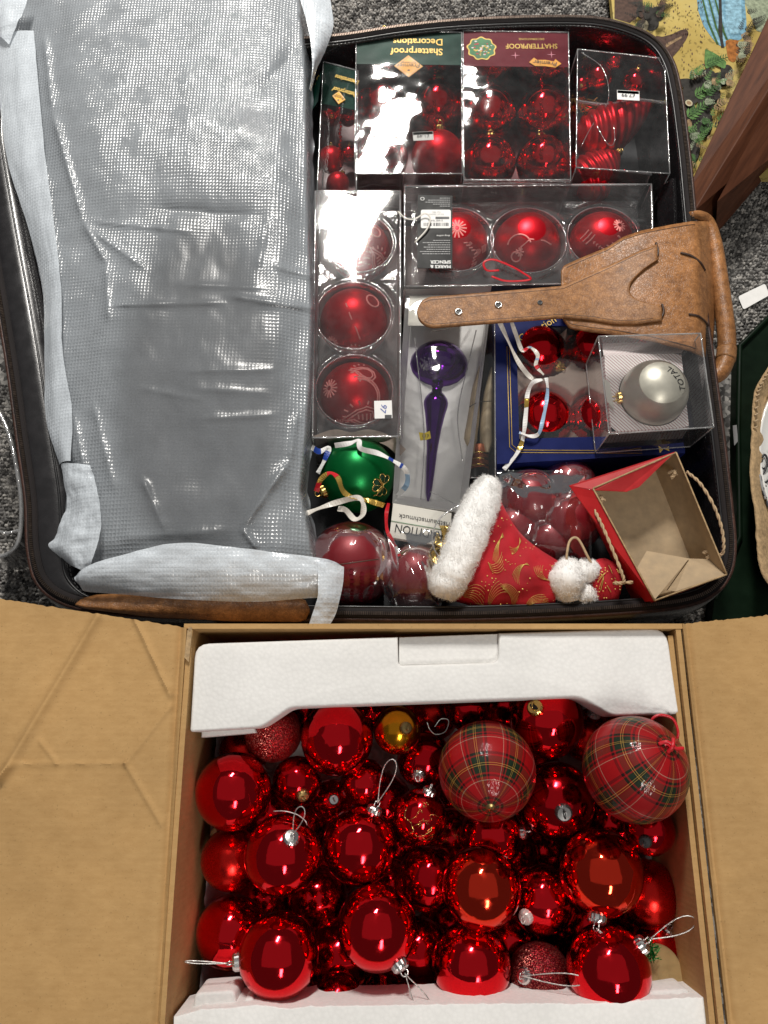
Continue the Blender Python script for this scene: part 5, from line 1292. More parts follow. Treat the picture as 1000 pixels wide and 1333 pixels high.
text('TRADITION', .0158, M['dark_ink'], pe, lerp(ef[0], ef[3], .70) + (ef[1] - ef[0]) * .07, xd, yd, align='RIGHT', sx=.86, lift=.0006)
text('Christbaumschmuck', .0092, M['dark_ink'], pe, lerp(ef[0], ef[3], .34) + (ef[1] - ef[0]) * .12, xd, yd, align='RIGHT', sx=1.05, lift=.0006)
a, b_ = lerp(ef[0], ef[3], .53), lerp(ef[1], ef[2], .53); nn = xd.cross(yd)
mk('printed_line', tube([a + nn * .0007, b_ + nn * .0007], .0004, 4), M['green_ink'], pe)
mk('top_flap', slab([P(533, 385, .1300), P(600, 384, .1300), P(598, 424, .1300), P(531, 424, .1300)], .0006), M['white_card'], tG, smooth=False)
mk('film_front', sheet(G0[3] + Vector((0, 0, .001)), G0[2] + Vector((0, 0, .001)), G0[1] + Vector((0, 0, .001)), G0[0] + Vector((0, 0, .001)), 30, .016, 5, 50), M['cello'], tG)
for pts in ([(540, 440), (552, 560), (548, 650)], [(620, 430), (608, 480), (596, 540), (602, 600)], [(612, 395), (590, 425), (560, 432)], [(560, 640), (590, 655), (600, 662)]):
    mk('film_crease', tube(smooth_path([P(x, y, .133) for x, y in pts], 8), .0008, 5), M['clear_edge'], tG)
tP = thing('purple_finial', 'shiny purple glass tree top with a long tapering spike', 'tree top', tuple(P(570, 480, .051)))
pc = P(571, 480, .0945); tip = P(557, 656, .112); ax = (tip - pc).normalized(); e1 = Vector((1, 0, 0)); e1 = (e1 - ax * e1.dot(ax)).normalized(); e2 = ax.cross(e1)
prof = [(-.046, .004), (-.043, .0065), (-.036, .014), (-.032, .026), (-.023, .0355), (-.010, .0422), (.002, .0430), (.014, .0385), (.025, .0290), (.031, .018), (.033, .011), (.036, .0095), (.042, .0095), (.046, .013), (.052, .0165), (.058, .018), (.064, .0175), (.076, .0145), (.10, .0105), (.13, .0075), (.165, .0058), (.198, .0036), (.208, .001)]
V_, F_ = [], []; n = 36
for s, r_ in prof:
    for k in range(n): q = 2 * math.pi * k / n; V_.append(pc + ax * s + (e1 * math.cos(q) + e2 * math.sin(q)) * r_)
for i in range(len(prof) - 1):
    for k in range(n): l = (k + 1) % n; F_.append((i * n + k, i * n + l, (i + 1) * n + l, (i + 1) * n + k))
mk('glass_body', (V_, F_), M['purple'], tP)
V_, F_ = [], []
fr = tocam(571, 480, .0945)
for k in range(70):
    d = (fr + Vector((-.45 + random.gauss(0, .16), .10 + random.gauss(0, .16), 0))).normalized(); p = pc + d * .0432; V_, F_ = join((V_, F_), lathe([(0, .0005), (.00045, 0)], 5, p))
mk('glitter_dots', (V_, F_), M['white_ink'], tP)
mk('wire_clip', tube([pc - ax * .046 + e1 * .008 * math.cos(q) + e2 * .004 * math.sin(q) - ax * .004 * math.sin(q) for q in np.linspace(0, 6.28, 20, False)], .0008, 5, True), M['gunmetal'], tP)
q = P(553, 568, .131)
sk = mk('price_sticker', slab([q + Vector((-.008, .006, 0)), q + Vector((-.006, -.006, 0)), q + Vector((.002, -.0055, .001)), q + Vector((.0085, -.003, .001)), q + Vector((.007, .0075, .001)), q + Vector((0, .005, 0))], .0004), M['sticker_yellow'], tG, smooth=False)
text('£1.1', .006, M['dark_ink'], sk, q + Vector((.0005, .0005, .0008)), XD, YD)

# ---------------------------------------------------------------- narrow pack with a cream and copper figure
tH = thing('figure_pack', 'narrow clear pack squeezed between the white carton and the navy box', 'ornament box', tuple(P(625, 540, .047)))
T_, B_ = clear_box(tH, [(634, 418), (644, 418), (645, 622), (611, 622)], .122, .048, 'cello', 0, .001, 61)
fg = thing('wrapped_figure', 'cream figure with a copper skirt inside the narrow clear pack', 'ornament', tuple(P(626, 550, .060)))
def petal(pts, zt, dz, n=18):
    A = smooth_path([P(x, y, zt) for x, y, w in pts], 6); W = [interp(i, [(k * 6, p[2]) for k, p in enumerate(pts)]) for i in range(len(A))]; V, F = [], []; m = 10
    for i, p in enumerate(A):
        for k in range(m + 1):
            t = k / m * 2 - 1; V.append((p[0] + t * W[i] * .001, p[1], p[2] + dz * math.sqrt(max(0, 1 - t * t)) - dz * .6 + .0008 * nz(p[0] * 200, p[1] * 90 + k, 3)))
    for i in range(len(A) - 1):
        for k in range(m): a = i * (m + 1) + k; F.append((a, a + 1, a + m + 2, a + m + 1))
    return V, F
M['cream'] = plain('cream_waxed_paper', (0.52, 0.42, 0.28), .5, 0, .22, 50, .3, 200); M['copper'] = plain('copper_foil', (0.55, 0.17, 0.08), .3, .7, .2, 60)
mk('cream_wing', petal([(624, 478, 1), (620, 505, 6), (617, 540, 9), (613, 570, 10), (617, 592, 1)], .108, .014), M['cream'], fg)
mk('cream_wing', petal([(640, 480, 2), (637, 510, 7), (634, 545, 9), (634, 575, 9), (634, 590, 3)], .104, .014), M['cream'], fg)
mk('copper_skirt', petal([(625, 580, 13), (625, 596, 14), (625, 610, 14)], .100, .020), M['copper'], fg)
for k in range(3):
    q = P(625, 588 + k * 8, .113); mk('skirt_bead', tube([q + Vector((-.012, 0, -.006)), q, q + Vector((.012, 0, -.006))], .0016, 6), M['gold'], fg)
mk('dark_foot', petal([(618, 611, 10), (618, 622, 11)], .100, .014), M['black'], fg)
mk('cord_tie', tube(smooth_path([P(611, 530, .116), P(622, 524, .119), P(640, 522, .116)], 6), .0006, 5), M['gunmetal'], fg)

# ---------------------------------------------------------------- navy box with a window of red baubles
ZI = .120
tI = thing('navy_bauble_box', 'navy blue cardboard box with a window, gold lines and four red baubles', 'ornament box', tuple(P(765, 510, .047)))
IO = [P(641, 416, ZI), P(880, 414, ZI), P(892, 590, ZI), P(647, 604, ZI)]
Ib = [Vector((p.x, p.y, .048)) for p in IO]
II = [P(672, 424, ZI), P(868, 424, ZI), P(872, 566, ZI), P(676, 571, ZI)]
def frame_piece(nm, a, b_, c_, d_): return mk(nm, prism(ccw([a, b_, c_, d_]), [p - Vector((0, 0, .0012)) for p in ccw([a, b_, c_, d_])]), M['blue_card'], tI, smooth=False)
frame_piece('window_border', IO[0], II[0], II[3], IO[3]); frame_piece('window_border', IO[3], II[3], II[2], IO[2]); frame_piece('window_border', IO[2], II[2], II[1], IO[1]); frame_piece('window_border', IO[1], II[1], II[0], IO[0])
for i in range(4):
    j = (i + 1) % 4; mk('side_wall', (([IO[i], IO[j], Ib[j], Ib[i]]), [(0, 1, 2, 3)]), M['blue_card'], tI, smooth=False)
tri = card_panel(tI, [P(676, 424, ZI + .0004), P(676, 443, ZI + .0004), P(703, 424, ZI + .0004)], 'blue_card', 'corner_panel')
tri = card_panel(tI, [P(672, 424, ZI + .0004), P(674, 446, ZI + .0004), P(688, 440, ZI + .0004), P(712, 416, ZI + .0004)], 'blue_card', 'corner_panel', .0008)
text('Collection', .0150, M['gold_ink'], tri, P(676, 442, ZI + .0014), (1, .62, 0), (-.62, 1, 0), align='LEFT')
for o_ in (0, 3.2):
    mk('gold_line', tube([P(660 + o_, 451, ZI + .0006), P(663.5 + o_, 582 - o_, ZI + .0006), P(672 + o_, 589 - o_, ZI + .0006), P(836, 590 - o_, ZI + .0006)], .0005, 4), M['gold_ink'], tI)
star(tI, P(862, 578, ZI + .0006), .014, 'gold_ink', 6, .5, .2, 'printed_star')
def cup_tray(cups):
    a, b_, c_, d_ = II
    def fn(u, v):
        p = d_.lerp(c_, u).lerp(a.lerp(b_, u), v); z_ = .113
        for (cc, R) in cups:
            d = math.hypot(p.x - cc.x, p.y - cc.y) / R
            if d < 1.12: z_ = min(z_, .113 - R * math.sqrt(max(0, 1.2544 - d * d)) * .9)
        p.z = max(.050, z_ - .003 * sstep(.0, .04, .02)); return p
    return gridmesh(90, 66, fn)[:2]
ib = []
for (x, y, rp, lab, cd_) in ((700, 461, 38, 'dark red glass bauble under the gold Collection lettering', (.5, -.6, .4)), (770, 456, 36, 'red bauble with a gold cap between navy box and strap', (-.55, .62, .6)), (707, 546, 38, 'bright red bauble under the white ribbon in the navy box', (.3, -.8, -.2)), (775, 548, 36, 'red bauble of the navy box behind the clear cube', (-.2, -.8, -.3)), (845, 470, 36, 'red bauble of the navy box behind the pearl one', (.3, -.5, -.5))):
    zc = .090; inball(lab, x, y, rp, zc, 'red_chrome2' if y < 500 else 'red_chrome', cd_, 'gold', 'baubles in the navy box'); ib.append((P(x, y, zc), rp * PM(y, zc)))
mk('moulded_tray', cup_tray(ib), M['cream_tray'], tI)
mk('window_film', sheet(*[p + Vector((0, 0, -.0022)) for p in (II[3], II[2], II[1], II[0])], 16, .001, 9), M['clear_flat'], tI)

# ---------------------------------------------------------------- clear cube with the pearl bauble
tJ = thing('pearl_bauble_cube', 'clear plastic cube holding the pearl white bauble on striped card', 'ornament box', tuple(P(840, 520, .122)))
JT = [(779, 438), (912, 434), (929, 556), (793, 565)]
T_, B_ = clear_box(tJ, JT, .196, .1235, 'clear_flat', .03, .0008, 71, .0011)
def striped():
    m, nt, b = new_mat('white_card_with_fine_red_stripes'); setin(b, rough=.5)
    co = coords(nt); sp = nt.nodes.new('ShaderNodeSeparateXYZ'); nt.links.new(co, sp.inputs[0])
    f = math_n(nt, 'FRACT', math_n(nt, 'MULTIPLY', math_n(nt, 'ADD', sp.outputs[0], math_n(nt, 'MULTIPLY', sp.outputs[1], .95)), 205.0))
    r = ramp(nt, f, [(0, (.84, .81, .79)), (.66, (.40, .13, .15)), (.88, (.84, .81, .79))], 'CONSTANT'); nt.links.new(r.outputs['Color'], b.inputs['Base Color']); return m
M['striped'] = striped()
zc_ = .158; ctrJ = P(851, 512, .164); RJ = 43 * PM(512, .164)
outer = [P(786, 463, zc_), P(887, 460, zc_), P(897, 556, zc_), P(796, 562, zc_)]
hole_r = math.sqrt(max(0, RJ ** 2 - (.164 - zc_) ** 2)) + .0012; V_, F_ = [], []; nh = 48
for k in range(nh):
    a = 2 * math.pi * k / nh; d = Vector((math.cos(a), math.sin(a), 0)); ci = Vector((ctrJ.x, ctrJ.y, zc_)) + d * hole_r; best = None
    for i in range(4):
        p, q = outer[i], outer[(i + 1) % 4]; e = q - p; den = d.x * e.y - d.y * e.x
        if abs(den) < 1e-9: continue
        w = p - Vector((ctrJ.x, ctrJ.y, zc_)); t = (w.x * e.y - w.y * e.x) / den; s = (w.x * d.y - w.y * d.x) / den
        if t > 0 and -1e-6 <= s <= 1 + 1e-6 and (best is None or t < best): best = t
    V_ += [ci, Vector((ctrJ.x, ctrJ.y, zc_)) + d * max(best, hole_r + .0005), ci - Vector((0, 0, .0006))]
for k in range(nh): l = (k + 1) % nh; F_ += [(3 * k, 3 * k + 1, 3 * l + 1, 3 * l), (3 * k + 2, 3 * k, 3 * l, 3 * l + 2)]
mk('striped_platform', (V_, F_), M['striped'], tJ, smooth=False)
base_ = [Vector((lerp(p.x, ctrJ.x, -.06), lerp(p.y, ctrJ.y, -.06), .125)) for p in outer]
for i in (1, 2, 3):
    j = (i + 1) % 4; mk('striped_wall', ([outer[i], outer[j], base_[j], base_[i]], [(0, 1, 2, 3)]), M['striped'], tJ, smooth=False)
bk = [P(783, 447, .128), P(899, 444, .128), outer[1], outer[0]]
mk('striped_wall', (bk, [(0, 3, 2, 1)]), M['striped'], tJ, smooth=False)
mk('blue_tab', slab([P(786, 492, .166), P(794, 498, .166), P(800, 534, .163), P(790, 522, .164)], .0004), M['white_card'], tJ, smooth=False)
mk('red_tab', slab([P(897, 448, .150), P(906, 448, .150), P(906, 456, .150), P(897, 456, .150)], .002), M['red_ink'], tJ, smooth=False)
tK = bauble('pearl white bauble with black handwriting in the clear cube', ctrJ, RJ, 'pearl', (-.95, -.1, -.1), 'gold', .18, True)
f = tocam(851, 512, .164)
wv, wf = text_vf('TOTAL', .0095, shear=.25)
V_ = []
for v in wv:   # bend the word around the ball
    a = math.radians(62) - v.x * 26.0 + .0; rad = .73 - v.y * 24 * .045
    ang = math.radians(34) + (v.x) / .0285; rr_ = .80 - v.y / RJ
    e1 = (Vector((1, 0, 0)) - f * f.x).normalized(); e2 = f.cross(e1)
    d = e1 * math.cos(ang) * rr_ + e2 * math.sin(ang) * rr_; h = math.sqrt(max(.01, 1 - min(.98, rr_ * rr_))); V_.append(ctrJ + (d + f * h) * (RJ + .0005))
mk('lettering', (V_, wf), M['dark_ink'], tK, smooth=False)

# ---------------------------------------------------------------- ribbons that lie about
def ribs(lab, pts, w, mat, cat='ribbon', name='ribbon', group='curling ribbons', sides=None, side=None, extra=None):
    q = smooth_path([P(x, y, zz) for x, y, zz in pts], 6); w *= .82; sd = None; ph_ = len(lab) * 1.7
    if side is None:
        sd = []
        for i in range(len(q)):
            t_ = Vector(q[min(i + 1, len(q) - 1)] - q[max(i - 1, 0)]).normalized(); h_ = t_.cross(Vector((0, 0, 1))).normalized(); sd.append(Matrix.Rotation(.75 * math.sin(i * .33 + ph_), 3, t_) @ h_)
    o = mk(name, ribbon(q, w, .0005, side=side, sides=sd), M[mat], smooth=False); props(o, lab, cat, group)
    for (i0, i1, m2) in extra or []:
        mk('printed_length', ribbon([Vector(p) + Vector((0, 0, .0006)) for p in q[i0:i1]], w * 1.02, .0005, side=side, sides=sd[i0:i1] if sd else None), M[m2], o, smooth=False)
    return o
ribs('cream ribbon slanting across the navy box from beneath the strap', [(649, 416, .166), (660, 440, .150), (672, 466, .138), (684, 484, .132), (694, 494, .130)], .0078, 'white_ribbon')
ribs('second cream ribbon with red and blue ends beside the slanting one', [(664, 414, .166), (672, 436, .150), (680, 456, .142), (690, 452, .142), (700, 462, .142), (698, 476, .138), (708, 488, .134)], .0070, 'white_ribbon', extra=[(13, 17, 'red_ribbon'), (17, 20, 'blue_ribbon'), (26, 28, 'blue_ribbon'), (30, 33, 'red_ribbon')])
ribs('white printed ribbon with gold patches hanging down the navy box', [(706, 494, .136), (694, 498, .136), (687, 512, .132), (685, 534, .130), (683, 556, .128), (680, 574, .126), (672, 592, .124), (656, 611, .116)], .0075, 'white_paper', extra=[(14, 18, 'gold_ribbon'), (30, 35, 'gold_ribbon')])
ribs('pale blue ribbon edged red hanging over the bright red bauble', [(711, 492, .136), (713, 508, .134), (710, 530, .132), (706, 550, .130), (701, 565, .128), (690, 568, .128), (676, 563, .128)], .0065, 'blue_ribbon', extra=[(0, 6, 'white_paper'), (24, 36, 'white_paper')])
ribs('white ribbon with royal blue stripes across the green bauble', [(436, 580, .152), (456, 577, .158), (467, 573, .162), (470, 584, .164), (492, 590, .164), (512, 600, .160), (528, 612, .150), (530, 630, .136), (518, 645, .120)], .0085, 'white_paper', extra=[(28, 31, 'royal_ribbon'), (33, 35, 'royal_ribbon'), (38, 46, 'blue_ribbon')])
ribs('blue and white ribbon curling up beside the green bauble', [(406, 582, .130), (416, 588, .136), (428, 582, .140), (424, 596, .138), (414, 616, .130)], .0090, 'white_paper', extra=[(2, 8, 'royal_ribbon'), (15, 20, 'royal_ribbon')])
ribs('red and gold ribbon bent over the film side of the green bauble', [(412, 640, .132), (418, 624, .146), (430, 616, .154), (440, 622, .158), (446, 638, .160), (456, 646, .162), (480, 652, .160), (500, 658, .150)], .0085, 'gold_ribbon', extra=[(10, 18, 'red_ribbon'), (0, 5, 'red_ribbon')])
ribs('cream ribbon lying straight below the green bauble', [(400, 668, .150), (420, 660, .156), (446, 652, .160), (466, 648, .164), (473, 656, .164), (472, 670, .160), (462, 676, .156), (450, 664, .154), (440, 662, .152)], .0090, 'white_ribbon')
ribs('red ribbon tail hanging past the white carton end', [(506, 655, .148), (503, 670, .144), (504, 690, .138), (512, 706, .136), (520, 724, .132)], .0062, 'red_ribbon', extra=[(20, 24, 'white_paper')])
ribs('crumpled brown tissue ribbon behind the green bauble', [(410, 574, .112), (436, 566, .124), (458, 570, .120), (480, 566, .126), (506, 574, .120), (524, 590, .112)], .018, 'cream_tray', side=(0, 1, .3))

# ---------------------------------------------------------------- green bauble with a shamrock
gc = P(466, 619, .106); GR = 49 * PM(619, .106)
tS = bauble('green satin bauble with a gold-outlined shamrock', gc, GR, 'green_satin', (-.85, -.45, .1), 'gold', .18)
f = tocam(465, 618, .11)
def on_ball(c, R, f, a, b_, lift):
    e1 = (Vector((1, 0, 0)) - f * f.x).normalized(); e2 = f.cross(e1); r_ = math.hypot(a, b_); ph = math.radians(r_); u = (e1 * a + e2 * b_) / max(r_, 1e-6)
    return c + (f * math.cos(ph) + u * math.sin(ph)) * (R + lift)
M['dark_green'] = plain('dark_green_enamel', (0.0, 0.040, 0.014), .2, .2, .3, 60)
for ang in (1.35, 3.05, 4.75):
    hp_ = []
    for t in np.linspace(0, 2 * math.pi, 26, False):   # heart with its point at the stem
        x = 16 * math.sin(t) ** 3; y = 13 * math.cos(t) - 5 * math.cos(2 * t) - 2 * math.cos(3 * t) - math.cos(4 * t) + 17
        x, y = x * .62, y * .62; a = x * math.sin(ang) + y * math.cos(ang); b2 = -x * math.cos(ang) + y * math.sin(ang); hp_.append((40 + a, -16 + b2))
    cen = (sum(p[0] for p in hp_) / 26, sum(p[1] for p in hp_) / 26)
    v = [on_ball(gc, GR, f, *cen, .0009)] + [on_ball(gc, GR, f, a, b2, .0004) for a, b2 in hp_]
    lf_ = mk('shamrock_leaf', (v, [(0, 1 + k, 1 + (k + 1) % 26) for k in range(26)]), M['dark_green'], tS)
    mk('gold_outline', tube([on_ball(gc, GR, f, a, b2, .0008) for a, b2 in hp_], .0008, 5, True), M['gold'], lf_)
    mk('leaf_vein', tube([on_ball(gc, GR, f, lerp(40, cen[0], t), lerp(-16, cen[1], t), .0009) for t in (0, .4, .8, 1.2)], .0004, 5), M['gold'], lf_)
mk('shamrock_stem', tube([on_ball(gc, GR, f, a, b2, .0008) for a, b2 in ((40, -16), (36, -24), (30, -30), (24, -32))], .0008, 5), M['gold'], tS)

# ---------------------------------------------------------------- polythene-wrapped crimson baubles
def wrapped(lab, px, py, rp, zc, seed, amp=.0014, text_rows=False, sq=1.0):
    c = P(px, py, zc); R = rp * PM(py, zc)
    t = inball(lab, px, py, rp, zc, 'crimson_satin', (-.3, .4, -.8), 'gold', 'crimson baubles in polythene')
    def fn(u, v):
        a = 2 * math.pi * u; b2 = math.pi * lerp(.0, .80, v); d = Vector((math.sin(b2) * math.cos(a), math.sin(b2) * math.sin(a), math.cos(b2)))
        k = abs(nz(d.x * 1.6 + seed, d.y * 1.6, d.z * 1.6)) + .25 * abs(nz(d.x * 3.4 + seed, d.y * 3.4, d.z * 3.4)) + .7 * max(0, math.sin(a * 4 + seed + 2 * d.x)) ** 8 * math.sin(b2)
        p = c + d * (R * 1.015 + amp * k); p.z = max(p.z, FLOORZ + .003); return p
    mk('polythene_wrap', gridmesh(96, 50, fn)[:2], M['wrap'], t)
    return t, c, R
tw, wc, wR = wrapped('crimson bauble in a printed polythene bag at the suitcase edge by the film', 458, 735, 56, .105, 3)
f = tocam(458, 735, .105)
for k in range(5):
    V_, F_ = [], []; b0 = -6.0
    while b0 > -48:
        h = random.uniform(2.0, 5.0); a0 = -26 + k * 13 + 1.2 * nz(b0 * .3, k, 1); w = 4.6
        q = [on_ball(wc, wR, f, a0 + s * w * .5, b0 - t * h, .0042) for s, t in ((-1, 0), (1, 0), (1, 1), (-1, 1))]; o = len(V_); V_ += q; F_.append((o, o + 1, o + 2, o + 3)) if random.random() < .8 else None; b0 -= h + 1.4
    mk('printed_warning', (V_, F_), M['red_card'], tw, smooth=False)
mk('bag_seam', tube([on_ball(wc, wR, f, a, 2 + a * .14, .0046) for a in np.linspace(-42, 34, 20)], .0008, 5), M['leather_edge'], tw)
wrapped('crimson bauble in clear polythene between the printed one and the hat', 541, 752, 46, .092, 7)
wrapped('crimson bauble in crinkled polythene below the navy box', 690, 652, 42, .088, 12, .002)
wrapped('crimson bauble in polythene tucked beside the gift bag', 742, 680, 40, .088, 17, .002)
wrapped('crimson bauble in polythene close behind the hat body', 668, 690, 38, .080, 21, .002)
wrapped('crimson bauble in polythene under the corner of the navy box', 740, 632, 36, .082, 25, .002)
wrapped('crimson bauble in polythene deep between the hat and the gift bag', 716, 706, 36, .078, 29, .002)
# cellophane bag that covers them
def bagfn(u, v):
    x = lerp(642, 770, u); y = lerp(612, 742, v); e = min(u, 1 - u, v, 1 - v)
    z_ = .118 + .020 * sstep(0, .3, e) + .012 * abs(nz(x * .016, y * .022, 5)) + .004 * abs(nz(x * .045 + y * .02, y * .015, 8)); return P(x, y, z_)
props(mk('cellophane_bag', gridmesh(60, 60, bagfn)[:2], M['cello']), 'crinkled clear cellophane bag behind the santa hat', 'plastic bag')
def bagfn2(u, v):
    x = lerp(500, 575, u); y = lerp(690, 796, v); e = min(u, 1 - u, v, 1 - v)
    z_ = .135 + .014 * sstep(0, .3, e) + .012 * abs(nz(x * .018, y * .022, 15)) + .005 * abs(nz(x * .05 - y * .02, y * .015, 18)); return P(x, y, z_)
props(mk('cellophane_bag', gridmesh(50, 60, bagfn2)[:2], M['cello']), 'crinkled clear cellophane over the crimson bauble beside the fur trim', 'plastic bag')
gd = P(583, 703, .140)
gl = mk('gold_foil_ornament', gridmesh(24, 30, lambda u, v: P(lerp(572, 592, u) + 4 * math.sin(v * 5), lerp(684, 734, v), .132 + .012 * math.sin(u * 3.14) + .003 * nz(u * 6, v * 9, 2)))[:2], M['gold']); props(gl, 'crumpled gold foil ornament poking out behind the fur trim', 'ornament')
mk('wire_loop', tube(smooth_path([P(x, y, .150) for x, y in ((578, 732), (566, 716), (563, 696), (572, 676), (590, 662), (612, 652))], 8), .0011, 6), M['clear_edge'], gl)

# ---------------------------------------------------------------- miniature santa hat
hat = thing('santa_hat', 'small red santa hat with white fur trim and gold swirls', 'santa hat', tuple(P(670, 740, .11)))
E1 = smooth_path([(648, 640, 0), (658, 664, 0), (676, 692, 0), (700, 713, 0), (730, 732, 0)], 10); E2 = smooth_path([(588, 782, 0), (622, 790, 0), (655, 794, 0), (688, 795, 0), (722, 790, 0)], 10); m_ = len(E1) - 1
def hat_pt(s, t, lift=0.0):
    f_ = s * m_; i = min(int(f_), m_ - 1); q = f_ - i; a = E1[i] * (1 - q) + E1[i + 1] * q; b2 = E2[i] * (1 - q) + E2[i + 1] * q
    x, y = a[0] + (b2[0] - a[0]) * t, a[1] + (b2[1] - a[1]) * t; h = lerp(.046, .030, s); z_ = .140 + h * math.sqrt(max(0, 1 - (2 * t - 1) ** 2)) * .75 + .004 * nz(x * .05, y * .05, 3) + .0035 * math.sin(s * 9 + t * 4) * math.sin(t * math.pi)
    return P(x, y, z_ + lift)
vt = gridmesh(50, 40, lambda u, v: hat_pt(u, v)); vb = gridmesh(50, 40, lambda u, v: hat_pt(u, v) if v in (0, 1) else Vector((hat_pt(u, v).x, hat_pt(u, v).y, .132)))
M['hat_cloth'] = weave('red_cotton_cloth', (0.40, 0.003, 0.012), 330, .8, .25)
mk('cloth_body', join(vt[:2], vb[:2]), M['hat_cloth'], hat)
V_, F_ = [], []
def stroke(pts, w): 
    global V_, F_
    q = [hat_pt(min(.99, max(.01, s)), min(.97, max(.03, t)), .0009) for s, t in pts]; V_, F_ = join((V_, F_), ribbon(q, w, .0003))
for (s0_, t0_, a0, ln_, cv, n_) in ((.04, .30, 1.2, .42, 1.4, 6), (.06, .92, -1.0, .40, 1.6, 7), (.30, .20, 1.9, .36, -1.6, 6), (.42, .72, -.6, .40, 1.9, 7), (.34, .95, -1.9, .34, 1.5, 5), (.66, .30, 2.4, .40, -1.5, 6), (.72, .90, -1.3, .36, 1.7, 6), (.22, .55, .2, .34, -2.2, 5), (.90, .45, 2.9, .34, 1.8, 5), (.52, .06, 1.2, .30, 1.5, 5)):
    for k in range(n_):
        x_, y_ = s0_ + .006 * k, t0_ + .004 * k; pts = []; a = a0 + .13 * k
        for q in range(14): pts.append((x_, y_)); x_ += ln_ / 14 * .66 * math.cos(a); y_ += ln_ / 14 * math.sin(a); a += cv / 14
        stroke(pts, .00034)
for k in range(190):
    s, t = random.random(), random.random()
    if abs(math.sin(s * 9 + t * 5)) < .55: V_, F_ = join((V_, F_), lathe([(0, .0004), (random.uniform(.0004, .0010), .0)], 6, hat_pt(s, t, .0009)))
mk('gold_swirl_print', (V_, F_), M['gold_ink'], hat)['kind'] = 'stuff'
def fur(pts, radii, nst, ln, name, parent):
    A = [Vector(p) for p in smooth_path(pts, 8)]; Rr = [interp(i, [(k * 8, r_) for k, r_ in enumerate(radii)]) for i in range(len(A))]
    v, f_ = tube(A, Rr, 20); cen = [A[i // 20] for i in range(len(A) * 20)]
    v = [c_ + (p - c_) * (1 + .16 * nz(p.x * 70, p.y * 70, p.z * 70) + .10 * nz(p.x * 180, p.y * 180, p.z * 180)) for p, c_ in zip(v, cen)]
    o = mk(name, (v, f_), M['fur'], parent); V, F = [], []
    for k in range(nst):
        i = random.randrange(len(A) - 1); q = random.random(); c_ = A[i].lerp(A[i + 1], q); r_ = lerp(Rr[i], Rr[i + 1], q); ax_ = (A[i + 1] - A[i]).normalized()
        d = Vector((random.gauss(0, 1), random.gauss(0, 1), random.gauss(.3, 1))); d = (d - ax_ * d.dot(ax_)).normalized(); p = c_ + d * r_ * random.uniform(.82, 1.06)
        cl = Vector((nz(p.x * 150, p.y * 150, 1), nz(p.x * 150, p.y * 150, 7), nz(p.x * 150, p.y * 150, 13))); g = (d + cl * 1.5 + Vector((random.gauss(0, .4), random.gauss(0, .4), random.gauss(0, .3)))).normalized(); L = ln * random.uniform(.5, 1.2)
        g2 = (g + Vector((random.gauss(0, .7), random.gauss(0, .7), random.gauss(0, .5)))).normalized(); s = g.orthogonal().normalized() * .00016; o_ = len(V); p2 = p + g * L * .55; p3 = p2 + g2 * L * .5
        V += [p - s, p + s, p2 + s * .8, p2 - s * .8, p3]; F += [(o_, o_ + 1, o_ + 2, o_ + 3), (o_ + 3, o_ + 2, o_ + 4)]
    fo_ = mk('fur_strands', (V, F), M['fur'], o); fo_['kind'] = 'stuff'
M['fur'] = plain('white_fleece', (0.93, 0.92, 0.90), .9, 0, .06, 80, sheen=.3)
fur([P(638, 628, .160), P(628, 652, .168), P(612, 690, .172), P(596, 730, .170), P(582, 760, .164), P(576, 776, .158)], [.014, .022, .024, .023, .022, .014], 20000, .0042, 'fur_trim', hat)
fur([P(744, 735, .150), P(738, 755, .158), P(742, 780, .150)], [.014, .023, .013], 7000, .0042, 'fur_band', hat); fur([P(752, 740, .150), P(764, 744, .154), P(776, 738, .150)], [.012, .014, .008], 3000, .004, 'fur_band', hat); fur([P(752, 776, .148), P(762, 774, .150), P(770, 784, .146)], [.012, .014, .008], 3000, .004, 'fur_band', hat)
tp = P(787, 758, .142)
def tipfn(u, v):
    a = 2 * math.pi * u; b2 = math.pi * v; d = Vector((math.sin(b2) * math.cos(a), math.sin(b2) * math.sin(a), math.cos(b2))); k = 1 + .08 * nz(d.x * 2, d.y * 2, d.z * 2)
    return tp + Vector((d.x * .022, d.y * .031, d.z * .020)) * k
mk('cloth_tip', gridmesh(30, 20, tipfn)[:2], M['hat_cloth'], hat)
V_, F_ = [], []
for k in range(34):
    d = Vector((random.gauss(0, .6), random.gauss(0, .6), 1)).normalized(); V_, F_ = join((V_, F_), lathe([(0, .0004), (.0008, .0)], 6, tp + Vector((d.x * .0222, d.y * .0312, d.z * .0208)) * 1.04))
for k in range(6):
    a0 = random.uniform(0, 6.28); pts = []
    for t in np.linspace(0, 1, 8):
        d = Vector((.3 * math.cos(a0) + t * .5 * math.cos(a0 + 1), .3 * math.sin(a0) + t * .6 * math.sin(a0 + 1.5), 1)).normalized(); pts.append(tp + Vector((d.x * .0222, d.y * .0312, d.z * .0208)) * 1.05)
    V_, F_ = join((V_, F_), ribbon(pts, .0007, .0003))
mk('gold_swirl_print', (V_, F_), M['gold_ink'], hat)['kind'] = 'stuff'
mk('hanging_cord', tube(smooth_path([P(772, 738, .158), P(764, 722, .166), P(752, 701, .170), P(742, 704, .170), (P(738, 722, .168)), P(738, 732, .164)], 8), .0016, 7), M['rope'], hat)

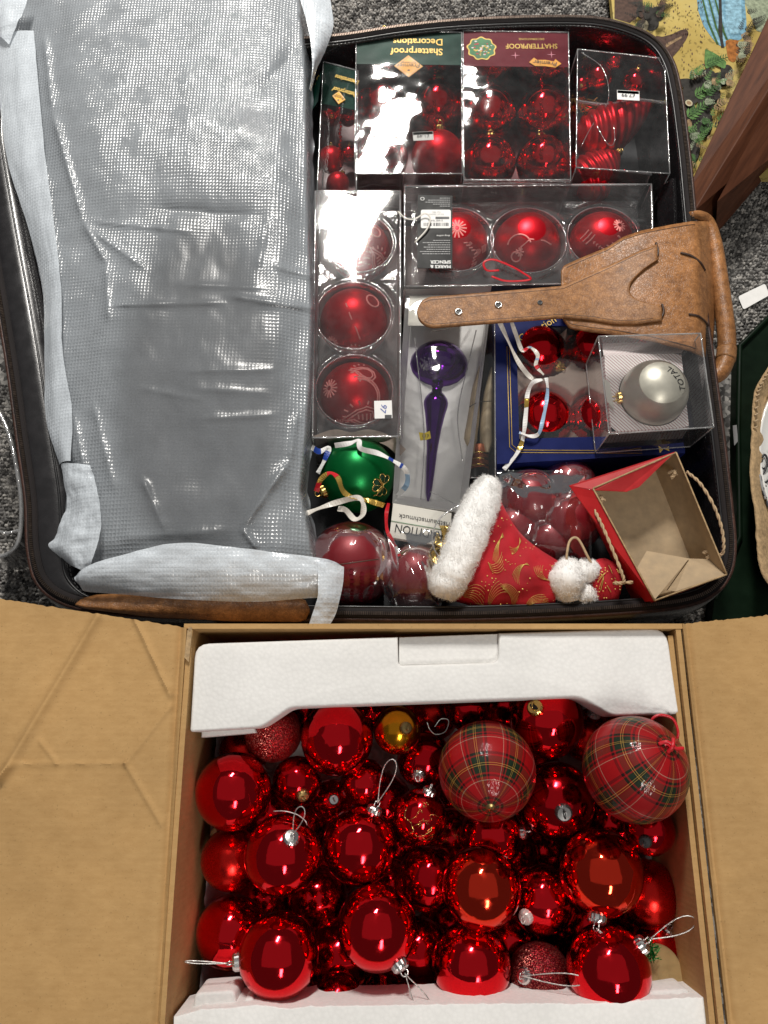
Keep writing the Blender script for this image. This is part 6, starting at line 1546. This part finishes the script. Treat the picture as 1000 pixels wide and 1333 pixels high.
# ---------------------------------------------------------------- red paper gift bag on its back
tb = thing('gift_bag', 'open red paper gift bag with brown lining and rope handles', 'gift bag', tuple(P(850, 690, .047)))
ra, rb_, rc, rd = P(772, 636, .178), P(880, 589, .188), P(946, 748, .190), P(852, 782, .186)
ba, bb, bc, bd = [Vector((p.x, p.y, .118)) for p in (P(770, 634, .165), P(874, 592, .178), P(934, 742, .178), P(846, 774, .178))]
def bagwall(a, b_, c_, d_, nm, mat_out, nn):
    """board from rim a-b down to c-d: red outside, kraft inside"""
    nn = Vector(nn).normalized() * .0012
    o = mk(nm, sheet(a, b_, c_, d_, 12, .003, 2), M['kraft'], tb); 
    mk('red_face', sheet(a + nn, b_ + nn, c_ + nn, d_ + nn, 12, .003, 2), M[mat_out], o); return o
M['bag_red'] = plain('red_bag_paper', (0.42, 0.010, 0.012), .4, 0, .12, 40, .1, 300)
bagwall(rd, ra, ba, bd, 'side_panel', 'bag_red', (-1, -.2, .1)); bagwall(rb_, rc, bc, bb, 'side_panel', 'bag_red', (1, 0, 0)); bagwall(ra, rb_, bb, ba, 'front_panel', 'bag_red', (0, 1, 0)); bagwall(rc, rd, bd, bc, 'back_panel', 'bag_red', (0, -1, 0))
mk('base_board', sheet(bd, bc, bb, ba, 14, .002, 4), M['kraft'], tb)
for a, b_ in ((ra, rb_), (rb_, rc), (rc, rd), (rd, ra)): mk('rim_edge', tube([a.lerp(b_, k / 8) + Vector((0, 0, .0005 + .0005 * nz(k, a.x * 9, 1))) for k in range(9)], .0011, 5), M['kraft_edge'], tb)
# red turned-in lip along the far edge and the loose kraft flap
mk('turned_lip', prism(ccw([P(741, 632, .165), P(879, 588, .1895), P(832, 634, .176), P(816, 640, .174), P(774, 638, .1795)]), [p - Vector((0, 0, .0012)) for p in ccw([P(741, 632, .165), P(879, 588, .1895), P(832, 634, .176), P(816, 640, .174), P(774, 638, .1795)])]), M['bag_red'], tb, smooth=False)
mk('side_gusset', prism(ccw([P(741, 632, .165), P(774, 639, .179), P(854, 783, .187), P(848, 784, .172)]), [p - Vector((0, 0, .0012)) for p in ccw([P(741, 632, .165), P(774, 639, .179), P(854, 783, .187), P(848, 784, .172)])]), M['bag_red'], tb, smooth=False)
mk('loose_flap', prism(ccw([P(826, 745, .165), P(842, 717, .155), P(897, 727, .165), P(853, 780, .187)]), [p - Vector((0, 0, .0010)) for p in ccw([P(826, 745, .165), P(842, 717, .155), P(897, 727, .165), P(853, 780, .187)])]), M['kraft'], tb, smooth=False)
mk('loose_flap', prism(ccw([P(868, 768, .172), P(897, 727, .162), P(930, 728, .160), P(944, 748, .188), P(880, 770, .187)]), [p - Vector((0, 0, .0010)) for p in ccw([P(868, 768, .172), P(897, 727, .162), P(930, 728, .160), P(944, 748, .188), P(880, 770, .187)])]), M['kraft'], tb, smooth=False)
def rope(pts, r_=.0017):
    A = [Vector(p) for p in smooth_path(pts, 10)]; out = []
    for ph in (0, math.pi): 
        q = []
        for i, p in enumerate(A):
            t = (A[min(i + 1, len(A) - 1)] - A[max(i - 1, 0)]).normalized(); e1_ = t.orthogonal().normalized(); e2_ = t.cross(e1_); a = i * .9 + ph; q.append(p + (e1_ * math.cos(a) + e2_ * math.sin(a)) * r_ * .62)
        out.append(tube(q, r_ * .75, 6))
    return join(*out)
mk('rope_handle', rope([P(894, 614, .182), P(912, 630, .188), P(930, 660, .188), P(940, 690, .184), P(942, 716, .178), P(936, 724, .170)]), M['rope'], tb)
mk('rope_handle', rope([P(774, 664, .172), P(784, 684, .180), P(796, 712, .184), P(808, 742, .184), P(812, 758, .182), P(800, 759, .178), P(824, 758, .180)]), M['rope'], tb)
for (x, y, zz) in ((876, 618, .165), (922, 722, .160), (782, 652, .165)):
    q = P(x, y, zz); mk('rope_knot', join(rope([q + Vector((-.006, .002, 0)), q + Vector((0, .004, .004)), q + Vector((.005, 0, .002))], .002), rope([q + Vector((-.003, -.005, 0)), q + Vector((.001, 0, .005)), q + Vector((.001, .006, 0))], .002)), M['rope'], tb)
# dark under-layer of boxes that fills the tray is the lining itself
# ---------------------------------------------------------------- things around the suitcase
# printed picture board
pb = thing('picture_board', 'painted board with yellow sky, blue robe shape and jungle leaves', 'picture board', tuple(P(920, 90, .02)))
def ypaint():
    m, nt, b = new_mat('yellow_painted_print'); setin(b, rough=.6, spec=.15); co = coords(nt); n = noise_tex(nt, co, 9, 5); n2 = noise_tex(nt, co, 120, 3)
    r = ramp(nt, n.outputs['Fac'], [(.3, (.30, .21, .05)), (.55, (.42, .32, .10)), (.75, (.42, .37, .17))]); s = ramp(nt, n2.outputs['Fac'], [(.34, .6), (.42, 1)])
    nt.links.new(mix_col(nt, 1, r.outputs['Color'], s.outputs['Color'], 'MULTIPLY'), b.inputs['Base Color']); return m
M['ypaint'] = ypaint(); BZ = .055
bd_ = mk('board', slab([P(790, -60, BZ), P(1090, -60, BZ), P(1090, 230, BZ), P(880, 230, BZ), P(800, 40, BZ)], .012), M['ypaint'], pb, smooth=False)
lay = [0]
def shape(pts, mat, nm='printed_shape', rnd=0):
    lay[0] += 1; q = rounded([(x, y, 1) for x, y in pts], rnd) if rnd else pts
    return mk(nm, ([P(x, y, BZ + .0004 + lay[0] * 2e-5) for x, y in q], [tuple(range(len(q)))]), M[mat], pb, smooth=False)
for nm, col in (('pdark', (.035, .032, .028)), ('pgreen', (.10, .20, .06)), ('pgreen2', (.05, .11, .035)), ('pblue', (.16, .32, .42)), ('pblue2', (.24, .42, .52)), ('pbrown', (.085, .05, .038)), ('ptan', (.30, .20, .11)), ('psage', (.28, .32, .22)), ('pcream', (.50, .44, .30)), ('pora', (.35, .13, .03))):
    M[nm] = plain('print_' + nm[1:], tuple(c * .8 for c in col), .6, 0, .45, 140, spec=.15)
shape([(960, -20), (1060, -20), (1060, 60), (985, 40)], 'psage'); shape([(800, -20), (835, -20), (838, 14), (820, 30), (800, 24)], 'pbrown')
shape([(905, -20), (968, -20), (972, 30), (971, 46), (962, 53), (948, 50), (944, 62), (934, 58), (926, 48), (916, 34), (909, 14)], 'pblue', 'blue_robe', 4)
for k in range(6): shape([(909 + k * 4, -20), (911 + k * 4, -20), (924 + k * 5, 30 + k * 3), (936 + k * 3, 58 - k * 1.5), (933 + k * 3, 58 - k * 1.5), (921 + k * 5, 30 + k * 3)], 'pblue2' if k % 2 else 'pgreen2', 'robe_fold')
shape([(944, -20), (964, -20), (966, 30), (962, 44), (950, 44), (945, 30)], 'pblue2', 'robe_panel', 4)
shape([(934, -20), (939, -20), (940, 20), (941, 50), (943, 62), (939, 62), (935, 40), (936, 10)], 'pdark', 'robe_trim')
shape([(944, 52), (962, 52), (964, 66), (956, 82), (948, 78)], 'pora', 'printed_leaf', 4); shape([(962, 60), (976, 44), (980, 60), (966, 80)], 'ptan', 'printed_leaf', 4)
shape([(853, 46), (862, 48), (876, 44), (886, 39), (894, 38), (897, 43), (893, 52), (884, 65), (874, 76), (868, 72), (860, 60)], 'pbrown', 'printed_mushroom', 3)
for k in range(9): shape([(864 + k * .3, 66 - k * .5), (868 + k * 2.4, 56 - k * 1.2), (869 + k * 2.4, 57 - k * 1.0)], 'ptan', 'mushroom_gill')
def leaf_sprig(x, y, ang, L, w, mat, n=7):
    ca, sa = math.cos(ang), math.sin(ang)
    for k in range(n):
        t = k / n
        for s in (-1, 1):
            bx, by = x + ca * L * t, y + sa * L * t; a2 = ang + s * .85; l2 = w * (1 - .6 * t); tx, ty = bx + math.cos(a2) * l2, by + math.sin(a2) * l2
            px_, py_ = -math.sin(a2) * l2 * .16, math.cos(a2) * l2 * .16; mx, my = (bx + tx) / 2, (by + ty) / 2
            shape([(bx, by), (mx + px_, my + py_), (tx, ty), (mx - px_, my - py_)], mat, 'printed_leaf')
    shape([(x - sa * .6, y + ca * .6), (x + ca * L, y + sa * L), (x + sa * .6, y - ca * .6)], mat, 'printed_stem')
def ell(x, y, a, b_, mat, nm='printed_shape', rot=0, n=18):
    shape([(x + a * math.cos(t) * math.cos(rot) - b_ * math.sin(t) * math.sin(rot), y + a * math.cos(t) * math.sin(rot) + b_ * math.sin(t) * math.cos(rot)) for t in np.linspace(0, 6.283, n, False)], mat, nm)
ell(840, 16, 12, 9, 'pdark', 'printed_bush'); ell(856, 18, 9, 10, 'pdark', 'printed_bush'); ell(848, 30, 10, 10, 'pdark', 'printed_bush'); ell(838, 34, 6, 8, 'pcream', 'printed_flower', .4)
for (x, y, a, L, w, m_) in ((850, 18, -.7, 24, 7, 'pdark'), (858, 16, -1.3, 20, 6, 'pdark'), (846, 24, -2.6, 20, 7, 'pdark'), (848, 30, 1.6, 16, 6, 'pdark'), (862, 10, -.3, 16, 6, 'pdark'), (832, 30, 2.2, 14, 5, 'pgreen2')): leaf_sprig(x, y, a, L, w, m_)
for (x, y, a, b_) in ((893, 108, 14, 6), (908, 106, 10, 9), (920, 98, 12, 8), (936, 104, 12, 10), (946, 92, 8, 8), (900, 122, 12, 14), (922, 124, 16, 18), (895, 150, 10, 26), (914, 158, 14, 22), (898, 190, 14, 24)): ell(x, y, a, b_, 'pdark', 'printed_undergrowth')
for k, t in enumerate(np.linspace(3.3, 7.2, 12)[:-1]):
    t2 = t + .36; r0, r1 = 10, 12.5; shape([(933 + r0 * math.cos(t), 92 + r0 * math.sin(t)), (933 + r1 * math.cos(t), 92 + r1 * math.sin(t)), (933 + r1 * math.cos(t2), 92 + r1 * math.sin(t2)), (933 + r0 * math.cos(t2), 92 + r0 * math.sin(t2))], 'pdark', 'printed_tendril')
shape([(918, 63), (932, 70), (946, 80), (944, 90), (930, 84), (919, 90), (917, 78)], 'pgreen', 'printed_leaf', 3)
for (x, y, a, L, w, m_) in ((920, 84, -.4, 30, 10, 'pgreen2'), (905, 125, -.5, 34, 12, 'pgreen'), (895, 152, -.6, 40, 13, 'pgreen'), (900, 172, .9, 22, 9, 'pgreen'), (898, 178, -.2, 20, 8, 'psage'), (946, 110, -1.2, 22, 8, 'psage'), (960, 80, -.8, 26, 9, 'ptan'), (972, 42, -1.0, 22, 7, 'pdark'), (980, 30, -.5, 20, 7, 'pdark'), (898, 200, 1.2, 20, 9, 'pgreen2')): leaf_sprig(x, y, a, L, w, m_, 8)
ell(897, 134, 5, 4, 'pcream', 'printed_snail', .5); ell(897, 134, 3, 2.4, 'ptan', 'printed_snail', .5); ell(935, 114, 4, 4, 'psage', 'printed_flower'); ell(942, 106, 4, 4, 'psage', 'printed_flower'); ell(897, 162, 4, 7, 'ptan', 'printed_leaf')
for k in range(70):
    x, y = random.uniform(862, 920), random.uniform(-5, 100); ell(x, y, random.uniform(.5, 1.1), random.uniform(.8, 2.2), 'pbrown', 'paint_fleck', random.uniform(-.4, .4), 6)
for k in range(46):
    x, y = random.uniform(888, 948), random.uniform(96, 215)
    if x > 960 - (y - 96) * .42: continue
    leaf_sprig(x, y, random.uniform(-1.6, .6), random.uniform(10, 24), random.uniform(4, 9), random.choice(('pgreen', 'pgreen2', 'psage', 'pdark', 'pgreen2', 'ptan')), 6)
for k in range(26):
    x, y = random.uniform(826, 868), random.uniform(-6, 40); leaf_sprig(x, y, random.uniform(-3.1, .2), random.uniform(10, 20), random.uniform(4, 7), random.choice(('pdark', 'pdark', 'pgreen2', 'pbrown')), 6)
for k in range(14): leaf_sprig(random.uniform(952, 985), random.uniform(10, 78), random.uniform(-1.8, .2), random.uniform(10, 18), random.uniform(4, 7), random.choice(('ptan', 'pdark', 'pbrown', 'psage')), 6)
# timber leg
def beam(a, b_, ca, cb, name, root, mat):
    """long piece between two section outlines"""
    return mk(name, prism(ca, cb), M[mat], root, smooth=False, bevel=(.0025, 2))
tl = thing('wooden_leg', 'reddish brown wooden furniture leg slanting past the suitcase', 'furniture leg', tuple(P(915, 285, 0)))
s0 = [P(893, 250, .075), P(906, 272, .100), P(934, 304, .030), P(905, 300, .006)]; s1 = [P(1016, -14, .10), P(1060, 20, .13), P(1100, 110, .07), P(1040, 60, .03)]
beam(None, None, s0, s1, 'timber', tl, 'wood')
tl2 = mk('leg_tenon', prism([P(934, 262, .105), P(1010, 120, .13), P(1010, 200, .10), P(932, 296, .06)], [P(934, 262, .095), P(1010, 120, .12), P(1010, 200, .03), P(932, 296, .02)]), M['wood'], tl, smooth=False)
# paper label on the carpet
pl = mk('paper_label', slab([P(x, y, .0068) for x, y in rounded([(961, 386), (996, 369), (1002, 384), (968, 403)], 3)], .0006), M['white_paper'], smooth=False); props(pl, 'blank white paper label lying on the carpet', 'paper label')
# dark green crate beside the suitcase
gcr = thing('green_crate', 'dark green plastic crate beside the suitcase', 'crate', tuple(P(1010, 600, 0)))
M['gplast'] = plain('dark_green_plastic', (0.002, 0.008, 0.003), .5, 0, .3, 30, .1, 200, spec=.1)
gp = [P(1040, 380, .03), P(996, 418, .03), P(962, 452, .03), P(960, 560, .03), P(962, 700, .03), P(930, 780, .03), P(925, 830, .03), P(1090, 830, .03), P(1090, 380, .03)]
mk('crate_floor', prism(ccw(gp), [Vector((p.x, p.y, .004)) for p in ccw(gp)]), M['gplast'], gcr, smooth=False)
mk('crate_lip', tube([p + Vector((0, 0, .003)) for p in gp[:6]], .004, 8), M['gplast'], gcr)
q = [P(954, 554, .036), P(959, 553, .036), P(961, 574, .036), P(956, 580, .036)]; lb = mk('worn_sticker', slab(q, .0004), M['grey_ink'], gcr, smooth=False)
# second carton with a torn edge and a white dish
c2 = thing('torn_carton', 'torn brown carton edge holding a white printed dish', 'carton', tuple(P(1030, 620, 0)))
edge = [(1004, 470), (996, 484), (986, 500), (981, 515), (979, 540), (978, 565), (977, 590), (976, 615), (978, 640), (982, 665), (984, 690), (985, 715), (988, 735), (994, 752), (1003, 765), (1012, 790)]
A = smooth_path([P(x, y, .10) for x, y in edge], 6)
def tornwall():
    V, F = [], []; n = len(A)
    for i, p in enumerate(A):
        j_ = .004 * nz(i * .35, 1, 1); w = .008 + .005 * abs(nz(i * .12, 5, 2)); t = Vector(A[min(i + 1, n - 1)]) - Vector(A[max(i - 1, 0)]); nn = Vector((-t.y, t.x, 0)).normalized(); nn = nn if nn.x > 0 else -nn; p = Vector(p)
        V += [Vector((p.x + .075, p.y, .032)), p + Vector((0, 0, j_)), p + nn * w * .5 + Vector((0, 0, j_ + .002 * nz(i * .9, 2, 3))), p + nn * w + Vector((0, 0, j_ * .5 - .003)), Vector((p.x + .075, p.y, .032)) + nn * w]
    for i in range(n - 1):
        for k in range(4): F.append((i * 5 + k, i * 5 + k + 1, i * 5 + k + 6, i * 5 + k + 5))
    return V, F
mk('torn_wall', tornwall(), M['kraft_edge'], c2)
V_, F_ = [], []
for k in range(14):
    i = 2 + k * 2; p = Vector(A[min(i, len(A) - 1)]); V_, F_ = join((V_, F_), box(p + Vector((.005, 0, .001)), (.006, .0012, .004), .5))
mk('flute', (V_, F_), M['kraft'], c2, smooth=False)
q_ = [P(1010, 480, .06), P(1008, 620, .06), P(1012, 760, .06), P(1190, 780, .06), P(1190, 470, .06)]
mk('carton_floor', prism(ccw(q_), [Vector((p.x, p.y, .034)) for p in ccw(q_)]), M['card'], c2, smooth=False)
dish = thing('white_dish', 'white glazed dish with black script inside the torn carton', 'dish', tuple(P(1082, 612, .063)))
dc = P(1082, 612, .085); v, f_ = lathe([(.0, -.01), (.075, -.008), (.088, -.004), (.097, .002), (.100, .004), (.101, .0), (.092, -.012), (.0, -.022)], 64)
M['glaze'] = plain('white_glaze', (.72, .71, .68), .12, 0, .03, 10, coat=.4, coatr=.05)
ds = mk('plate', ([dc + Vector((p[0], p[1] * 1.55, p[2])) for p in v], f_), M['glaze'], dish)
sp_ = lambda pts, r_: tube(smooth_path([P(x, y, .0865) for x, y in pts], 8), r_, 5)
mk('script_lettering', join(sp_([(993, 598), (990, 604), (993, 610), (1000, 606), (1006, 596), (1002, 590)], .0013), sp_([(991, 596), (996, 592), (999, 600), (996, 612), (991, 622), (996, 628), (1004, 622)], .0015), sp_([(997, 632), (993, 640), (998, 648), (1006, 640)], .0015), sp_([(998, 652), (1000, 660), (1006, 656)], .0013)), M['dark_ink'], ds)
mk('script_banner', sp_([(989, 618), (992, 634), (997, 650)], .0018), M['grey_ink'], ds)
# clear ribbed tub at the other side of the suitcase
tub = thing('plastic_tub', 'clear ribbed plastic tub beside the suitcase', 'tub', tuple(P(-20, 620, 0)))
M['tub'] = clear_sheet('smoky_clear_tub_plastic', .55, 1.5, .12, .2, 20, .01, base=.06)
tw_ = smooth_path([P(-10, 520, .09), P(10, 560, .09), P(22, 610, .09), P(28, 660, .09), P(24, 705, .09), P(8, 722, .09), P(-20, 726, .09)], 8)
V_, F_ = [], []
for p in tw_: p = Vector(p); V_ += [p, Vector((p.x - .004, p.y, .045)), Vector((p.x - .010, p.y, .004))]
for i in range(len(tw_) - 1):
    for k in range(2): F_.append((i * 3 + k, i * 3 + k + 1, i * 3 + k + 4, i * 3 + k + 3))
mk('tub_wall', (V_, F_), M['tub'], tub); mk('rolled_rim', tube(tw_, .003, 8), M['clear_edge'], tub)
for k in (8, 14, 20, 26, 32): p = Vector(tw_[k]); mk('rib', tube([p + Vector((.001, 0, 0)), Vector((p.x - .009, p.y, .004))], .0016, 6), M['clear_edge'], tub)
mk('tub_lid_band', tube([P(-10, 690, .092), P(10, 694, .092), P(26, 690, .09)], .0022, 6), M['clear_edge'], tub)
